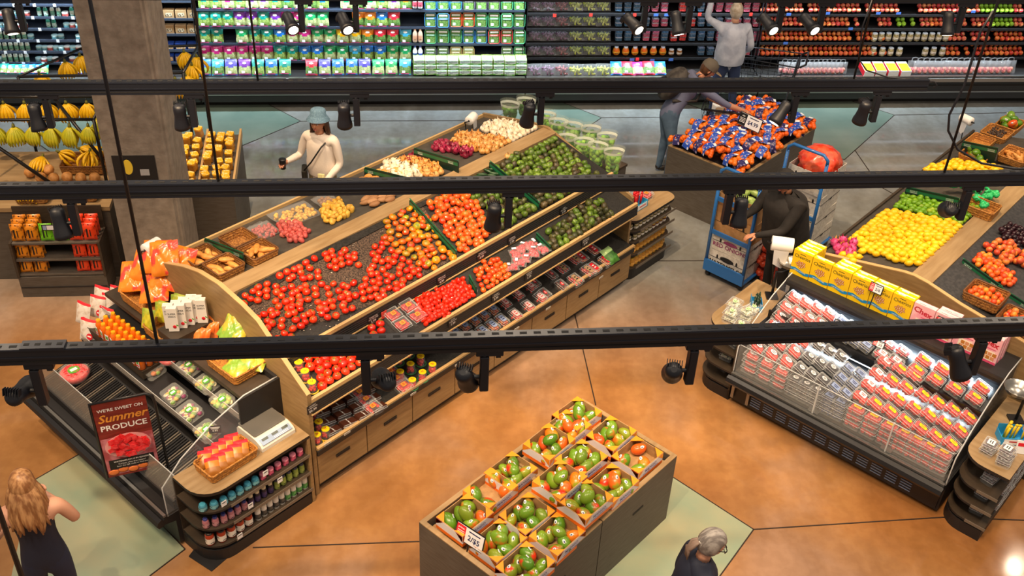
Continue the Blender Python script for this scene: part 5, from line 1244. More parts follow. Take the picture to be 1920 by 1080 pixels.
c_plum = clam('dried_fruit_box', .135, .115, .055, M('dried_fruit', '5a4a52', .6, noise=(50, (.4, .6)), ncol='8a7c88'), .012, 34, LBW, 'box', .07, .06, INKK, 22)
kx = 0
for u, v, z in [(7.77, 1.20, .782), (7.73, 1.05, .782), (7.77, 1.20, .84), (7.73, 1.05, .84), (7.73, 1.06, .898)]:
    c_plum.put(xy(u, v, z), (0, 0, AZ + RND.uniform(-.3, .3)), 'clear box of dried fruit, %s on the tan top right of the berry case' % nth(kx), 'boxes on the right end cap'); kx += 1
for z, nm in ((.521, 'upper shelf'), (.341, 'middle shelf'), (.161, 'lowest shelf')):
    for lay in range(2):
        for i in range(6):
            c_plum.put(xy(7.75 + i * .142, 1.02 if i else 1.10, z + lay * .056), (0, 0, AZ + RND.uniform(-.15, .15)), 'dried fruit box, %s from aisle, %s of right end cap, %s' % (nth(i), nm, 'upper' if lay else 'lower'), 'boxes on the right end cap')
tool_box('open blue box of yellow peelers on the end cap right of the berry case', xy(8.06, 1.12, .782), AZ - .9, M('peeler_yellow', 'e8c820', .35), 8, s_=1.25)
mb = MB(); mb.box((0, 0, .06), (.09, .012, .12), LBW); mb.box((0, -.008, .085), (.07, .002, .03), LBR)
one('card', mb, 'white and red card leaning beside the yellow peelers', 'card', xy(7.95, .99, .782), (-.3, 0, AZ - 1.0))
# hanging scales: bowl on a black arm
def scale_bowl(label, px, z, base_uv, r=.11):
    q = auv(px[0], px[1], z); c = xy(q[0], q[1], z)
    t = thing('produce_scale', label, 'scale', c, 0)
    mb = MB(); mb.lathe([(.002, 0), (r * .5, .008), (r * .85, .035), (r, .075), (r * 1.06, .08), (r * 1.0, .078), (r * .84, .04), (r * .5, .014), (.002, .006)], STEEL, 24, cap=False); obj('bowl', mb, t)
    b = xy(base_uv[0], base_uv[1], base_uv[2]) - c
    mb = MB(); mb.tube([(0, 0, .0), (0, 0, -.03), (b.x * .5, b.y * .5, -.06), (b.x, b.y, -.06), (b.x, b.y, b.z)], .014, BLK, 8); mb.box((b.x, b.y, b.z + .01), (.12, .12, .02), BLK); obj('arm', mb, t)
    return t
scale_bowl('steel scale bowl left of the yellow cereal boxes', (1478, 502), 1.15, (8.45, 3.72, .78))
scale_bowl('steel scale bowl at the right edge of the view', (1906, 740), 1.10, (8.35, 1.18, .78), .12)
ROLLW = M('bag_roll_white', 'f0efec', .5)
def bag_roll(label, px, z, rz, s_=1.0, stand=.35, roll=True):
    q = auv(px[0], px[1], z); t = thing('bag_roll_holder', label, 'bag roll', xy(q[0], q[1], z), rz); t.scale = (s_,) * 3
    mb = MB(); X = RX(pi / 2)
    mb.lathe([(.012, -.085), (.058, -.085), (.06, -.08), (.06, .08), (.058, .085), (.012, .085)], ROLLW, 20, (0, 0, 0), X, cap=False); mb.lathe([(.006, -.09), (.013, -.088), (.013, .09)], BLK, 10, (0, 0, 0), X); obj('roll', mb, t)
    mb = MB(); mb.add([(-.05, -.06, -.03), (-.05, .06, -.03), (-.058, .05, -.16), (-.062, -.02, -.19), (-.058, -.05, -.15)], [(0, 1, 2, 3, 4)], M('bag_film_white', 'f2f2f4', .3, alpha=.75)); obj('loose_bag', mb, t)
    mb = MB(); mb.tube([(0, -.1, 0), (0, .1, 0), (.05, .11, -.02), (.06, .05, -.08), (.06, 0, -stand)], .007, BLK, 7); mb.tube([(0, -.1, 0), (.05, -.1, -.02), (.06, -.02, -.08)], .006, BLK, 6); obj('bracket', mb, t)
    return t
bag_roll('white produce bag roll beside the steel scale bowl', (1467, 458), 1.35, 1.4, 1.25, .45)
bag_roll('white produce bag roll above the orange bagged snacks', (285, 462), 1.55, 2.6, 1.0, .4)
bag_roll('white produce bag roll behind the white onions', (884, 222), 1.45, 2.8, .9, .5)
bag_roll('white produce bag roll at the far end of the right table', (1812, 224), 1.45, .6, .9, .5)
# pink bundle of dragon fruit beside the lemons
PNKS = M('dragon_fruit_pink', 'c22a6c', .45, noise=(25, (.4, .6)), ncol='e0609a'); TIP = M('dragon_fruit_tip', 'f0c860', .5)
rr = random.Random(5)
mb = MB()
mb.ell((0, 0, 0), (.042, .042, .055), PNKS, 10, 7)
for k in range(12):
    a = k * 2.4; z = -.03 + .075 * k / 12; r_ = .04 * cos(z / .06)
    mb.add([(cos(a - .25) * r_, sin(a - .25) * r_, z), (cos(a + .25) * r_, sin(a + .25) * r_, z), (cos(a) * (r_ + .022), sin(a) * (r_ + .022), z + .04)], [(0, 1, 2), (2, 1, 0)], TIP if k % 3 == 0 else PNKS)
dragon = fruit('dragon_fruit', mb, 'dragon fruit')
k = 0
for px in [(1565, 455), (1585, 462), (1600, 455), (1575, 470), (1592, 474), (1580, 450), (1570, 464), (1598, 466)]:
    p = S(px, RLS, .05 + .03 * (k > 4)); dragon.put(xy(*p), (rr.uniform(-.8, .8), rr.uniform(-.8, .8), rr.uniform(0, 6)), 'pink dragon fruit, %s in the heap beside the lemons' % nth(k), 'dragon fruit beside the lemons'); k += 1
# baskets on the right table
def basket_on(px, sl, L_, W_, h, lab, mk, n, r, nm, where, grp, seed, m=WICKO):
    p = S(px, sl, h); kk = (sl[3] - sl[1]) / (sl[2] - sl[0]); c = xy(p[0], p[1], p[2] - h + .012)
    b = basket(lab, c, L_, W_, h, AZ, m, 'wicker baskets on the right table')
    if mk: heap(mk, b, L_ - .03, W_ - .03, .02, r, n, nm, where, grp, seed=seed)
    return b
basket_on((1850, 550), RRS, .30, .34, .10, 'wicker basket of apricots nearest the tan plank', [apricot], 26, .03, 'apricot', 'the basket nearest the plank', 'apricots in baskets', 1, WICK)
basket_on((1912, 598), RRS, .30, .34, .10, 'wicker basket of apricots cut by the right edge', [apricot, nectarine], 22, .031, 'apricot or nectarine', 'the basket at the right edge', 'apricots in baskets', 2, WICK)
basket_on((1830, 290), RLS, .32, .30, .08, 'wicker basket of yellow mangoes before the green divider', [mango_g], 8, .045, 'yellowish mango', 'the basket before the divider', 'mangoes in baskets', 3)
basket_on((1870, 248), RLS, .34, .30, .08, 'wicker basket of dried figs behind the mangoes', None, 0, 0, '', '', '', 4)
basket_on((1838, 265), RLS, .34, .26, .08, 'wicker basket partly hidden by the green divider', None, 0, 0, '', '', '', 5)
basket_on((1895, 232), RLS, .36, .26, .08, 'farthest wicker basket, piled with green mangoes', [mango_g, mango_g, mango_r], 9, .05, 'large green mango', 'the farthest basket', 'mangoes in baskets', 6)
basket_on((1905, 290), RLS, .36, .30, .08, 'wicker basket of ginger root at the right edge', [pot_s], 8, .03, 'ginger root', 'the basket at the right edge', 'ginger in a basket', 7)
basket_on((1840, 385), RLS, .26, .34, .10, 'wicker basket of green net bags beside the limes', None, 0, 0, '', '', '', 8)
NETG = M('net_bag_green', '18a050', .4, noise=(60, (.4, .6)), ncol='38c878')
o = bpy.data.objects.new('net_bag', None); COL.objects.link(o); o['category'] = 'net bag'
mb = MB(); lumps(mb, .13, .12, .07, .028, NETG, 12, 8); obj('contents', mb, o); mb = MB(); mb.tube([(.05, 0, .05), (.08, .02, .07), (.10, .05, .06)], [.018, .010, .02], NETG, 6); obj('gathered_neck', mb, o); netg = Maker(o)
k = 0
for px in [(1832, 375), (1850, 372), (1842, 388), (1862, 368), (1828, 362), (1805, 352), (1785, 350)]:
    p = S(px, RLS, .08); netg.put(xy(p[0], p[1], p[2]), (0, 0, k), 'green net bag of limes, %s from the near side' % nth(k), 'green net bags'); k += 1
# fig heap (dark dried fruit, nobody could count) in its basket
p = S((1870, 248), RLS, .06); mb = MB(); lumps(mb, .28, .2, .05, .012, M('dried_fig', '4a3a30', .8), 90, 3); one('dried_figs', mb, 'heap of dark dried figs filling a wicker basket', 'dried fruit', xy(p[0], p[1], p[2] - .03), AZ, kind='stuff')

# ================================================================== ORANGE NET BAGS
ORNG = M('orange_peel', 'ee6a0c', .4, var=['ee6a0c', 'f07a14', 'e85c0a'], bump=.2, bscale=200); NETB = M('bag_band_blue', '2a50b8', .35, noise=(30, (.56, .66)), ncol='e4e8f2'); NETV = M('bag_band_navy', '2c2860', .35, noise=(30, (.56, .66)), ncol='b8a8c8'); RNET = M('net_red', 'd83010', .5, alpha=.35)
def orange_bag(band):
    o = bpy.data.objects.new('orange_bag', None); COL.objects.link(o); o['category'] = 'bag of oranges'
    mb = MB(); rr = random.Random(3)
    for k in range(20):
        a = rr.uniform(-.10, .10); b = rr.uniform(-.055, .055); r = .029
        mb.ell((a, b, r + rr.uniform(0, .045)), r, ORNG, 8, 6)
    obj('oranges', mb, o)
    mb = MB()
    def f(s_, t_):
        a = pi * s_; return ((t_ - .5) * .085, -cos(a) * .088, sin(a) * .112 + .004 * sin(9 * s_))
    mb.grid(f, 10, 2, band); mb.box((0, -.05, .100), (.05, .03, .002), LBW, RX(0)); obj('printed_band', mb, o)
    return Maker(o)
ob, ov = orange_bag(NETB), orange_bag(NETV)
k = 0; rr = random.Random(12)
for j in range(7):
    for i in range(9):
        u = 10.44 + i * .2; v = 5.32 + j * .155 + (i % 2) * .05
        if v > 6.28: continue
        mound = .84 + .09 * (1 - ((v - 5.8) / .6) ** 2)
        (ob if (i + 2 * j) % 4 else ov).put(xy(u + rr.uniform(-.03, .03), v + rr.uniform(-.03, .03), mound - .03 + (.05 if rr.random() < .3 else 0)), (rr.uniform(-.3, .3), rr.uniform(-.3, .3), AZ + rr.uniform(-.9, .9) + 1.2), 'net bag of oranges with printed band, %s across, %s row of the bin' % (nth(i), nth(j)), 'net bags of oranges', 1.14)
        k += 1
mb = MB((10.33, 5.25)); mb.box((10.78, 5.78, .72), (.8, 1.0, .2), BLK2); mb.box((11.70, 5.81, .72), (.8, 1.0, .2), BLK2); one('bin_riser', mb, 'dark riser hidden under the bagged oranges', 'riser', xy(10.33, 5.25), AZ)
a = at(1387, 220, 1.12); b = at(1426, 238, 1.12)
price_card('price card reading 4 dollars standing among the bagged oranges', (b - a).length * 1.05, .17, 'sale', 'Clementines', '$4.99', (a + b) / 2, (-.3, 0, atan2((b - a).y, (b - a).x)), .1, BLK)

# ================================================================== BOTTLES AND JARS ON END CAPS
def bottle_maker(name, prof, body, cap, lab, capr, caph, labz, cat):
    o = bpy.data.objects.new(name, None); COL.objects.link(o); o['category'] = cat
    mb = MB(); mb.lathe(prof, body, 12); obj('bottle_body', mb, o)
    H_ = prof[-1][1]; mb = MB(); mb.lathe([(capr, H_ - .004), (capr, H_ + caph), (capr * .85, H_ + caph + .002)], cap, 12); obj('cap', mb, o)
    r = max(p[0] for p in prof) + .0012; mb = MB(); mb.lathe([(r, labz[0]), (r, labz[1])], lab, 12, cap=False)
    for k in range(4): mb.box((0, -r - .0005, labz[0] + (labz[1] - labz[0]) * (.25 + .5 * (k % 2))), (r * .9, .001, .006), INKK, RZ(k * pi / 2))
    obj('label', mb, o); return Maker(o)
LABC = M('label_cream', 'efe9df', .5)
b_blue = bottle_maker('tin_blue', [(.03, 0), (.034, .004), (.034, .05), (.03, .054)], M('glass_blue', '3f7f94', .2, coat=.4), M('cap_blue', '4aa0bc', .3), M('label_aqua', '7fc0cc', .4), .026, .012, (.01, .045), 'jar') 
b_pink = bottle_maker('yogurt_bottle_pink', [(.022, 0), (.028, .005), (.028, .07), (.018, .085)], M('glass_pink', 'a86a74', .25), M('cap_violet', '3a3f80', .3), M('label_rose', 'c08a92', .4), .019, .014, (.015, .06), 'bottle')
b_red = bottle_maker('sauce_jar', [(.03, 0), (.037, .006), (.037, .105), (.03, .118)], M('sauce_red', 'a33418', .2, coat=.4), M('cap_dark', '2a2420', .3), LABC, .031, .014, (.02, .08), 'jar')
b_pnk2 = bottle_maker('pink_tub', [(.024, 0), (.028, .004), (.028, .055)], M('tub_pink', 'c05870', .35), M('cap_pink', 'd88094', .3), M('label_hot_pink', 'd05a7a', .4), .029, .010, (.01, .045), 'tub')
b_navy = bottle_maker('supplement_bottle', [(.022, 0), (.026, .004), (.026, .085), (.018, .1)], M('bottle_dark', '2a2430', .3), M('cap_cream', 'e8d8b0', .4), M('label_purple', '4a3a6a', .4), .021, .018, (.015, .07), 'bottle')
b_grn = bottle_maker('green_drink_bottle', [(.022, 0), (.026, .004), (.026, .075), (.018, .09)], M('drink_green', '8fa048', .3), M('cap_grey_blue', '4a4a5c', .35), M('label_lime', 'a8b85c', .4), .02, .016, (.015, .06), 'bottle')
b_wht = bottle_maker('white_bottle', [(.024, 0), (.027, .004), (.027, .11), (.025, .115)], M('bottle_white', 'e0ddd4', .35), M('cap_white', 'e8e2d0', .4), M('label_black', '4a4a48', .4), .027, .018, (.02, .075), 'bottle')
b_wht2 = bottle_maker('white_green_bottle', [(.024, 0), (.027, .004), (.027, .11), (.025, .115)], M('bottle_white', 'e0ddd4', .35), M('cap_white', 'e8e2d0', .4), M('label_leaf', '5aa05a', .4), .027, .018, (.02, .075), 'bottle')
def rowput(spec, x0, dx, z, y, root_u, root_v, where, grp, arc=None, rot=0):
    for i, (mk, nm) in enumerate(spec):
        x = x0 + dx * i; yy = y
        if arc and x < .24: yy = y + (.24 - x) ** 2 * 1.9
        mk.put(xy(root_u + x, root_v + yy, z), (0, 0, AZ + RND.uniform(-.2, .2)), '%s, %s from left, %s of the bottle counter' % (nm, nth(i), where), grp)
BG = 'bottles on the left end cap'
rowput([(b_blue, 'small blue jar')] * 7 + [(b_pnk2, 'small pink tub')] * 6, .06, .077, .571, .055, 2.83, 5.46, 'top shelf', BG, True)
rowput([(b_pink, 'pink drink bottle')] * 6 + [(b_navy, 'dark bottle with cream cap')] * 4 + [(b_grn, 'small green drink bottle')] * 5, .06, .066, .371, .055, 2.83, 5.46, 'middle shelf', BG, True)
rowput([(b_red, 'red sauce jar')] * 5, .07, .085, .171, .06, 2.83, 5.46, 'bottom shelf', BG, True)
rowput([(b_wht, 'white bottle')] * 5 + [(b_wht2, 'white and green bottle')] * 4, .50, .062, .171, .05, 2.83, 5.46, 'bottom shelf right part', BG, True)
for i, (px, py) in enumerate([(420, 1 + 943), (498, 887), (525, 908 - 8), (470, 948), (450, 1005)]):
    q = onv(px, py, 5.452); mb = MB(); mb.box((0, 0, 0), (.05, .002, .055), LBW); mb.box((0, -.0014, .01), (.035, .001, .008), INKK)
    one('shelf_tag', mb, 'white price tag, %s on the bottle counter' % nth(i), 'shelf tag', xy(*q), AZ, 'tags on the bottle counter')
JARG = M('jar_honey', 'b88030', .15, coat=.5, noise=(12, (.4, .6)), ncol='d8a040'); JARV = M('jar_green', '6a6a3a', .2, coat=.5); JARR = M('jar_plum', '6a2a30', .2, coat=.5); GOLD = M('lid_gold', 'd8b050', .3, metal=.6); SILV = M('lid_tan', 'c8b894', .35, metal=.3)
jh = bottle_maker('honey_jar', [(.026, 0), (.032, .005), (.032, .07), (.024, .085)], JARG, GOLD, M('label_honey', 'e8b050', .4), .025, .014, (.015, .05), 'jar')
jg = bottle_maker('pickle_jar', [(.024, 0), (.028, .005), (.028, .05), (.026, .055)], JARV, SILV, LABC, .027, .012, (.012, .04), 'jar')
jr = bottle_maker('jam_jar', [(.024, 0), (.028, .005), (.028, .05), (.026, .055)], JARR, GOLD, LABC, .027, .012, (.012, .04), 'jar')
for z, (mk, nm), sh in ((.651, (jg, 'small green jar'), 'top'), (.501, (jr, 'jam jar'), 'second'), (.331, (jh, 'honey jar'), 'third'), (.141, (jh, 'large honey jar'), 'bottom')):
    for i in range(11):
        m2 = mk if not (sh == 'second' and i < 6) else jg
        m2.put(xy(8.62 + i * .071, 5.60 + (0 if 0 < i < 10 else .03), z), (0, 0, AZ), '%s, %s from the left on the %s shelf of the jar end cap' % (nm if m2 is mk else 'small green jar', nth(i), sh), 'jars on the right end cap', 1.15 if sh == 'bottom' else 1.0)
        if sh in ('third', 'bottom') and i % 2 == 0 and i < 8:
            jh.put(xy(8.62 + i * .071, 5.68, z), (0, 0, AZ), 'honey jar in the second row, %s from the left on the %s shelf' % (nth(i // 2), sh), 'jars on the right end cap')
t = thing('produce_bag_dispenser', 'round white produce bag roll with green badge beside the red lollipop box', 'bag roll', xy(8.62, 5.70, .80), AZ)
mb = MB(); mb.cyl((0, 0, 0), .07, .015, LBW, 18); mb.lathe([(.055, 0), (.055, .11)], ROLLW, 18, (0, 0, 0), TR(0, .08, .38) @ RX(pi / 2) @ TR(0, 0, -.02)); obj('roll', mb, t)
mb = MB(); mb.prism([(-.055, .0), (.055, .0), (.05, .33), (-.05, .33)], -.02, .0, LBW, 'Y'); mb.cyl((0, -.022, .0), .075, .02, LBW, 18, TR(0, 0, .08) @ RX(pi / 2) @ TR(0, 0, .0)); mb.cyl((0, 0, .025), .028, .006, LBG, 14, TR(0, 0, .10) @ RX(pi / 2)); obj('stand', mb, t)
LOL = M('lollipop_red', 'd82028', .3)
tool_box('light blue display box of red strawberry shaped tools on the jar end cap', xy(8.86, 5.74, .802), AZ, LOL, 14, M('box_sky', '3ab0e0', .45), 1.35)
kx = 0
for u, v in ((9.10, 5.78), (9.22, 5.85), (9.13, 5.93)):
    c_tom.put(xy(u, v, .802), (0, 0, AZ + .4 * kx), 'clear box of red dates, %s on the jar end cap' % nth(kx), 'boxes on the jar end cap'); kx += 1
# white counting scale on the left counter
t = thing('counting_scale', 'white electronic scale on the bottle counter', 'scale', xy(3.66, 5.74, .782), AZ + .0)
mb = MB(); mb.prism([(-.17, .0), (-.17, .035), (-.15, .06), (-.09, .085), (.15, .085), (.17, .06), (.17, 0)], -.17, .17, M('scale_case', 'dcd8ce', .4), 'X'); obj('body', mb, t)
mb = MB(); mb.box((0, .05, .10), (.32, .23, .012), M('scale_pan_grey', '7d7a74', .35, metal=.5), bev=.012); obj('weighing_pan', mb, t)
mb = MB(); X = TR(0, -.135, .071) @ RX(.39)
mb.box((0, 0, 0), (.30, .06, .003), M('keypad_blue', '93a7c4', .4), X)
for k in range(3): mb.box((-.10 + k * .1, .014, .003), (.06, .022, .002), M('lcd_dark', '4a5248', .3), X)
for i in range(9):
    for j in range(2): mb.box((-.02 + i * .016, -.012 - j * .012, .003), (.010, .007, .002), LBW, X)
obj('control_panel', mb, t)
# basket of bagged snacks next to it
b = basket('wicker basket of red and orange snack packets on the bottle counter', xy(3.22, 5.68, .782), .46, .26, .085, AZ + .02, WICKO)
def packet(top, mid, low, w=.1, h=.16, th=.02, name='snack_packet', win=None):
    mb = MB(); pillow(mb, w, h, th, lambda s_, t_, sg: top if t_ > .8 else (mid if t_ > .42 or not win else (win if .15 < s_ < .85 and t_ > .08 and sg > 0 else low)), RX(pi / 2) @ TR(0, h / 2, 0), 6, 9, 2)
    o = obj(name, mb); o['category'] = 'snack packet'; return Maker(o)
pk_ro = packet(LBR, M('packet_orange', 'ee7a20', .35), M('nut_brown', '9a6224', .4), .115, .15, .022, 'snack_packet', M('nut_brown', '9a6224', .4))
kx = 0
for j in range(5):
    for i in range(2):
        pk_ro.put(xy(3.06 + j * .07, 5.62 + i * .11, .80), (-1.0, 0, AZ - .5 + RND.uniform(-.1, .1)), 'red and orange snack packet, %s in the basket on the bottle counter' % nth(kx), 'snack packets in the counter basket'); kx += 1
# ================================================================== LEFT REFRIGERATED CASE (cut vegetables)
LU, LV, LL = 2.63, 5.87, 2.15
lcase = island_case('vegetable_case', 'black refrigerated island case with slatted decks and packed cut vegetables', LU, LV, LL, 1.28, True)
o6 = (LU, LV)
GRATE = M('slat_black', '1d1c1b', .25, spec=.7); GRATEL = M('slat_glint', '8d8272', .3, metal=.6)
mb = MB(o6); mb.prism([(2.80, .42), (2.80, .50), (3.27, .60), (3.27, .42)], LV + .01, LV + LL, BLK2, 'Y'); g_ = obj('deck', mb, lcase)
mb = MB(o6); n = 74
for i in range(n):
    v = LV + .03 + i * (LL - .06) / (n - 1)
    mb.prism([(2.82, .508), (2.82, .516), (3.25, .608), (3.25, .60)], v - .005, v + .005, GRATEL if (i // 2) % 3 == 0 else GRATE, 'Y')
obj('slat', mb, g_)
mb = MB(o6); mb.prism([(2.80, .45), (2.86, .74), (2.868, .74), (2.808, .45)], LV + .01, LV + LL, M('smoked_acrylic', '8a8580', .15, alpha=.45, spec=.7), 'Y'); mb.tube([(2.864, LV + .01, .742), (2.864, LV + LL, .742)], .005, CLEARE, 6); obj('front_glass', mb, lcase)
T1, T2 = (3.28, .74, 3.50, .78), (3.53, .92, 3.86, .98)
for (u0_, z0_, u1_, z1_), nm in ((T1, 'shelf'), (T2, 'shelf')):
    mb = MB(o6); mb.prism([(u0_ - .01, z0_ - .03), (u0_ - .01, z0_), (u1_ + .03, z1_), (u1_ + .03, z1_ - .03)], LV + .02, LV + LL, BLK2, 'Y'); s_ = obj(nm, mb, lcase)
    mb = MB(o6); mb.box((u0_ - .008, LV + LL / 2, z0_ + .03), (.008, LL - .04, .06), M('clear_fence', 'c9c2b8', .12, alpha=.35)); mb.tube([(u0_ - .008, LV + .02, z0_ + .06), (u0_ - .008, LV + LL, z0_ + .06)], .0035, CLEARE, 5); obj('clear_fence', mb, s_)
mb = MB(o6); mb.box((3.72, LV - .0, .60), (.42, .02, 1.1), BLK2); mb.box((3.90, LV + LL / 2, .6), (.03, LL, 1.16), BLK2); obj('end_housing', mb, lcase)
VEG = [M('veg_mushroom', 'e6dfc4', .5), M('veg_yellow', 'e8b83a', .4), M('veg_green', '7aa83a', .4), M('veg_orange', 'e07a2a', .4), M('veg_purple', '9a2a6a', .4), M('veg_cream', 'f0e6c0', .5), M('veg_brown', '9a6a3a', .4), M('veg_lettuce', 'a4c84a', .4), M('veg_red', 'c8281e', .3)]
def veg_tray(name, w, d, h, mats, n, r, seed, label_m=LBG):
    o = bpy.data.objects.new(name, None); COL.objects.link(o); o['category'] = 'food tray'
    mb = MB(); t_ = .02
    mb.prism([(-w / 2 + t_, -d / 2), (w / 2 - t_, -d / 2), (w / 2, -d / 2 + t_), (w / 2, d / 2 - t_), (w / 2 - t_, d / 2), (-w / 2 + t_, d / 2), (-w / 2, d / 2 - t_), (-w / 2, -d / 2 + t_)], 0, h, M('tray_film', 'eef2ee', .08, alpha=.16, spec=.9)); obj('clear_box', mb, o)
    rr = random.Random(seed); mb = MB()
    for k in range(n):
        m = mats[k % len(mats)]; x, y = rr.uniform(-w / 2 + r, w / 2 - r), rr.uniform(-d / 2 + r, d / 2 - r); z = rr.uniform(.4, 1) * (h - r)
        if m in (VEG[0], VEG[5]): mb.lathe([(r * .98, -.006), (r * .98, .004), (r * .6, .006)], m, 9, (0, 0, 0), TR(x, y, z) @ RX(rr.uniform(-.6, .6)) @ RY(rr.uniform(-.6, .6)))
        else: mb.ell((x, y, z), (r, r * rr.uniform(.6, 1), r * .8), m, 7, 5)
    obj('contents', mb, o)
    mb = MB(); mb.cyl((0, 0, h + .001), .034, .002, LBG, 16); mb.box((0, 0, h + .0035), (.04, .026, .001), LBW); obj('label', mb, o)
    return Maker(o)
vt1 = veg_tray('vegetable_tray', .17, .20, .06, [VEG[0], VEG[5], VEG[1], VEG[2], VEG[4]], 34, .024, 1)
vt2 = veg_tray('vegetable_tray', .17, .19, .06, [VEG[7], VEG[2], VEG[5], VEG[1]], 34, .024, 2)
vt3 = veg_tray('vegetable_tray', .18, .30, .06, [VEG[6], VEG[3], VEG[6], VEG[7], VEG[6]], 34, .026, 3)
def lput(mk, px, sl, label, rz=0, grp='trays of cut vegetables', dz=.06):
    p = onuz(px, sl, dz); k = (sl[3] - sl[1]) / (sl[2] - sl[0])
    u = p[0]; v = p[1]; return mk.put(xy(u, v, sl[1] + k * (u - sl[0]) + .002), (0, -math.atan(k), AZ + rz), label, grp)
lput(vt3, (280, 682), T1, 'long tray of small potatoes and carrots, left of the empty gap'); lput(vt3, (215, 628), T1, 'tray of small potatoes just under the orange juice bottles')
lput(vt1, (326, 735), T1, 'tray of sliced mushrooms and peppers, left one on the lower shelf'); lput(vt1, (356, 767), T1, 'tray of sliced squash and mushrooms, middle one on the lower shelf'); lput(vt2, (388, 803), T1, 'tray of squash and greens at the right end of the lower shelf')
lput(vt1, (355, 682), T2, 'tray of white mushrooms at the left of the upper shelf'); lput(vt2, (388, 713), T2, 'tray of lettuce and squash in the middle of the upper shelf'); lput(vt2, (418, 747), T2, 'tray of green peppers at the right end of the upper shelf')
# round tubs of cut watermelon
WM = M('watermelon_red', 'd8202a', .2, coat=.4, noise=(40, (.4, .6)), ncol='e84a48')
def tub(label, loc, s_=1.0):
    t = thing('watermelon_tub', label, 'tub', loc, AZ, 'round tubs of cut watermelon'); t.scale = (s_,) * 3
    mb = MB(); mb.lathe([(.09, 0), (.115, .045), (.10, .07)], M('tray_film', 'eef2ee', .08, alpha=.16), 20); obj('clear_tub', mb, t)
    mb = MB(); mb.lathe([(.085, .004), (.108, .045), (.09, .062), (.0, .068)], WM, 16, cap=False); lumps(mb, .16, .16, .03, .016, WM, 44, 2, .045); obj('contents', mb, t)
    mb = MB(); mb.cyl((0, 0, .072), .042, .002, LBG, 18); mb.box((0, 0, .075), (.05, .03, .001), LBW); obj('label', mb, t); return t
DK = (2.82, .515, 3.25, .605)
p = onuz((139, 697), DK, .07); tub('round tub of cut watermelon alone on the slatted deck', xy(p[0], p[1], p[2] - .065), 1.25)
p = onuz((315, 668), T2, .06); tub('round tub of cut watermelon beside the mushroom trays', xy(p[0], p[1], p[2] - .055), .8)
p = onuz((312, 632), T2, .06); tub('round tub of cut watermelon peeking out above the nearest track', xy(p[0], p[1], p[2] - .055), .7)
# orange juice bottles in two rows
JUI = M('orange_juice', 'f07410', .25, coat=.4); JCAP = M('juice_cap', 'f6a81c', .35)
o = bpy.data.objects.new('juice_bottle', None); COL.objects.link(o); o['category'] = 'bottle'
mb = MB(); mb.lathe([(.028, 0), (.033, .005), (.033, .13), (.026, .155), (.017, .165)], JUI, 12, sx=1, sy=1); obj('bottle_body', mb, o)
mb = MB(); mb.lathe([(.02, .163), (.02, .185), (.018, .187)], JCAP, 12); obj('cap', mb, o)
mb = MB(); mb.box((-.0335, 0, .075), (.002, .045, .085), LBW); mb.box((-.035, 0, .085), (.001, .03, .035), LBG); mb.box((-.035, 0, .05), (.001, .04, .016), LBR); obj('label', mb, o); juice = Maker(o)
for j in range(3):
    for i in range(9):
        juice.put(xy(3.355 + j * .074, 7.10 + i * .083, .867), (0, 0, AZ + RND.uniform(-.2, .2)), 'orange juice bottle, %s from the near end in the %s row' % (nth(i), ['front', 'middle', 'back'][j]), 'orange juice bottles')
# white and red packets standing at the far left
PKW = M('packet_white', 'e6dfd6', .35, noise=(18, (.5, .66)), ncol='cdb9a6')
def wpk():
    mb = MB(); pillow(mb, .17, .22, .025, lambda s_, t_, sg: LBR if t_ > .86 else PKW, RX(pi / 2) @ TR(0, .11, 0), 8, 10, 6); mb.cyl((0, 0, 0), .032, .003, LBR, 14, TR(.04, -.027, .06) @ RX(pi / 2))
    mb.box((.04, -.031, .062), (.04, .001, .012), INKW); o = obj('snack_bag', mb); o['category'] = 'snack bag'; return Maker(o)
wp = wpk(); kx = 0
for px, z in [((160, 622), .72), ((193, 600), .76), ((150, 590), .74), ((178, 578), .78), ((200, 575), .8), ((215, 560), .82), ((185, 560), .8)]:
    q = auv(px[0], px[1], z + .11); wp.put(xy(q[0], q[1], z), (-.35, 0, AZ - pi / 2 + .35 + RND.uniform(-.1, .1)), 'white snack bag with red top, %s at the far left of the case' % nth(kx), 'white and red snack bags'); kx += 1
# rack that carries the upper goods at the left of the display
mb = MB((3.55, 6.1)); mb.box((3.74, 6.95, 1.10), (.33, 2.1, .04), DKW); mb.box((3.70, 6.85, 1.21), (.40, .24, .17), DKW); mb.box((3.43, 7.52, .82), (.20, .92, .09), DKW); 
one('goods_ledge', mb, 'dark ledge behind the packed vegetables carrying baskets of snacks', 'ledge', xy(3.55, 6.1), AZ)
bg = basket('wicker basket of large orange snack bags beside the end panel', xy(*auv(283, 550, 1.24)[:2], 1.13), .36, .50, .10, AZ, WICKO)
bg2 = basket('wicker basket of yellow green snack bags in the middle', xy(*auv(312, 606, 1.24)[:2], 1.13), .30, .32, .09, AZ, WICKO)
bg3 = basket('wicker basket of green candy bags above the vegetable trays', xy(*auv(442, 672, 1.22)[:2], 1.125), .34, .42, .09, AZ, WICKO)
BAGO = M('bag_orange', 'f08a22', .25, noise=(9, (.50, .58)), ncol='e8483c', spec=.8); BAGG = M('bag_lime', '7fa83a', .3, noise=(10, (.45, .6)), ncol='d8b83a', spec=.8); BAGT = M('bag_orange_tan', 'ea8a3c', .3, noise=(10, (.45, .6)), ncol='e0641e'); BAGY = M('bag_yellow_lime', 'd8cf3a', .3, noise=(12, (.45, .6)), ncol='8fa83a')
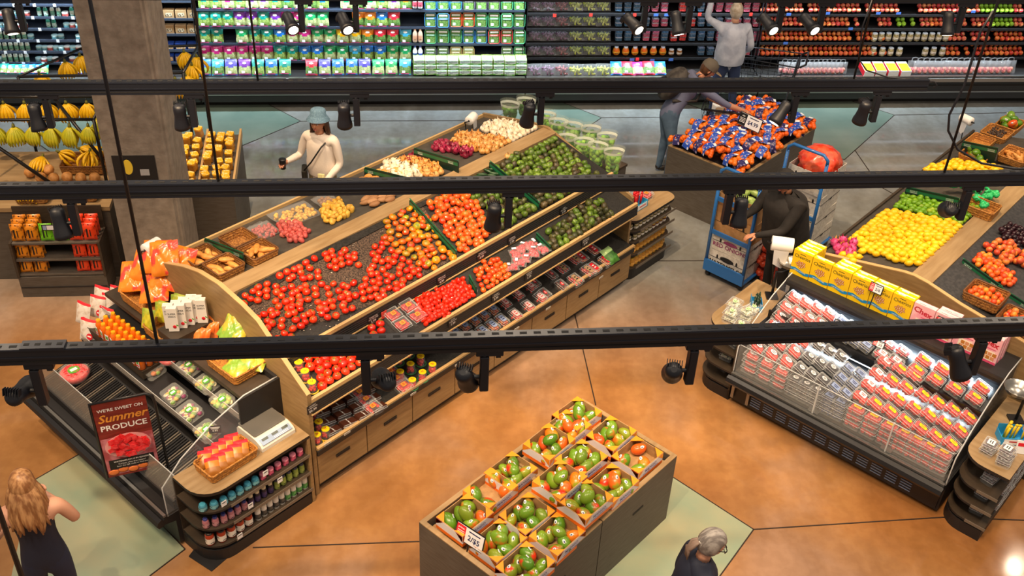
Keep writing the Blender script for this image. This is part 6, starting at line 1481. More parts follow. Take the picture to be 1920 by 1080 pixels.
def snackbag(m, w, h, th, nm='snack_bag', top=None, seed=2):
    mb = MB(); pillow(mb, w, h, th, lambda s_, t_, sg: (top or m) if t_ > .88 else m, RX(pi / 2) @ TR(0, h / 2, 0), 14, 16, seed, .3); o = obj(nm, mb); o['category'] = 'snack bag'; return Maker(o)
so, sg_, st, sy = snackbag(BAGO, .26, .32, .045), snackbag(BAGG, .22, .28, .04), snackbag(BAGT, .15, .19, .02), snackbag(BAGY, .13, .19, .018)
kx = 0
for px, z, rx in [((262, 510), 1.40, -.9), ((300, 528), 1.38, -1.0), ((325, 508), 1.44, -.8), ((285, 495), 1.50, -.9), ((335, 530), 1.36, -1.1), ((245, 530), 1.32, -1.1), ((285, 550), 1.32, -1.2), ((308, 500), 1.52, -.7)]:
    q = auv(px[0], px[1], z); so.put(xy(q[0], q[1], z - .10), (rx, RND.uniform(-.15, .15), AZ - pi / 2 + .8 + RND.uniform(-.3, .3)), 'large orange and red snack bag, %s in the heaped basket' % nth(kx), 'large orange snack bags'); kx += 1
kx = 0
for px, z, rx in [((440, 665), 1.26, -1.2), ((465, 650), 1.30, -1.2), ((440, 612), 1.42, -1.0), ((480, 672), 1.26, -1.3), ((462, 612), 1.40, -.9), ((425, 690), 1.24, -1.3)]:
    q = auv(px[0], px[1], z); sg_.put(xy(min(q[0], 3.8), q[1], z - .09), (rx, RND.uniform(-.15, .15), AZ - pi / 2 + .3 + RND.uniform(-.3, .3)), 'lime green candy bag, %s in the basket above the vegetable trays' % nth(kx), 'lime green candy bags'); kx += 1
kx = 0
for i in range(7):
    sy.put(xy(*(lambda q: (q[0] + .06 * (i % 2), q[1]))(auv(272 + 15 * i, 592 - 7 * i, 1.32)), 1.17), (-.35, 0, AZ - pi / 2 + .5 + RND.uniform(-.1, .1)), 'yellow green snack packet, %s in the middle basket' % nth(i), 'yellow green snack packets')
for i in range(8):
    st.put(xy(*auv(362 + 9 * i, 636 - 6 * i + 4 * (i % 2), 1.25)[:2], 1.13), (-.55, 0, AZ - pi / 2 + .5 + RND.uniform(-.12, .12)), 'orange snack packet, %s in the row beside the seed boxes' % nth(i), 'orange snack packets')
# white seed boxes standing in a row
SEED = M('seed_box_white', 'efe9e2', .45)
mb = MB(); mb.box((0, 0, .12), (.085, .05, .24), SEED); X = TR(0, -.026, .17) @ RX(pi / 2); mb.text('SUPER', .024, INKK, X @ TR(0, .014, 0), .01); mb.text('SEEDS', .024, INKK, X @ TR(0, -.014, 0), .01); mb.ell((.01, -.027, .05), (.016, .003, .018), LBR, 8, 5); mb.box((-.008, -.0265, .072), (.02, .001, .01), LBG, RY(.6))
for k in range(3): mb.box((0, -.02 + .014 * k + .004, .2402), (.08, .001, .001), M('seam_grey', 'a39c94', .6))
o = obj('seed_box', mb); o['category'] = 'box'; seed = Maker(o)
for i, (px, z) in enumerate([((328, 618), 1.30), ((343, 612), 1.30), ((357, 606), 1.30), ((371, 601), 1.30), ((392, 597), 1.30)]):
    for j in range(2):
        q = auv(px[0], px[1], z); seed.put(xy(min(q[0], 3.84) + .0 * j, max(6.77, q[1]) + .054 * j, 1.30), (0, 0, AZ - .75), 'white seed box with dark lettering, %s from the left, %s' % (nth(i), 'in front' if not j else 'just behind'), 'white seed boxes')
# small black chalk signs there
for px, z, l1, w in (((302, 573), 1.18, 'GREEN SNACKS', 'before the yellow green packets'), ((352, 622), 1.1, 'ORANGE MIX', 'before the orange packets'), ((403, 805), .86, 'CUT VEGGIES', 'at the right end of the vegetable trays')):
    q = auv(px[0], px[1], z); mb = MB(); mb.box((0, 0, 0), (.10, .004, .07), SIGNB); X = TR(0, -.0026, 0) @ RX(pi / 2); mb.box((0, -.0028, .018), (.08, .001, .006), SIGNW); mb.box((0, -.0028, .007), (.06, .001, .006), SIGNW); mb.text('4.99', .026, SIGNW, X @ TR(0, -.012, 0), .01)
    one('price_sign', mb, 'small black chalk price sign ' + w, 'price sign', xy(q[0], q[1], z), (-.3, 0, AZ - pi / 2 + .9), 'chalk price signs on the vegetable case')
# the summer produce poster in its black frame
a, b = at(170, 760, 1.36), at(272, 740, 1.36); d = b - a; W_ = d.length
rz = atan2(d.y, d.x); n_ = Vector((-d.y, d.x, 0)).normalized()
def onplane(px, P0, N):
    r = ray(*px); t = (P0 - O_).dot(N) / r.dot(N); return O_ + r * t
lowp = onplane((266, 882), a, n_); H_ = 1.36 - lowp.z
t = thing('poster', 'red poster reading We are sweet on Summer Produce in a black frame', 'poster', (a + b) / 2 - Vector((0, 0, H_ / 2)), rz)
PR = M('poster_wood_red', '8a2f26', .45, noise=(7, (.35, .7)), ncol='6a1c1a', stretch=(1, 1, 6)); PP = M('poster_pink', 'c8808a', .5, noise=(10, (.4, .6)), ncol='a84a50'); PWM = M('poster_melon', 'e01c28', .35, noise=(26, (.45, .6)), ncol='f04a50')
mb = MB(); mb.box((0, 0, 0), (W_, .008, H_), PR); mb.box((0, -.0045, -H_ * .22), (W_ * .98, .001, H_ * .5), PP)
X = TR(0, -.0055, 0) @ RX(pi / 2)
mb.text("WE'RE SWEET ON", W_ * .105, INKW, X @ TR(0, H_ * .40, 0), .015); mb.text('Summer', W_ * .27, LBO, X @ TR(0, H_ * .29, 0), .02, 1, .3); mb.text('PRODUCE', W_ * .19, INKW, X @ TR(0, H_ * .165, 0), .02)
mb.lathe([(1, 0), (1, .002)], M('poster_bowl', 'e8a8a8', .5), 24, X=X @ TR(0, -H_ * .10, 0) @ SCL(W_ * .44, H_ * .16, 1)); 
rr = random.Random(4)
for k in range(70):
    aa = rr.uniform(0, 6.28); r_ = rr.uniform(0, 1) ** .5; mb.box((0, 0, .004), (W_ * .13, W_ * .10, .003), PWM, X @ TR(cos(aa) * r_ * W_ * .36, -H_ * .08 + sin(aa) * r_ * H_ * .125, .0004 * k) @ RZ(rr.uniform(0, 3)))
for k in range(5): mb.ell((0, 0, 0), (W_ * .11, H_ * .04, .003), M('poster_fruit', 'e07a3a', .5), 8, 4, X @ TR((-.38 + .19 * k) * W_, -H_ * (.42 if k % 2 else .44), .002))
mb.box((0, -.009, -H_ * .33), (W_ * .86, .001, H_ * .13), INKK); mb.text('WATERMELON IS IN SEASON', W_ * .052, INKW, X @ TR(0, -H_ * .295, .006), .01); mb.text('Curious what that means?', W_ * .05, INKW, X @ TR(0, -H_ * .33, .006)); mb.text('Scan the QR code to find out', W_ * .05, INKW, X @ TR(0, -H_ * .36, .006))
obj('sheet', mb, t)
mb = MB(); r = .05; pts = [(-W_ / 2 - .01, 0, -H_ / 2), (-W_ / 2 - .01, 0, H_ / 2 + .01), (W_ / 2 - .0, 0, H_ / 2 + .012), (W_ / 2 + .05, 0, H_ / 2 - .02), (W_ / 2 + .06, 0, H_ / 2 - .1), (W_ / 2 + .06, 0, -H_ / 2 - .45)]
mb.tube(pts, .012, BLK, 8); obj('frame', mb, t)

# ================================================================== SNACK SHELF AND BANANA TABLE (left)
def W(a, b, z=0): return xy(a, b, z, AW)
t = thing('snack_shelf', 'dark barnwood shelf of stand up snack pouches at the left', 'shelf unit', W(-4.16, 9.84), AW)
of = (-4.16, 9.84)
mb = MB(of); mb.box((-3.70, 10.0, .13), (.92, .32, .26), GREYW); mb.box((-3.70, 9.838, .13), (.90, .01, .012), BLK2); obj('base', mb, t)
for z in (.28, .47, .68):
    mb = MB(of); mb.box((-3.70, 10.0, z), (.90, .30, .02), GREYW); obj('shelf', mb, t)
for a in (-4.15, -3.245):
    mb = MB(of); mb.box((a, 10.0, .48), (.025, .34, .44), DKW); obj('side_panel', mb, t)
mb = MB(of); mb.box((-3.70, 10.15, .55), (.92, .02, .84), DKW); obj('back_panel', mb, t)
t = thing('banana_table', 'wooden table of bananas and coconuts in baskets behind the snack shelf', 'display table', W(-4.9, 10.2), AW)
of = (-4.9, 10.2)
mb = MB(of); mb.box((-4.02, 10.75, .45), (1.7, 1.1, .9), GREYW); obj('body', mb, t)
mb = MB(of); mb.prism([(10.18, .93), (11.32, 1.0), (11.32, .9), (10.18, .88)], -4.9, -3.16, WOODT, 'X'); obj('top', mb, t)
PO = M('pouch_amber', 'e08a14', .3, noise=(16, (.52, .62)), ncol='5a3212', spec=.7); PG = M('pouch_green', '76d21e', .3, noise=(16, (.55, .65)), ncol='3a5a12', spec=.7); PRr = M('pouch_red_orange', 'f0441a', .3, noise=(16, (.55, .65)), ncol='7a1c0c', spec=.7)
def pouch(m):
    mb = MB(); pillow(mb, .135, .205, .03, lambda s_, t_, sg: m, RX(pi / 2) @ TR(0, .1025, 0), 7, 9, 4, .1); mb.box((0, -.012, .186), (.12, .004, .012), m); mb.cyl((0, 0, 0), .010, .002, INKK, 8, TR(0, -.016, .188) @ RX(pi / 2))
    X = TR(0, -.0345, .10) @ RX(pi / 2); mb.box((-.02, -.0345, .10), (.016, .001, .10), INKK); mb.box((.012, -.0345, .10), (.010, .001, .08), INKK)
    o = obj('snack_pouch', mb); o['category'] = 'snack pouch'; return Maker(o)
po, pg, pr = pouch(PO), pouch(PG), pouch(PRr)
sp_ = [(po, 'amber'), (po, 'amber'), (pg, 'lime green'), (pg, 'lime green'), (pr, 'red orange'), (pr, 'red orange')]
for z, row, cols in ((.692, 'top', (0, 1, 2, 3, 4, 5)), (.482, 'middle', (0, 1, 4, 5)), (.292, 'bottom', (0, 1, 4, 5))):
    for c in cols:
        for dpt in range(3 if row == 'top' else 2):
            if row == 'top' and c in (2, 3) and dpt > 0: continue
            mk, nm = sp_[c]; mk.put(W(-4.07 + c * .148, 9.90 + dpt * .075, z + (.012 * dpt if row == 'top' else 0)), (-.06, 0, AW + RND.uniform(-.05, .05)), '%s snack pouch, %s from the left on the %s shelf, %s row' % (nm, nth(c), row, nth(dpt)), 'stand up snack pouches')
mb = MB(); mb.box((0, 0, 0), (.15, .006, .07), BLK); mb.box((.02, -.0035, 0), (.085, .002, .05), LBW); mb.box((-.045, -.0035, 0), (.035, .002, .05), LBB)
one('price_card', mb, 'small framed price card in front of the lime green pouches', 'price sign', W(-3.71, 9.84, .89), AW)
BANY = M('banana_yellow', 'f0bc0e', .4, noise=(14, (.5, .7)), ncol='d8a80c'); BANG = M('banana_green_yellow', 'a8a81c', .4, noise=(12, (.45, .65)), ncol='c4b41c'); BANS = M('banana_stem', '6a6a20', .6)
def bunch(m, n=6):
    """hanging bunch, origin at the stem"""
    mb = MB()
    for k in range(n):
        a = (k / (n - 1) - .5) * 1.9 if n > 1 else 0
        for row in ((0, 1) if k % 2 else (0,)):
            rad = .055 + .02 * row; pts = []
            for j in range(7):
                f = j / 6; r_ = .012 + rad * sin(f * 2.2) ; pts.append((sin(a) * r_ * 1.5, -cos(a) * r_ * (1 if row == 0 else -.7), -.02 - .19 * f))
            mb.tube(pts, [.006, .013, .018, .019, .018, .012, .005], m, 7)
    mb.tube([(0, 0, .02), (0, 0, -.03)], [.012, .02], BANS, 7); o = obj('banana_bunch', mb); o['category'] = 'bananas'; return Maker(o)
by, bgn = bunch(BANY), bunch(BANG, 7)
t = thing('banana_rack', 'black steel rack of hooks hung with bananas', 'rack', W(-4.7, 10.3), AW); of = (-4.7, 10.3)
mb = MB(of)
for pts in [[(-4.75, 10.52, 1.8), (-3.24, 10.52, 1.8)], [(-4.75, 11.08, 1.8), (-3.24, 11.08, 1.8)], [(-3.24, 10.52, 1.8), (-3.24, 11.08, 1.8)], [(-4.62, 10.52, 1.8), (-4.35, 11.08, 1.8)]]: mb.tube(pts, .016, BLK, 6)
obj('top_bar', mb, t)
for pts in [[(-3.24, 10.52, 1.8), (-3.24, 10.52, .95)], [(-3.24, 11.08, 1.8), (-3.24, 11.08, .98)], [(-4.72, 11.08, 1.8), (-4.72, 11.08, .98)]]:
    mb = MB(of); mb.tube(pts, .018, BLK, 6); obj('post', mb, t)
for pts in [[(-4.55, 10.52, 1.75), (-3.75, 10.45, 1.02)], [(-3.75, 11.05, 1.75), (-3.27, 10.6, 1.3)]]:
    mb = MB(of); mb.tube(pts, .02, BLK, 6); obj('brace', mb, t)
t2 = thing('banana_rack', 'far black banana rack seen on both sides of the column', 'rack', W(-4.3, 11.9), AW); of2 = (-4.3, 11.9)
mb = MB(of2)
for pts in [[(-4.3, 11.6, 1.8), (-3.8, 12.4, 1.8)], [(-3.8, 12.4, 1.8), (-2.44, 12.5, 1.8)], [(-2.44, 12.5, 1.8), (-2.5, 11.7, 1.8)], [(-4.3, 11.6, 1.8), (-2.5, 11.7, 1.8)]]: mb.tube(pts, .016, BLK, 6)
obj('top_bar', mb, t2)
for a, b in [(-4.3, 11.6), (-2.5, 11.7), (-2.44, 12.5)]:
    mb = MB(of2); mb.tube([(a, b, 1.8), (a, b, 0)], .018, BLK, 6); obj('post', mb, t2)
HK = MB(); HK.tube([(0, 0, 0), (0, 0, -.03), (.012, 0, -.05), (0, 0, -.06)], .003, CHROME, 5); HKm = HK.mesh('hook')
kx = 0
for r_, rack, offs, mk, where in [([(-4.45 + .19 * i, 10.52) for i in range(7)], t, of, bgn, 'the front bar'), ([(-4.55 + .22 * i, 11.08) for i in range(6)], t, of, by, 'the rear bar'), ([(-3.24, 10.7), (-3.24, 10.9)], t, of, bgn, 'the right side bar'),
                                ([(-3.95, 12.2), (-3.82, 12.38), (-4.15, 11.85)], t2, of2, by, 'the far rack left of the column'), ([(-2.5, 11.8), (-2.47, 12.1), (-2.45, 12.35), (-2.62, 12.49), (-2.6, 11.7)], t2, of2, by, 'the far rack right of the column')]:
    for i, (a, b) in enumerate(r_):
        h = obj('hook', HKm, rack); h.location = (a - offs[0], b - offs[1], 1.79)
        mk.put(W(a, b, 1.735), (0, 0, AW + RND.uniform(-.6, .6)), '%s banana bunch hanging %s along %s' % ('greenish' if mk is bgn else 'yellow', nth(i), where), 'hanging banana bunches', RND.uniform(.95, 1.15))
COCO = M('coconut_tan', 'b87a3c', .6, noise=(20, (.4, .6)), ncol='d89a58'); coc = fruit('coconut', MB().ell((0, 0, 0), (.062, .062, .058), COCO, 12, 8), 'coconut')
b1 = basket('wicker basket of loose bananas above the amber pouches', W(-3.98, 10.36, .945), .34, .26, .09, AW, WICK); b2 = basket('wicker basket of coconuts above the red pouches', W(-3.47, 10.38, .945), .34, .26, .09, AW, WICK); b3 = basket('wicker basket of bananas under the rack', W(-3.55, 10.95, .99), .5, .34, .10, AW, WICK)
for i, (a, b, z) in enumerate([(-3.56, 10.38, 1.0), (-3.40, 10.36, 1.0), (-3.47, 10.46, 1.01), (-4.12, 10.78, 1.03), (-3.98, 10.68, 1.02), (-3.84, 10.66, 1.02), (-3.70, 10.68, 1.02), (-3.55, 10.66, 1.02), (-3.40, 10.66, 1.02), (-3.92, 10.8, 1.05)]):
    coc.put(W(a, b, z), (RND.uniform(0, 3), 0, RND.uniform(0, 3)), 'tan coconut, %s on the banana table' % nth(i), 'coconuts on the banana table')
for i, (a, b, z) in enumerate([(-4.02, 10.38, 1.13), (-3.92, 10.36, 1.12), (-3.62, 11.0, 1.24), (-3.48, 10.95, 1.24), (-3.38, 11.0, 1.22), (-3.85, 11.0, 1.2), (-4.0, 10.95, 1.18)]):
    by.put(W(a, b, z - .03), (.8 if i % 2 else -.9, 0, AW + i), 'loose yellow banana bunch, %s lying on the banana table' % nth(i), 'loose banana bunches')
# art panel on the column: a plain generic fruit print
t = thing('print_panel', 'black panel with a yellow oval and grey block on the column', 'print', W(-2.70, 9.765, 1.62), AW)
mb = MB(); mb.box((0, 0, 0), (.42, .008, .30), M('print_black', '1b1a1b', .6)); 
mb.prism([(-.07 + .05 * cos(a) * 1.0, .02 + .085 * sin(a)) for a in [k * pi / 8 for k in range(16)]], .004, .006, M('print_yellow', 'e8c63a', .6), 'Z', RX(pi / 2)); mb.box((.09, -.007, -.04), (.09, .001, .07), M('print_grey', 'a8a8aa', .6), None); obj('sheet', mb, t)
# shelf of yellow topped cups right of the column
t = thing('honeycomb_shelf', 'sloped wooden stand of clear tubs with yellow lids right of the column', 'stand', W(-2.66, 10.55), AW); of = (-2.66, 10.55)
mb = MB(of); mb.prism([(10.55, 0), (10.55, .86), (11.55, 1.08), (11.55, 0)], -2.66, -1.90, GREYW, 'X'); obj('body', mb, t)
for a in (-2.66, -2.28, -1.90):
    mb = MB(of); mb.prism([(10.53, .84), (10.53, .94), (11.55, 1.16), (11.55, 1.06)], a - .012, a + .012, WOODL, 'X'); obj('rail', mb, t)
YL = M('tub_lid_yellow', 'f0b020', .35, noise=(40, (.5, .6)), ncol='f6e2a0')
mb = MB(); mb.box((0, 0, .05), (.075, .075, .10), M('tub_amber', 'd8983a', .2, alpha=.7), bev=.01); o = obj('honey_tub', MB().box((0, 0, .045), (.078, .078, .09), MATS['tub_amber'], bev=.01)); o['category'] = 'tub'
l_ = obj('lid', MB().box((0, 0, .1), (.084, .084, .022), YL, bev=.012), o); tubm = Maker(o)
k = 0
for j in range(8):
    for i in range(6):
        a = -2.60 + i * .116 + (.03 if i > 2 else 0); b = 10.62 + j * .115
        tubm.put(W(a + RND.uniform(-.012, .012), b + RND.uniform(-.02, .02), .865 + (b - 10.55) * .22 + (.11 if (i * 7 + j * 3) % 5 == 0 else 0) * .5 + RND.uniform(0, .02)), (.2, 0, AW + RND.uniform(-.5, .5)), 'clear tub with yellow lid, %s from the left in the %s row' % (nth(i), nth(j)), 'yellow lidded tubs')

# ================================================================== HAND TRUCKS WITH CARTONS
TBLUE = M('truck_blue', '2468b0', .35, coat=.3); BOXW = M('carton_white', 'd8d4cc', .6, noise=(30, (.45, .6)), ncol='c4bfb6'); BOXK = M('carton_brown', 'b58a5a', .65, noise=(18, (.4, .6)), ncol='a47a4c'); PURP = M('print_purple', '8a3a6a', .5)
def hand_truck(label, u, v, w=.50, dp=.62, h=1.42):
    t = thing('hand_truck', label, 'hand truck', xy(u, v), AZ)
    mb = MB()
    for y in (0, w): mb.tube([(0, y, .10), (0, y, h - .06)], .020, TBLUE, 8)
    mb.tube([(0, 0, h - .08), (0, 0, h - .02), (0, .06, h + .03), (0, w - .06, h + .03), (0, w, h - .02), (0, w, h - .08)], .020, TBLUE, 8); obj('frame', mb, t)
    for z in (.62, 1.05):
        mb = MB(); mb.box((0, w / 2, z), (.02, w, .05), TBLUE); obj('crossbar', mb, t)
    mb = MB(); mb.box((dp / 2, w / 2, .105), (dp, w + .03, .02), TBLUE); mb.box((-.012, w / 2, .17), (.02, w + .03, .15), TBLUE); obj('platform', mb, t)
    for x in (.05, dp - .05):
        for y in (.03, w - .03):
            mb = MB(); mb.lathe([(.012, -.02), (.045, -.02), (.048, 0), (.045, .02), (.012, .02)], BLK, 14, (0, 0, 0), TR(x, y, .048) @ RX(pi / 2)); obj('wheel', mb, t)
    return t
def crate(label, u, v, z, L_, W_, h, m, rz=0.0, grp=None, word=None, ink=PURP, open_=False, logo=False):
    """cardboard carton, u,v = centre"""
    t = thing('cardboard_carton', label, 'carton', xy(u, v, z), AZ + rz, grp)
    mb = MB(); th = .006
    if open_:
        for c, d in [((0, -W_ / 2, h / 2), (L_, th, h)), ((0, W_ / 2, h / 2), (L_, th, h)), ((-L_ / 2, 0, h / 2), (th, W_, h)), ((L_ / 2, 0, h / 2), (th, W_, h)), ((0, 0, .01), (L_, W_, .02))]: mb.box(c, d, m)
    else: mb.box((0, 0, h / 2), (L_, W_, h), m)
    mb.box((0, 0, h * .62), (L_ + .006, W_ + .006, .004), BLK2)
    X1 = TR(-L_ / 2 - .005, 0, h * .5) @ RZ(-pi / 2) @ RX(pi / 2); X2 = TR(0, -W_ / 2 - .005, h * .5) @ RX(pi / 2)
    if word: mb.text(word, W_ * .16, ink, X1 @ TR(0, -h * .12, 0), .02); mb.text(word, W_ * .11, INKK, X2 @ TR(0, h * .1, 0), .02)
    if logo: mb.lathe([(1, 0), (1, .001)], ink, 18, X=X1 @ TR(0, h * .2, 0) @ SCL(W_ * .2, h * .12, 1))
    for sx in (-.28, .28): mb.lathe([(1, 0), (1, .001)], BLK2, 10, X=X1 @ TR(sx * W_, h * .22, .001) @ SCL(.012, .028, 1))
    mb.lathe([(1, 0), (1, .001)], BLK2, 10, X=X2 @ TR(0, h * .12, .001) @ SCL(.03, .014, 1)); obj('carton_body', mb, t); return t
hu, hv = 9.32, 4.49
hand_truck('blue hand truck stacked with produce cartons in the aisle', hu, hv)
CG = 'cartons on the front hand truck'
crate('white carton marked watermelon at the bottom of the hand truck', hu + .31, hv + .25, .116, .56, .46, .27, BOXW, 0, CG, 'WATERMELON', INKK, logo=True)
crate('white red onion carton second from the bottom of the hand truck', hu + .31, hv + .25, .387, .56, .46, .20, BOXW, .03, CG, 'RED ONIONS', PURP, logo=True)
crate('brown carton third from the bottom of the hand truck', hu + .33, hv + .25, .588, .58, .48, .26, BOXK, -.02, CG)
ct = crate('open brown carton of green squash on top of the hand truck', hu + .34, hv + .27, .849, .58, .48, .26, BOXK, .04, CG, open_=True)
SQ = M('squash_pale_green', 'a8c06a', .4, noise=(12, (.4, .6)), ncol='7a9a48'); sq = fruit('squash', MB().ell((0, 0, 0), (.04, .04, .10), SQ, 10, 7), 'squash')
for i in range(7):
    q = local_pt(ct, -.18 + .06 * i, -.12 + .09 * (i % 3), .20); sq.put(q, (1.4, .2 * i, i), 'pale green squash, %s in the open carton on the hand truck' % nth(i), 'squash in the open carton')
mb = MB(); mb.box((0, 0, .05), (.34, .22, .004), BOXK, RX(.5)); mb.box((.05, .2, .09), (.26, .2, .004), BOXK, RX(-.7)); one('carton_flap', mb, 'torn brown cardboard flaps lying on the open carton', 'cardboard', xy(hu + .45, hv + .12, 1.12), AZ)
# second truck behind the worker
q = auv(1525, 300, 1.25); hu2, hv2 = q[0] - .1, q[1] - .25
hand_truck('second blue hand truck with an orange bag heap behind the worker', hu2 - .08, hv2, .5, .62, 1.42)
for i, (z, h) in enumerate([(.116, .25), (.367, .25), (.618, .25)]): crate('cream carton of the rear hand truck, %s from the bottom' % nth(i), hu2 + .26, hv2 + .25, z, .5, .48, h, BOXW, .02 * i, 'cartons on the rear hand truck')
crate('open white carton holding red plastic on the rear hand truck', hu2 + .26, hv2 + .25, .87, .5, .48, .28, BOXW, 0, 'cartons on the rear hand truck', None, M('print_magenta', 'a82a4a', .5), logo=True, open_=True)
mb = MB(); RB = M('red_plastic_film', 'e03418', .25, noise=(10, (.4, .6)), ncol='f06a48', spec=.9)
mb.ell((0, 0, 0), (.25, .24, .20), RB, 28, 18, fn=lambda a, t: 1 + .10 * sin(5 * a + 3 * t) * cos(7 * t) + .06 * sin(11 * a - 4 * t)); one('crumpled_bag', mb, 'crumpled red plastic bag bulging out of the white carton', 'plastic bag', xy(hu2 + .27, hv2 + .24, 1.17), AZ)
# net sacks of red onions on the floor between
NETR = M('net_red_onion', '9a2414', .35, noise=(18, (.4, .6)), ncol='c84a2a')
for i, (px, z) in enumerate([((1442, 500), .12), ((1446, 470), .34), ((1450, 445), .5)]):
    q = auv(px[0], px[1], z + .08); t = thing('onion_sack', 'red net sack of onions, %s from the floor beside the cartons' % nth(i), 'net sack', xy(q[0], q[1], z - .12 if i == 0 else z - .12), AZ, 'red net sacks of onions')
    mb = MB(); lumps(mb, .28, .30, .2, .048, NETR, 26, i + 2, 0, None, .9, 6); obj('contents', mb, t)
# ================================================================== GOODS IN THE WALL CASES
GREENS = [M('salad_mix_green', '66882e', .5, noise=(40, (.35, .65)), ncol='a4b86a'), M('salad_mix_dark', '3f6a2a', .5, noise=(40, (.35, .65)), ncol='7a9a50'), M('salad_mix_pale', '8fa664', .5, noise=(40, (.35, .65)), ncol='c8c494')]
FILM = {'T': ('teal', '128a7c'), 'P': ('purple', '6a2a9a'), 'M': ('magenta', 'c0287a'), 'B': ('blue', '1c6ac0'), 'G': ('green', '1f9a5a'), 'O': ('orange', 'ec7a1c'), 'Y': ('yellow', 'f0b414'), 'R': ('red', 'd0283a'), 'L': ('light blue', '3aa0c8'), 'V': ('violet blue', '4a44b0')}
def salad_bag(c, w=.172, h=.242):
    nm, col = FILM[c]; f = M('film_' + nm.replace(' ', '_'), col, .25, spec=.7, noise=(12, (.45, .7)), ncol='%02x%02x%02x' % tuple(min(255, int(col[i:i + 2], 16) + 46) for i in (0, 2, 4)))
    g = GREENS[ord(c) % 3]
    o = bpy.data.objects.new('salad_bag', None); COL.objects.link(o); o['category'] = 'salad bag'
    mb = MB(); pillow(mb, w, h, .035, lambda s_, t_, sg: f if t_ > .55 or (t_ > .47 and .25 < s_ < .75) or t_ < .07 else g, RX(pi / 2) @ TR(0, h / 2, 0), 7, 11, ord(c), .1); obj('bag_body', mb, o)
    mb = MB(); mb.lathe([(1, 0), (1, .001)], INKW, 12, X=TR(0, -.037, h * .72) @ RX(pi / 2) @ SCL(.03, .016, 1)); mb.box((-.02, -.034, h * .18), (.045, .001, .035), LBW); mb.box((0, -.028, h * .07), (w * .7, .001, .014), M('film_stripe', 'a03a6a', .4)); obj('label', mb, o)
    return Maker(o)
BAGM = {c: salad_bag(c) for c in FILM}
def salad_box(c):
    nm, col = {'b': ('blue', '3a86c8'), 'o': ('orange red', 'e0522a'), 'g': ('green', '3f9a6a'), 'r': ('red', 'd03a3a'), 'k': ('dark grey', '5a5260'), 't': ('tan', 'b8925a')}[c]
    e = M('box_edge_' + nm.replace(' ', '_'), col, .35)
    o = bpy.data.objects.new('salad_box', None); COL.objects.link(o); o['category'] = 'salad box'
    w, h, d = .165, .20, .07; mb = MB(); mb.box((0, 0, h / 2), (w - .012, d, h - .012), GREENS[1] if c != 't' else GREENS[2], bev=.015); obj('contents', mb, o)
    mb = MB(); r = .02; mb.tube([(-w / 2 + r, -d / 2, 0), (w / 2 - r, -d / 2, 0), (w / 2, -d / 2, r), (w / 2, -d / 2, h - r), (w / 2 - r, -d / 2, h), (-w / 2 + r, -d / 2, h), (-w / 2, -d / 2, h - r), (-w / 2, -d / 2, r)], .006, e, 6, closed=True); obj('clear_box', mb, o)
    mb = MB(); mb.box((0, -d / 2 - .003, h * .86), (w * .72, .002, .022), INKW); mb.text('ORGANIC', .024, INKW, TR(0, -d / 2 - .006, h * .62) @ RX(pi / 2), .02); mb.box((0, -d / 2 - .002, h * .62), (w * .8, .002, .03), e); mb.box((-.025, -d / 2 - .003, h * .2), (.04, .002, .04), LBW); obj('label', mb, o)
    return Maker(o)
BOXMK = {c: salad_box(c) for c in 'bogrkt'}
MB_TRAY = MB().box((0, 0, .045), (.15, .14, .09), BLK2); MB_TRAY.box((0, -.072, .06), (.07, .003, .03), LBW); o = obj('empty_tray', MB_TRAY); o['category'] = 'tray'; etray = Maker(o)
def wrow(spec, xa, xb, y, z, b, label, grp, tilt=-.12, mks=None, names=None, dz=0, sc=None, rowname=''):
    n = len(spec)
    for i, c in enumerate(spec):
        if c == ' ': continue
        px = xa + (xb - xa) * (i + .5) / n; q = onv(px, y, b, AW)
        if c == '_': etray.put(xy(q[0], b, z, AW), (0, 0, AW), 'small dark empty tray, %s spot of the %s' % (nth(i), rowname), 'empty trays'); continue
        mk = mks[c]; nm = names[c]
        mk.put(xy(q[0], b + RND.uniform(-.01, .01), z + dz, AW), (tilt + RND.uniform(-.04, .04), 0, AW + RND.uniform(-.06, .06)), '%s, %s from the left, %s' % (nm, nth(i), rowname), grp, sc)
SN = {c: FILM[c][0] + ' topped salad bag' for c in FILM}
for y, z, spec, rn in [(8, 1.375, 'TTMTPPTLGOB GRGTPO', 'top visible row'), (40, 1.115, 'TTTPPTPMMGG _OOBR ', 'second row'), (72, .865, 'TT GTTBMMGGYYORRL', 'third row'), (103, .595, 'MMMMMMTTBBGGLBBGG', 'fourth row'), ]:
    wrow(spec, 372, 772, y, z, 14.83, None, 'bagged salads on the wall', mks=BAGM, names=SN, rowname=rn)
wrow('BLVPTBT RVBBVGGL', 372, 772, 143, .49, 14.55, None, 'bagged salads on the wall', tilt=-.62, mks=BAGM, names=SN, rowname='bottom row', sc=.98)
BN = {c: nm + ' rimmed salad box' for c, nm in (('b', 'blue'), ('o', 'orange'), ('g', 'green'), ('r', 'red'), ('k', 'dark'), ('t', 'tan'))}
for y, z, spec, rn in [(8, 1.375, 'bbbkkkgg', 'top visible row'), (30, 1.115, 'bboogggg', 'second row'), (60, .865, 'gggbbrrg', 'third row'), (92, .595, 'kktt__kg', 'fourth row')]:
    wrow(spec, 795, 986, y, z + .005, 14.84, None, 'boxed salads on the wall', tilt=-.1, mks=BOXMK, names=BN, rowname=rn)
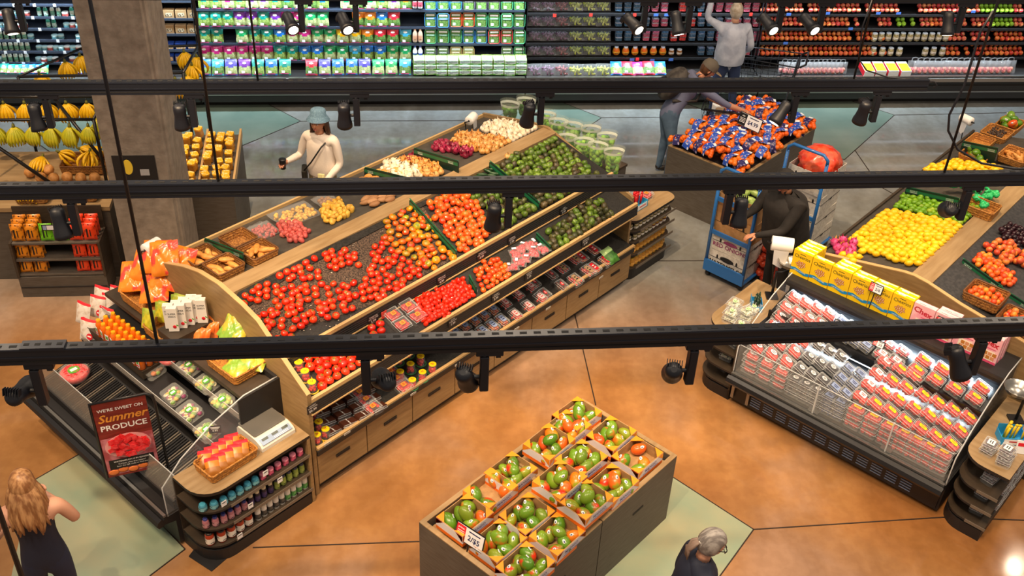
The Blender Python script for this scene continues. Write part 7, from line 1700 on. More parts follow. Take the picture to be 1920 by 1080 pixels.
# lying organic salad boxes stacked on the deck
o = bpy.data.objects.new('stacked_salad_box', None); COL.objects.link(o); o['category'] = 'salad box'
mb = MB(); mb.box((0, 0, .035), (.165, .22, .062), GREENS[0], bev=.01); obj('contents', mb, o)
mb = MB(); mb.box((0, -.112, .035), (.15, .003, .06), M('label_pale_blue', 'd5e6ea', .4)); mb.text('Earthbound', .026, M('ink_teal', '1c5a64', .5), TR(0, -.115, .052) @ RX(pi / 2), .01); mb.text('Farm', .02, MATS['ink_teal'], TR(-.03, -.115, .034) @ RX(pi / 2), .01); mb.box((0, -.1145, .013), (.15, .001, .02), LBG); mb.text('ORGANIC', .018, INKW, TR(0, -.117, .013) @ RX(pi / 2), .02); mb.box((0, -.02, .068), (.15, .16, .003), M('label_pale_blue', 'd5e6ea', .4)); obj('label', mb, o)
sb = Maker(o)
for j in range(3):
    wrow('ssssssssss', 775, 986, 143, .49 + j * .07, 14.64 + .03 * j, None, 'stacked organic salad boxes', 0, {'s': sb}, {'s': 'flat organic salad box'}, rowname=['lowest', 'middle', 'top'][j] + ' layer on the deck')
# tall bottles between bags and boxes
for y, z, (m1, c1, nm) in [(15, 1.375, ('bottle_pink_white', 'c04858', 'white and red bottle')), (60, .865, ('bottle_rose', 'd8a080', 'peach coloured dressing bottle')), (90, .595, ('bottle_blue_white', '3a4ea0', 'white and blue bottle'))]:
    bm = bottle_maker('dressing_bottle', [(.028, 0), (.034, .006), (.034, .13), (.018, .17), (.016, .19)], M('bottle_milk', 'e4e4e8', .3) if z != .865 else M('bottle_peach', 'd8b8a0', .3), M('cap_' + m1, c1, .3), M('lab_' + m1, c1, .4), .018, .02, (.03, .10), 'bottle')
    wrow('ss', 773, 793, y, z + .03, 14.82, None, 'dressing bottles between the salads', 0, {'s': bm}, {'s': nm}, rowname='between bags and boxes')
# grapes
FILMC = M('clear_bag_film', 'f4f6fa', .12, spec=.9, alpha=.12)
def grape_bag(m, nm):
    o = bpy.data.objects.new('grape_bag', None); COL.objects.link(o); o['category'] = 'grape bag'
    mb = MB(); rr = random.Random(6)
    for k in range(46): mb.ell((rr.uniform(-.09, .09), rr.uniform(-.05, .05), rr.uniform(.014, .11)), (.015, .015, .018), m, 6, 4)
    obj('grapes', mb, o); mb = MB(); pillow(mb, .22, .18, .06, lambda a, b, c: FILMC, TR(0, -.01, .075) @ RX(pi / 2 - .3), 6, 6, 7, .3); obj('clear_bag', mb, o); return Maker(o)
GRP = M('grape_purple', '6a4462', .3, noise=(30, (.4, .6)), ncol='9a7494'); GRG = M('grape_green', 'b8c444', .3, noise=(30, (.4, .6)), ncol='dcdf74'); GRR = M('grape_red_mix', '7a3448', .3, noise=(30, (.4, .6)), ncol='b86a6a')
gm = {'p': grape_bag(GRP, ''), 'g': grape_bag(GRG, ''), 'r': grape_bag(GRR, '')}; gn = {'p': 'clear bag of dark grapes', 'g': 'clear bag of green grapes', 'r': 'clear bag of reddish grapes'}
for y, z, b, spec, rn in [(20, 1.34, 14.95, 'pprggg', 'top visible shelf'), (48, 1.11, 14.95, 'pprggg', 'second shelf'), (76, .88, 14.95, 'ppprggg'[:3] + 'ggg', 'third shelf'), (104, .65, 14.95, 'pprggg', 'fourth shelf'), (140, .475, 14.60, 'pprggg', 'deck')]:
    wrow(spec, 988, 1143, y, z, b, None, 'bagged grapes on the wall', 0, gm, gn, rowname=rn)
# small berry clamshells stacked two high
def mini(m, lm, nm):
    o = bpy.data.objects.new('berry_pack', None); COL.objects.link(o); o['category'] = 'berry pack'
    obj('contents', MB().box((0, 0, .027), (.095, .10, .046), m, bev=.01), o)
    mb = MB(); mb.box((0, 0, .054), (.10, .105, .006), M('lid_film', 'c8ccd8', .15, alpha=.6), bev=.01); mb.box((0, -.02, .058), (.05, .04, .002), lm); obj('lid', mb, o); return Maker(o)
mm = {'b': mini(M('blueberry_pack', '2c4a6a', .4, noise=(90, (.4, .6)), ncol='5a7a94'), LBB, ''), 'r': mini(M('raspberry_pack', 'a83a5a', .4, noise=(80, (.4, .6)), ncol='d87a90'), LBW, ''), 's': mini(M('strawberry_pack', 'c8282e', .35, noise=(70, (.4, .6)), ncol='e86058'), LBP, '')}
mn = {'b': 'blueberry pack', 'r': 'raspberry pack', 's': 'strawberry pack'}
for y, z, spec, rn in [(20, 1.34, 'bbbrrr sbbrrrsrr', 'top visible shelf'), (48, 1.11, 'bb brrb sbbbrrrr', 'second shelf'), (76, .88, 'bbbrrbssbbbrrrrr', 'third shelf')]:
    for L_ in range(3):
        if L_ == 2 and y == 48: continue
        wrow(spec, 1150, 1424, y, z + .06 * L_, 14.93, None, 'berry packs on the wall', 0, mm, mn, rowname='%s layer, %s' % (['lower', 'middle', 'upper'][L_], rn))
for L_ in range(2): wrow('         bbbbrrr', 1150, 1424, 104, .65 + .06 * L_, 14.93, None, 'berry packs on the wall', 0, mm, mn, rowname='%s layer, fourth shelf' % ['lower', 'upper'][L_])
oj = bottle_maker('mandarin_jar', [(.035, 0), (.052, .02), (.055, .06), (.042, .10), (.03, .11)], M('mandarin_jar', 'f06a14', .25, noise=(16, (.4, .6)), ncol='f89a2a'), M('jar_lid_clear', 'e8e8ea', .3), M('jar_label_yellow', 'f4b83a', .4), .032, .02, (.035, .06), 'jar')
wrow('oooooo', 1146, 1250, 104, .65, 14.92, None, 'orange jars on the wall', 0, {'o': oj}, {'o': 'round jar of mandarins'}, rowname='fourth shelf')
nu = bottle_maker('nut_cup', [(.03, 0), (.042, .02), (.038, .08)], M('nut_cup_fill', 'c88a4a', .3, noise=(30, (.4, .6)), ncol='8a5a2a'), M('jar_lid_clear', 'e8e8ea', .3), LABC, .038, .01, (.02, .05), 'cup')
wrow('oo', 1250, 1280, 104, .65, 14.92, None, 'nut cups on the wall', 0, {'o': nu}, {'o': 'cup of nuts'}, rowname='fourth shelf')
wrow('BRMRB', 1146, 1250, 138, .475, 14.56, None, 'fruit bags on the deck', -1.0, BAGM, {'B': 'blue fruit bag', 'R': 'red fruit bag', 'M': 'magenta fruit bag'}, rowname='deck beside the grapes')
# apples and other round fruit
AP1 = M('apple_red', 'c8282a', .25, var=['c02a28', 'd8483a', 'cc3440', 'e0664a'], noise=(26, (.45, .65)), ncol='e8a060'); AP2 = M('apple_green', '8ab82a', .25, var=['8ab82a', 'a0c838', '7cab24']); AP3 = M('peach_orange', 'ea7a34', .35, var=['e8702c', 'f09a48', 'e05a30', 'f0a85a'], noise=(24, (.45, .6)), ncol='d84a2c')
def apple_mb(m, r=.038):
    return MB().lathe([(0, -r * .75), (r * .45, -r * .9), (r * .85, -r * .45), (r, .1 * r), (r * .85, r * .65), (r * .45, r * .88), (r * .1, r * .72), (0, r * .6)], m, 9, cap=False)
ap = {'a': fruit('apple', apple_mb(AP1), 'apple'), 'g': fruit('green_apple', apple_mb(AP2), 'apple'), 'p': fruit('peach', apple_mb(AP3), 'peach'), 'n': fruit('nectarine', apple_mb(PEA), 'nectarine')}
an = {'a': 'red apple', 'g': 'green apple', 'p': 'orange peach', 'n': 'red nectarine'}
mass = {}
rows = [(15, 1.34, 'aaaaaaaaa aaaaaaaaaaa aaaaaaa' + '    ' + 'aaaaaaaaa' + ' aaagggggggaa', 'top visible shelf'), (42, 1.12, 'aaaaaaaaappppppaapp a    aaa gg g aappaaaaaa' + ' aaaagggggaa', 'second shelf'),
        (70, .89, 'nnnnppnnnnnnppnnppn nnnn n             aaaa aaaa nnnnnn', 'third shelf'), (95, .65, 'ppppppppppnnnnppppnnpppp p            nnn n nnnnpppnnn', 'fourth shelf')]
for y, z, spec, rn in rows:
    wrow(spec, 1426, 1920, y, z + .038, 14.87, None, 'round fruit on the wall shelves', .5, ap, an, rowname='front row, ' + rn)
    n = len(spec)
    for i, c in enumerate(spec):
        if c == ' ': continue
        for k in (1, 2):
            q = onv(1426 + (1920 - 1426) * (i + .5 * (k % 2)) / n, y, 14.87, AW); mass.setdefault(c, []).append((q[0], 14.87 + .072 * k, z + .038 + .045 * k))
for c, pts in mass.items():
    mb = MB(); m = {'a': AP1, 'g': AP2, 'p': AP3, 'n': PEA}[c]
    for a, b, z in pts: mb.ell((a - 5.4, b - 14.45, z), .037, m, 7, 5)
    one(an[c].split()[1] + '_heap', mb, 'rows of %ss heaped behind the front row on the wall shelves' % an[c], 'fruit', xy(5.4, 14.45, 0, AW), AW, kind='stuff')
# jars and tubs of cut fruit between the apples
cf = bottle_maker('cut_fruit_tub', [(.038, 0), (.045, .01), (.045, .09), (.036, .115)], M('tub_cream', 'c8b890', .3, noise=(30, (.4, .6)), ncol='8f8a5a'), M('lid_clear', 'd8dce0', .2), LABC, .04, .012, (.03, .07), 'tub')
wrow('ccccccccccc', 1632, 1780, 70, .89, 14.88, None, 'tubs of cut fruit on the wall', 0, {'c': cf}, {'c': 'tub of cut fruit'}, rowname='third shelf')
wrow('cccc  ccc', 1630, 1775, 95, .65, 14.88, None, 'tubs of cut fruit on the wall', 0, {'c': cf}, {'c': 'tub of cut fruit'}, rowname='fourth shelf')
mb = MB(); mb.box((0, 0, .05), (.16, .26, .10), LBW); mb.box((0, -.02, .1005), (.15, .2, .003), M('box_top_yellow', 'f4b81a', .4)); mb.box((-.081, 0, .05), (.003, .25, .09), LBR); o = obj('date_box', mb); o['category'] = 'box'
wrow('dddd', 1612, 1702, 134, .50, 14.60, None, 'yellow boxes on the deck', .18, {'d': Maker(o)}, {'d': 'yellow topped box'}, rowname='deck under the apples')
o = bpy.data.objects.new('fruit_bag', None); COL.objects.link(o); o['category'] = 'fruit bag'
mb = MB(); lumps(mb, .18, .12, .10, .034, M('bagged_fruit', 'c03a4a', .4, noise=(14, (.4, .6)), ncol='e8a08a'), 9, 5); obj('contents', mb, o); mb = MB(); pillow(mb, .2, .2, .06, lambda a, b, c: FILMC, TR(0, -.01, .10) @ RX(pi / 2 - .2), 6, 6, 9, .35); mb.tube([(-.05, 0, .19), (-.04, 0, .24), (.0, 0, .25), (.04, 0, .24), (.05, 0, .19)], .008, FILMC, 5); obj('clear_bag', mb, o); fb = Maker(o)
wrow('ffffffffffffff', 1465, 1580, 134, .48, 14.60, None, 'clear bags of apples on the deck', 0, {'f': fb}, {'f': 'clear handled bag of apples'}, rowname='deck, left group', sc=.9)
wrow('fffffffffff', 1705, 1822, 134, .48, 14.60, None, 'clear bags of apples on the deck', 0, {'f': fb}, {'f': 'clear handled bag of apples'}, rowname='deck, right group')
wrow('ffffff', 1828, 1895, 134, .48, 14.60, None, 'clear bags of plums on the deck', 0, {'f': fb}, {'f': 'clear bag of plums'}, rowname='deck, far end')
# left case: dips, tubs, bottles; mushroom boxes
tub1 = bottle_maker('dip_tub', [(.034, 0), (.042, .008), (.044, .055)], M('dip_tub_white', 'cfe0e4', .35), M('dip_lid', 'a8cfd4', .3), M('dip_label', '5f9aa8', .4), .045, .010, (.012, .045), 'tub')
tub2 = bottle_maker('dip_tub', [(.034, 0), (.042, .008), (.044, .055)], M('dip_tub_pink', 'd8b0a8', .35), M('dip_lid_white', 'e0e8ea', .3), M('dip_label_red', 'b8504a', .4), .045, .010, (.012, .045), 'tub')
bt1 = bottle_maker('drink_bottle', [(.022, 0), (.03, .008), (.03, .10), (.016, .13)], M('drink_pale', 'd8ded0', .3), M('cap_navy', '24407a', .3), M('drink_label', '6aa088', .4), .018, .015, (.02, .08), 'bottle')
bt2 = bottle_maker('drink_bottle', [(.022, 0), (.03, .008), (.03, .10), (.016, .13)], M('drink_teal', '3a9a84', .3), M('cap_silver', 'b8c0c8', .3), M('drink_label2', 'bcd8cc', .4), .018, .015, (.02, .08), 'bottle')
mk_ = {'a': tub1, 'b': tub2, 'c': bt1, 'd': bt2}; nm_ = {'a': 'pale dip tub', 'b': 'pinkish dip tub', 'c': 'small white bottle', 'd': 'small teal bottle'}
for k, (y, z, spec, rn) in enumerate([(20, 1.255, 'bbaab ddccbdb', 'top visible shelf'), (42, 1.085, 'aaabb   dd aba', 'second shelf'), (62, .915, 'ccccca   aa  a', 'third shelf'), (88, .745, 'cccccc aabaabab', 'fourth shelf'), (112, .575, 'accccc abab  ba', 'fifth shelf')]):
    wrow(spec, -6, 152, y, z, 14.86, None, 'dips and bottles at the far left', 0, mk_, nm_, rowname=rn)
wrow('TTTBBBT  BLV', 0, 152, 140, .48, 14.64, None, 'bagged goods at the far left', -1.0, BAGM, {'T': 'teal bag', 'B': 'blue bag', 'L': 'light blue bag', 'V': 'violet bag'}, rowname='deck left of the column', sc=.7)
mb = MB(); mb.box((0, 0, .06), (.15, .1, .12), M('kraft_box', 'a8855c', .6)); mb.box((0, -.051, .055), (.09, .002, .05), M('kraft_window', '5a4634', .5, noise=(50, (.4, .6)), ncol='d8c8a8')); o = obj('mushroom_box', mb); o['category'] = 'mushroom box'; mb1 = Maker(o)
mb = MB(); mb.box((0, 0, .05), (.15, .1, .10), M('nut_box_blue', '24408a', .4)); mb.box((0, -.051, .05), (.13, .002, .06), M('nut_window', 'c89a6a', .5, noise=(50, (.4, .6)), ncol='e8d0a8')); o = obj('nut_box', mb); o['category'] = 'box'; nb1 = Maker(o)
for y, z, m, nm, rn in [(25, 1.235, mb1, 'brown mushroom box', 'top visible shelf'), (55, 1.005, mb1, 'brown mushroom box', 'second shelf'), (85, .765, nb1, 'blue boxed nuts', 'third shelf'), (112, .575, nb1, 'blue boxed nuts', 'fourth shelf')]:
    wrow('mmm', 306, 374, y, z, 14.88, None, 'boxes right of the column', 0, {'m': m}, {'m': nm}, rowname=rn)
# price tags along shelf edges and bumpers
mb = MB().box((0, 0, 0), (.04, .003, .045), TAGW); o = obj('shelf_tag', mb); o['category'] = 'shelf tag'; tw = Maker(o)
mb = MB().box((0, 0, 0), (.05, .003, .05), TAGR); o = obj('shelf_tag', mb); o['category'] = 'shelf tag'; tr_ = Maker(o)
mb = MB().box((0, 0, 0), (.07, .003, .04), TAGB); o = obj('shelf_tag', mb); o['category'] = 'shelf tag'; tb = Maker(o)
kx = 0
for x, y, b, mk, nm in [(539, 150, 14.44, tw, 'white'), (608, 150, 14.44, tw, 'white'), (683, 150, 14.44, tw, 'white'), (717, 150, 14.44, tw, 'white'), (782, 150, 14.44, tw, 'white'), (853, 149, 14.44, tw, 'white'), (885, 149, 14.44, tw, 'white'), (920, 149, 14.44, tw, 'white'), (950, 149, 14.44, tw, 'white'), (605, 151, 14.44, tw, 'white'), (436, 152, 14.44, tw, 'white'),
                        (1040, 29, 14.79, tr_, 'red'), (1108, 28, 14.79, tr_, 'red'), (1190, 28, 14.79, tr_, 'red'), (1312, 27, 14.79, tr_, 'red'), (1408, 27, 14.79, tr_, 'red'), (1195, 111, 14.79, tr_, 'red'), (1848, 75, 14.79, tr_, 'red'), (1174, 28, 14.79, tb, 'blue'), (1230, 28, 14.79, tb, 'blue'), (1250, 28, 14.79, tb, 'blue'), (1479, 27, 14.79, tb, 'blue'), (1552, 25, 14.79, tb, 'blue'),
                        (1647, 25, 14.79, tb, 'blue'), (1685, 25, 14.79, tb, 'blue'), (1185, 112, 14.79, tb, 'blue'), (1223, 113, 14.79, tb, 'blue'), (1258, 112, 14.79, tb, 'blue'), (1595, 54, 14.79, tb, 'blue'), (1473, 81, 14.79, tb, 'blue'), (1825, 22, 14.79, tb, 'blue')]:
    q = onv(x, y, b, AW); mk.put(xy(*q, AW), (0, 0, AW), '%s price tag, %s of those on the wall cases' % (nm, nth(kx)), 'price tags on the wall cases'); kx += 1
for r_, z in enumerate((.57, .74, .91, 1.08, 1.25, 1.43)):
    for i in range(9):
        tw.put(xy(-5.9 + i * .27 + .06 * (r_ % 2), 14.79, z + .005, AW), (0, 0, AW), 'white price tag, %s from the left on the %s shelf edge left of the column' % (nth(i), nth(5 - r_)), 'price tags left of the column')
# ================================================================== PEOPLE
def skin_body(name, J, B, par, mats, sub=2):
    """J: {joint: ((x,y,z), r or (rx,ry))}; B: [(jointA, jointB, material)]; one continuous skin"""
    names = list(J); idx = {k: i for i, k in enumerate(names)}
    me = bpy.data.meshes.new(name); me.from_pydata([J[k][0] for k in names], [(idx[a], idx[b]) for a, b, m in B], [])
    o = bpy.data.objects.new(name, me); COL.objects.link(o)
    md = o.modifiers.new('skin', 'SKIN'); md.use_smooth_shade = True
    if not me.skin_vertices: return o
    for k in names:
        r = J[k][1]; r = r if isinstance(r, tuple) else (r, r)
        me.skin_vertices[0].data[idx[k]].radius = r
    me.skin_vertices[0].data[idx['pelvis']].use_root = True
    s_ = o.modifiers.new('sub', 'SUBSURF'); s_.levels = sub; s_.render_levels = sub
    dg = bpy.context.evaluated_depsgraph_get(); m2 = bpy.data.meshes.new_from_object(o.evaluated_get(dg))
    bpy.data.objects.remove(o); bpy.data.meshes.remove(me)
    used = []
    for a, b, m in B:
        if m not in used: used.append(m)
    m2.materials.clear()
    for m in used: m2.materials.append(m)
    segs = [(Vector(J[a][0]), Vector(J[b][0]), used.index(m), .5 * sum(((J[a][1] if not isinstance(J[a][1], tuple) else J[a][1][0]), (J[b][1] if not isinstance(J[b][1], tuple) else J[b][1][0])))) for a, b, m in B]
    for p in m2.polygons:
        c = p.center; best = 1e9
        for a, b, mi, r in segs:
            d = b - a; t = max(0, min(1, (c - a).dot(d) / max(1e-9, d.dot(d)))); e = (c - (a + d * t)).length - r
            if e < best: best = e; k = mi
        p.material_index = k; p.use_smooth = True
    o = bpy.data.objects.new(name, m2); COL.objects.link(o); o.parent = par; return o
SKIN = M('skin_light', 'd9a184', .5, sss=.1); SKIN2 = M('skin_tan', 'c98c6c', .5); LIP = M('lips', 'b06058', .5); EYE = M('eye_dark', '2a1c18', .3)
def lerp(a, b, t): return tuple(a[i] + (b[i] - a[i]) * t for i in range(3))
def hand(J, B, side, w, elbow, mat, curl=.9, s=1.0):
    """palm, five fingers rooted in the palm; fingers run on from the forearm direction and curl"""
    W_ = Vector(w); d = (W_ - Vector(elbow)).normalized(); up = Vector((0, 0, 1)); n = d.cross(up)
    n = n.normalized() if n.length > .1 else Vector((1, 0, 0)); dn = n.cross(d).normalized() * -1
    pm = W_ + d * .055 * s; J['palm' + side] = (tuple(pm), (.030 * s, .018 * s)); B.append(('wrist' + side, 'palm' + side, mat))
    for k, (off, ln) in enumerate(((-.027, .058), (-.009, .070), (.009, .066), (.026, .052))):
        a = pm + n * off * s + d * .028 * s; b = a + (d * cos(curl * .5) + dn * sin(curl * .5)) * ln * .5 * s; c = b + (d * cos(curl) + dn * sin(curl)) * ln * .55 * s
        for nm, q, r in (('a', a, .0098), ('b', b, .0090), ('c', c, .0075)): J['f%d%s%s' % (k, nm, side)] = (tuple(q), r * s)
        B += [('palm' + side, 'f%da%s' % (k, side), mat), ('f%da%s' % (k, side), 'f%db%s' % (k, side), mat), ('f%db%s' % (k, side), 'f%dc%s' % (k, side), mat)]
    sg = 1 if side == 'L' else -1
    a = W_ + d * .03 * s - n * .030 * s * sg; b = a + (d * .8 - n * .7 * sg + dn * .5).normalized() * .035 * s; c = b + (d + dn * .7).normalized() * .028 * s
    for nm, q, r in (('a', a, .012), ('b', b, .010), ('c', c, .008)): J['t' + nm + side] = (tuple(q), r * s)
    B += [('palm' + side, 'ta' + side, mat), ('ta' + side, 'tb' + side, mat), ('tb' + side, 'tc' + side, mat)]
def person(label, loc, rz, h=1.7, top=None, pants=None, shoe=None, skin=SKIN, lean=0.0, twist=0.0, wl=None, wr=None, el=None, er=None, head_yaw=0.0, head_pitch=0.0, sleeve=1.0, legs=None, hipw=.15, shw=.185, hairf=None, bulk=1.0, bare=False, coat=None):
    """facing local +Y. joint targets are given for a 1.7 m figure"""
    t = thing('person', label, 'person', loc, rz); k = h / 1.7; t.scale = (k, k, k)
    hz = .93; cl, sl_ = cos(lean), sin(lean)
    def tor(x, y, z):   # torso point, leaning about the hips
        zz = z - hz; return (x, y * cl + zz * sl_, hz + zz * cl - y * sl_)
    J = {}; b = bulk
    J['pelvis'] = ((0, 0, .94), (.150 * b, .115 * b)); J['waist'] = (tor(0, .005, 1.08), (.135 * b, .10 * b)); J['chest'] = (tor(0, .0, 1.26), (.155 * b, .112 * b)); J['upper'] = (tor(0, -.005, 1.38), (.14 * b, .095 * b)); J['neck0'] = (tor(0, -.005, 1.455), .055); J['neck1'] = (tor(0, .012, 1.53), .048)
    lg = legs or [((-.10, .0, .50), (-.105, -.03, .09)), ((.10, .02, .50), (.105, .02, .09))]
    B = [('pelvis', 'waist', top if not bare else pants), ('waist', 'chest', top), ('chest', 'upper', top), ('upper', 'neck0', top), ('neck0', 'neck1', skin)]
    for sd, (kn, an), sx in (('R', lg[1], 1), ('L', lg[0], -1)):
        J['hip' + sd] = ((sx * .09, 0, .86), .095 * b); J['knee' + sd] = (kn, .062); J['calf' + sd] = (lerp(kn, an, .35), .058); J['ankle' + sd] = (an, .042); J['heel' + sd] = ((an[0], an[1] - .03, .045), .036); J['toe' + sd] = ((an[0] + sx * .02, an[1] + .16, .035), (.042, .028))
        B += [('pelvis', 'hip' + sd, pants), ('hip' + sd, 'knee' + sd, pants), ('knee' + sd, 'calf' + sd, pants), ('calf' + sd, 'ankle' + sd, pants), ('ankle' + sd, 'heel' + sd, shoe), ('heel' + sd, 'toe' + sd, shoe)]
        sh = tor(sx * shw, -.005, 1.415); J['sh' + sd] = (sh, .058 * b)
        e = (er if sd == 'R' else el) or tor(sx * (shw + .05), -.02, 1.13); w = (wr if sd == 'R' else wl) or tor(sx * (shw + .06), .06, .90)
        J['el' + sd] = (e, .043 * b if sleeve > .6 else .040); J['fa' + sd] = (lerp(e, w, .3), .042 if sleeve < .8 else .048); J['wrist' + sd] = (w, .026 if sleeve < .9 else .034)
        B += [('upper', 'sh' + sd, top if sleeve > .05 else skin), ('sh' + sd, 'el' + sd, top if sleeve > .3 else skin), ('el' + sd, 'fa' + sd, top if sleeve > .6 else skin), ('fa' + sd, 'wrist' + sd, top if sleeve > .9 else skin)]
        hand(J, B, sd, w, e, skin)
    body = skin_body('body', J, B, t, None)
    # head, one mesh with face and ears
    hp = Vector(tor(0, .03, 1.615)); X = TR(*hp) @ RX(-lean * .6 - head_pitch) @ RZ(head_yaw)
    mb = MB()
    mb.ell((0, 0, 0), (.074, .094, .115), skin, 18, 14, X, fn=lambda a, tt: 1 - (.20 * max(0, -sin(tt)) ** 1.3) + .04 * max(0, sin(a)) * max(0, -sin(tt)))
    mb.ell((0, .093, -.015), (.012, .018, .024), skin, 8, 6, X); mb.ell((0, .078, -.058), (.024, .012, .009), LIP, 8, 5, X)
    for sx in (-1, 1):
        mb.ell((sx * .030, .080, .012), (.014, .008, .008), M('eye_white', 'e8e4e0', .3), 8, 5, X); mb.ell((sx * .030, .087, .012), (.006, .004, .006), EYE, 6, 4, X); mb.box((sx * .030, .086, .034), (.032, .008, .006), EYE, X); mb.ell((sx * .076, -.005, -.005), (.010, .018, .028), skin, 8, 6, X)
    mb.tube([tuple(X @ Vector((0, -.01, -.07))), tor(0, .0, 1.47)], [.05, .055], skin, 12)
    obj('head', mb, t)
    if hairf: hairf(t, X)
    if coat:
        mb = MB(); w, dp, z0 = coat; Xc = TR(0, 0, hz) @ RX(-lean) @ TR(0, 0, -hz)
        mb.lathe([(w * .97, z0 - .015), (w * 1.0, z0), (w * 1.04, z0 + .12), (w * .98, 1.15), (w * .97, 1.28), (w * .9, 1.37), (w * .62, 1.43), (.07, 1.47)], top, 22, (0, 0, 0), Xc, cap=False, sy=dp)
        obj('jacket' if w > .21 else 'shirt', mb, t)
    return t, X, tor
HBR = M('hair_brown', '3a2418', .45, noise=(12, (.4, .6)), ncol='5a3a24', stretch=(3, 3, .6)); HBL = M('hair_blonde', '8a5a34', .4, noise=(9, (.4, .6)), ncol='c09060', stretch=(4, 4, .5)); HGR = M('hair_grey', '77706c', .45, noise=(14, (.4, .6)), ncol='a8a29c', stretch=(4, 1, 1)); HWH = M('hair_greyblond', 'b8a48c', .5, noise=(16, (.4, .6)), ncol='d8ccba')
def cap_hair(m, down=-.02, back=1.0):
    def f(t, X):
        mb = MB(); mb.ell((0, -.012, .018), (.086, .100, .118), m, 18, 12, X, fn=lambda a, tt: 1.0 if sin(a) < .35 or tt > .35 else .74)
        obj('hair', mb, t)
    return f
def long_hair(m, length, width=.12, spread=.0, fullness=1.0, seed=1):
    def f(t, X):
        mb = MB(); mb.ell((0, -.014, .020), (.088, .104, .118), m, 18, 12, X, fn=lambda a, tt: 1.0 if sin(a) < .3 or tt > .35 else .76)
        rr = random.Random(seed)
        for i in range(34):
            a = pi + (i / 33) * pi if fullness < 1.5 else pi * .92 + (i / 33) * pi * 1.16
            r0 = .082; x, y = cos(a) * r0, sin(a) * .095 - .01
            L_ = length * rr.uniform(.8, 1.05); pts = []
            for k in range(8):
                q = k / 7; sp = 1 + spread * q * rr.uniform(.6, 1.2); top_ = .3 + .7 * min(1, q * 3.2); pts.append((x * sp * top_ + .012 * sin(q * 6 + i) * q, y * top_ * (1 + spread * q * .6) - .02 * q, .112 - .04 * min(1, q * 4) - L_ * q))
            mb.tube(pts, [.012, .019, .024, .025, .026, .024, .018, .005], m, 6, X)
        obj('hair', mb, t)
    return f
# 1. woman with bucket hat
SWE = M('sweater_cream', 'e8dcd0', .8, bump=.2, bscale=60); KHA = M('trousers_khaki', '8a7a58', .8); DEN = M('denim_hat', '6a8aa0', .8, noise=(60, (.4, .6)), ncol='58788e')
p0 = at(597, 212, 1.68)
t, X, tor = person('person in a blue bucket hat and cream sweater holding a black cup', (p0.x, p0.y, 0), pi - .35, 1.66, SWE, KHA, M('shoe_tan', '8a6a4a', .6), SKIN2, er=(.27, .03, 1.14), wr=(.30, .26, 1.16), el=(-.25, .0, 1.12), wl=(-.16, .20, .98), head_pitch=.0, head_yaw=.1, hairf=long_hair(HBR, .30, spread=.3, fullness=1), bulk=1.06, shw=.19, coat=(.185, .75, .97))
mb = MB(); mb.lathe([(.132, -.002), (.130, .004), (.098, .045), (.092, .052), (.084, .115), (.068, .127), (.0, .131)], DEN, 24, (0, -.012, .035), X @ RX(.12), sy=1.1); obj('bucket_hat', mb, t)
mb = MB(); mb.tube([tor(-.13, -.06, 1.44), tor(-.10, .155, 1.38), tor(.02, .205, 1.18), tor(.17, .14, 1.0)], .010, BLK, 6); mb.tube([tor(-.13, -.06, 1.44), tor(.0, -.12, 1.25), tor(.16, -.02, 1.0)], .010, BLK, 6); obj('bag_strap', mb, t)
mb = MB(); mb.box((0, 0, 0), (.06, .20, .17), M('bag_black', '26241f', .5), TR(.185, .10, .93) @ RZ(.5), .02); obj('shoulder_bag', mb, t)
def held(t, pt): return t.matrix_basis @ Vector(pt)
def basis(t): return Matrix.Translation(t.location) @ t.rotation_euler.to_matrix().to_4x4() @ Matrix.Diagonal((*t.scale, 1))
q = basis(t) @ Vector((.31, .345, 1.10)); c = thing('coffee_cup', 'black lidded coffee cup held by the person in the bucket hat', 'cup', q, 0)
obj('cup_body', MB().lathe([(.030, 0), (.04, .11)], M('cup_black', '1c1a1c', .4), 16), c); obj('lid', MB().lathe([(.043, .108), (.043, .118), (.036, .126), (.0, .127)], BLK, 16), c); obj('sleeve', MB().lathe([(.0335, .03), (.0385, .075)], M('cup_sleeve', '5a3a34', .6), 16, cap=False), c)
q = basis(t) @ Vector((-.15, .275, .96)); one('food_pack', MB().box((0, 0, .05), (.09, .04, .15), M('pack_pale_yellow', 'e4dca0', .5), None, .01), 'pale yellow package held by the person in the bucket hat', 'package', q, (.2, .2, 2.6))
# 2. man in white shirt at the wall
SHW = M('shirt_white', 'd2d6e4', .75, noise=(6, (.4, .6)), ncol='aeb4c6'); JEA = M('jeans_dark', '28365a', .8); JEA2 = M('jeans_blue', '4a6078', .8, noise=(8, (.4, .6)), ncol='5c748c')
p0 = at(1383, 14, 1.78)
person('person in a white shirt and jeans reaching up to the wall shelf', (p0.x, p0.y, 0), AW - .05, 1.80, SHW, JEA, M('shoe_brown', '6a5444', .6), SKIN, el=(-.36, .08, 1.50), wl=(-.30, .22, 1.70), er=(.27, -.02, 1.15), wr=(.24, .18, 1.0), hairf=cap_hair(HWH), bulk=1.12, coat=(.20, .78, .93), legs=[((-.11, .02, .50), (-.12, .02, .09)), ((.13, .02, .50), (.18, .0, .09))])
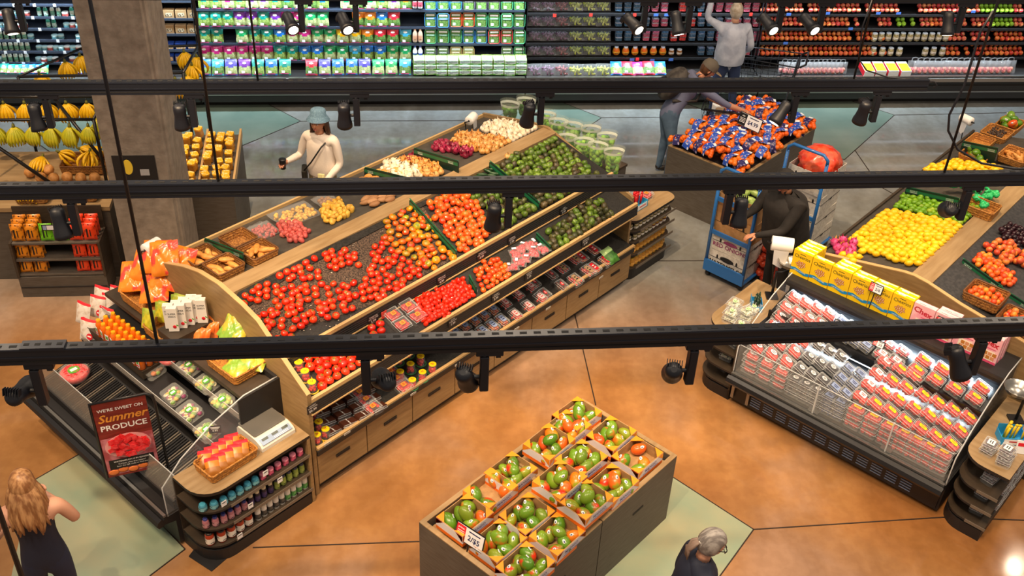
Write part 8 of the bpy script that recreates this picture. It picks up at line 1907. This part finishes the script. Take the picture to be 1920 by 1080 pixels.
# 3. person with backpack bending to the oranges
p0 = at(1298, 325, 0.0); SHB = M('shirt_slate', '6a6f8a', .8)
p0 = at(1238, 322, 0.05)
t, X, tor = person('person in a cap and slate shirt with a backpack bending over the oranges', (p0.x, p0.y, 0), -pi / 2 + .10, 1.78, SHB, JEA2, M('shoe_dark', '2e2a28', .6), SKIN2, lean=.62, er=(.22, .66, 1.10), wr=(.18, .90, 1.00), el=(-.22, .50, 1.02), wl=(-.14, .66, .96), head_pitch=.25, sleeve=.45, hairf=cap_hair(HBR), bulk=1.1, legs=[((-.11, .03, .50), (-.12, .0, .09)), ((.11, .08, .50), (.12, .06, .09))])
OLV = M('cap_olive', '5a5248', .8)
mb = MB(); mb.lathe([(.096, -.01), (.094, .03), (.075, .08), (.03, .105), (0, .108)], OLV, 18, (0, -.005, .03), X, sy=1.15, cap=False); mb.prism([(-.06, .08), (.06, .08), (.05, .175), (0, .19), (-.05, .175)], .028, .036, M('cap_brim', 'a08a68', .8), 'Z', X); obj('cap', mb, t)
BPK = M('backpack_grey', '4a4540', .8, noise=(12, (.4, .6)), ncol='2e2a28')
Xb = TR(*tor(0, -.20, 1.22)) @ RX(-.62); mb = MB(); mb.ell((0, 0, 0), (.17, .13, .24), BPK, 16, 10, Xb); mb.ell((0, -.10, -.08), (.12, .06, .12), BLK2, 12, 8, Xb); mb.tube([tuple(Xb @ Vector((.10, .10, .18))), tor(.12, .10, 1.42), tor(.14, .13, 1.25), tuple(Xb @ Vector((.12, .10, -.15)))], .02, BPK, 6); mb.tube([tuple(Xb @ Vector((-.10, .10, .18))), tor(-.12, .10, 1.42), tor(-.14, .13, 1.25), tuple(Xb @ Vector((-.12, .10, -.15)))], .02, BPK, 6); obj('backpack', mb, t)
# 4. worker in black behind the hand truck
BLC = M('hoodie_black', '262220', .85, noise=(8, (.4, .6)), ncol='1a1716')
p0 = at(1498, 322, 1.70)
t, X, tor = person('person in a black hooded jacket unloading cartons from the hand truck', (p0.x, p0.y, 0), pi / 2 + .45, 1.72, BLC, M('trousers_black', '1a1818', .8), M('shoe_black', '121212', .6), SKIN2, er=(.24, .26, 1.16), wr=(.16, .50, 1.12), el=(-.24, .26, 1.14), wl=(-.14, .50, 1.10), lean=.2, head_pitch=.35, hairf=cap_hair(BLC), bulk=1.4, shw=.23, coat=(.27, .85, .80))
mb = MB(); mb.ell((0, -.02, .02), (.10, .112, .130), BLC, 18, 12, X, fn=lambda a, tt: 1.0 if sin(a) < .55 or tt > .3 else .72); obj('hood', mb, t)
# 5. woman with long blonde hair, bottom left
NAV = M('top_navy', '1c2236', .7); p0 = at(42, 912, 1.63)
t, X, tor = person('person with long blonde hair in a navy tank top at the bottom left', (p0.x, p0.y, 0), .35, 1.70, NAV, M('leggings_navy', '1e2740', .7), M('shoe_grey', '8a8a8a', .6), SKIN, er=(.27, .03, 1.20), wr=(.10, .14, 1.38), el=(-.33, -.02, 1.16), wl=(-.22, .20, 1.10), sleeve=0.0, head_pitch=.1, hairf=long_hair(HBL, .40, spread=.55, fullness=2, seed=3))
# 6. grey haired woman at the bottom
p0 = at(1308, 1012, 1.58)
def bun(t, X):
    mb = MB(); mb.ell((0, -.012, .018), (.090, .106, .118), HGR, 20, 14, X, fn=lambda a, tt: 1.0 if sin(a) < .35 or tt > .35 else .76)
    rr = random.Random(2)
    for i in range(9): mb.tube([(rr.uniform(-.02, .02), -.10, .01), (rr.uniform(-.03, .03), -.135, -.03), (rr.uniform(-.035, .035), -.14, -.10), (rr.uniform(-.03, .03), -.12, -.17)], [.010, .013, .013, .005], M('hair_ponytail', '8a7466', .5), 6, X)
    obj('hair', mb, t)
    mb = MB()
    for i in range(11):
        a = pi * 1.22 + i * .052 * pi; mb.ell((cos(a) * .07, sin(a) * .112 - .004, -.0 + .012 * sin(i)), .0075, M('pearl', 'ece6dc', .3), 7, 5, X)
    obj('hair_clip', mb, t)
    mb = MB()
    for sx in (-1, 1): mb.tube([(sx * .078, .0, .012), (sx * .07, .085, .014), (sx * .055, .10, .014), (sx * .012, .105, .014), (sx * .012, .103, -.014), (sx * .055, .098, -.014), (sx * .06, .098, .010)], .0035, BLK, 5, X)
    obj('glasses', mb, t)
person('person with grey hair in a ponytail, glasses and navy top at the bottom', (p0.x, p0.y, 0), -pi / 2 + .45 - .3, 1.62, NAV, M('trousers_navy', '20263a', .8), M('shoe_white', 'd8d8d8', .6), SKIN, lean=.12, head_pitch=.3, hairf=bun, bulk=1.0, coat=(.19, .8, .95))
# wire shopping cart between the bin and the wall
def cart(label, loc, rz, seat=True):
    t = thing('shopping_cart', label, 'shopping cart', loc, rz); WR = M('cart_wire_dark', '26262a', .35, metal=.5)
    mb = MB()
    lo = [(-.22, -.38), (.22, -.38), (.17, .40), (-.17, .40)]; hi = [(-.28, -.45), (.28, -.45), (.22, .48), (-.22, .48)]
    def P(f, k, g): a = lerp((*lo[k], .62), (*hi[k], .98), g); b = lerp((*lo[(k + 1) % 4], .62), (*hi[(k + 1) % 4], .98), g); return lerp(a, b, f)
    for k in range(4):
        n = 9 if k % 2 else 6
        for i in range(n + 1): mb.tube([P(i / n, k, 0), P(i / n, k, 1)], .003, WR, 4)
        for g in (0, .33, .66, 1): mb.tube([P(0, k, g), P(1, k, g)], .004 if g < 1 else .009, WR, 5)
    for i in range(8): mb.tube([lerp((*lo[0], .62), (*lo[3], .62), i / 7), lerp((*lo[1], .62), (*lo[2], .62), i / 7)], .003, WR, 4)
    obj('wire_basket', mb, t)
    mb = MB(); mb.tube([(-.26, -.46, .98), (-.24, -.54, 1.03), (.24, -.54, 1.03), (.26, -.46, .98)], .014, BLK, 7); obj('handle', mb, t)
    mb = MB()
    for sx in (-.2, .2): mb.tube([(sx, -.42, .95), (sx, -.35, .2), (sx, .38, .16)], .012, WR, 6)
    mb.tube([(-.2, .38, .16), (.2, .38, .16)], .012, WR, 6); obj('undercarriage', mb, t)
    for sx in (-.2, .2):
        for y in (-.33, .36): mb = MB(); mb.lathe([(.01, -.015), (.055, -.015), (.055, .015), (.01, .015)], BLK, 14, (0, 0, 0), TR(sx, y, .06) @ RY(pi / 2)); mb.box((sx, y, .13), (.03, .03, .08), WR); obj('wheel', mb, t)
    return t
p0 = at(1352, 232, .6); ct = cart('wire shopping cart with groceries behind the person with the backpack', (p0.x, p0.y, 0), -.2)
for i, (x, y, m, lab) in enumerate([(.0, .1, LBT, 'tan bread loaf bag lying in the wire cart'), (.05, -.15, LBB, 'blue package lying in the wire cart'), (-.06, .28, LBW, 'white package at the front of the wire cart')]):
    q = basis(ct) @ Vector((x, y, .66)); one('grocery_package', MB().box((0, 0, .05), (.2, .14, .1), m, None, .03), lab, 'package', q, .3 * i)
p0 = at(1428, 108, .95); cart('dark shopping cart right of the person in the white shirt', (p0.x + .1, p0.y, 0), 1.3)
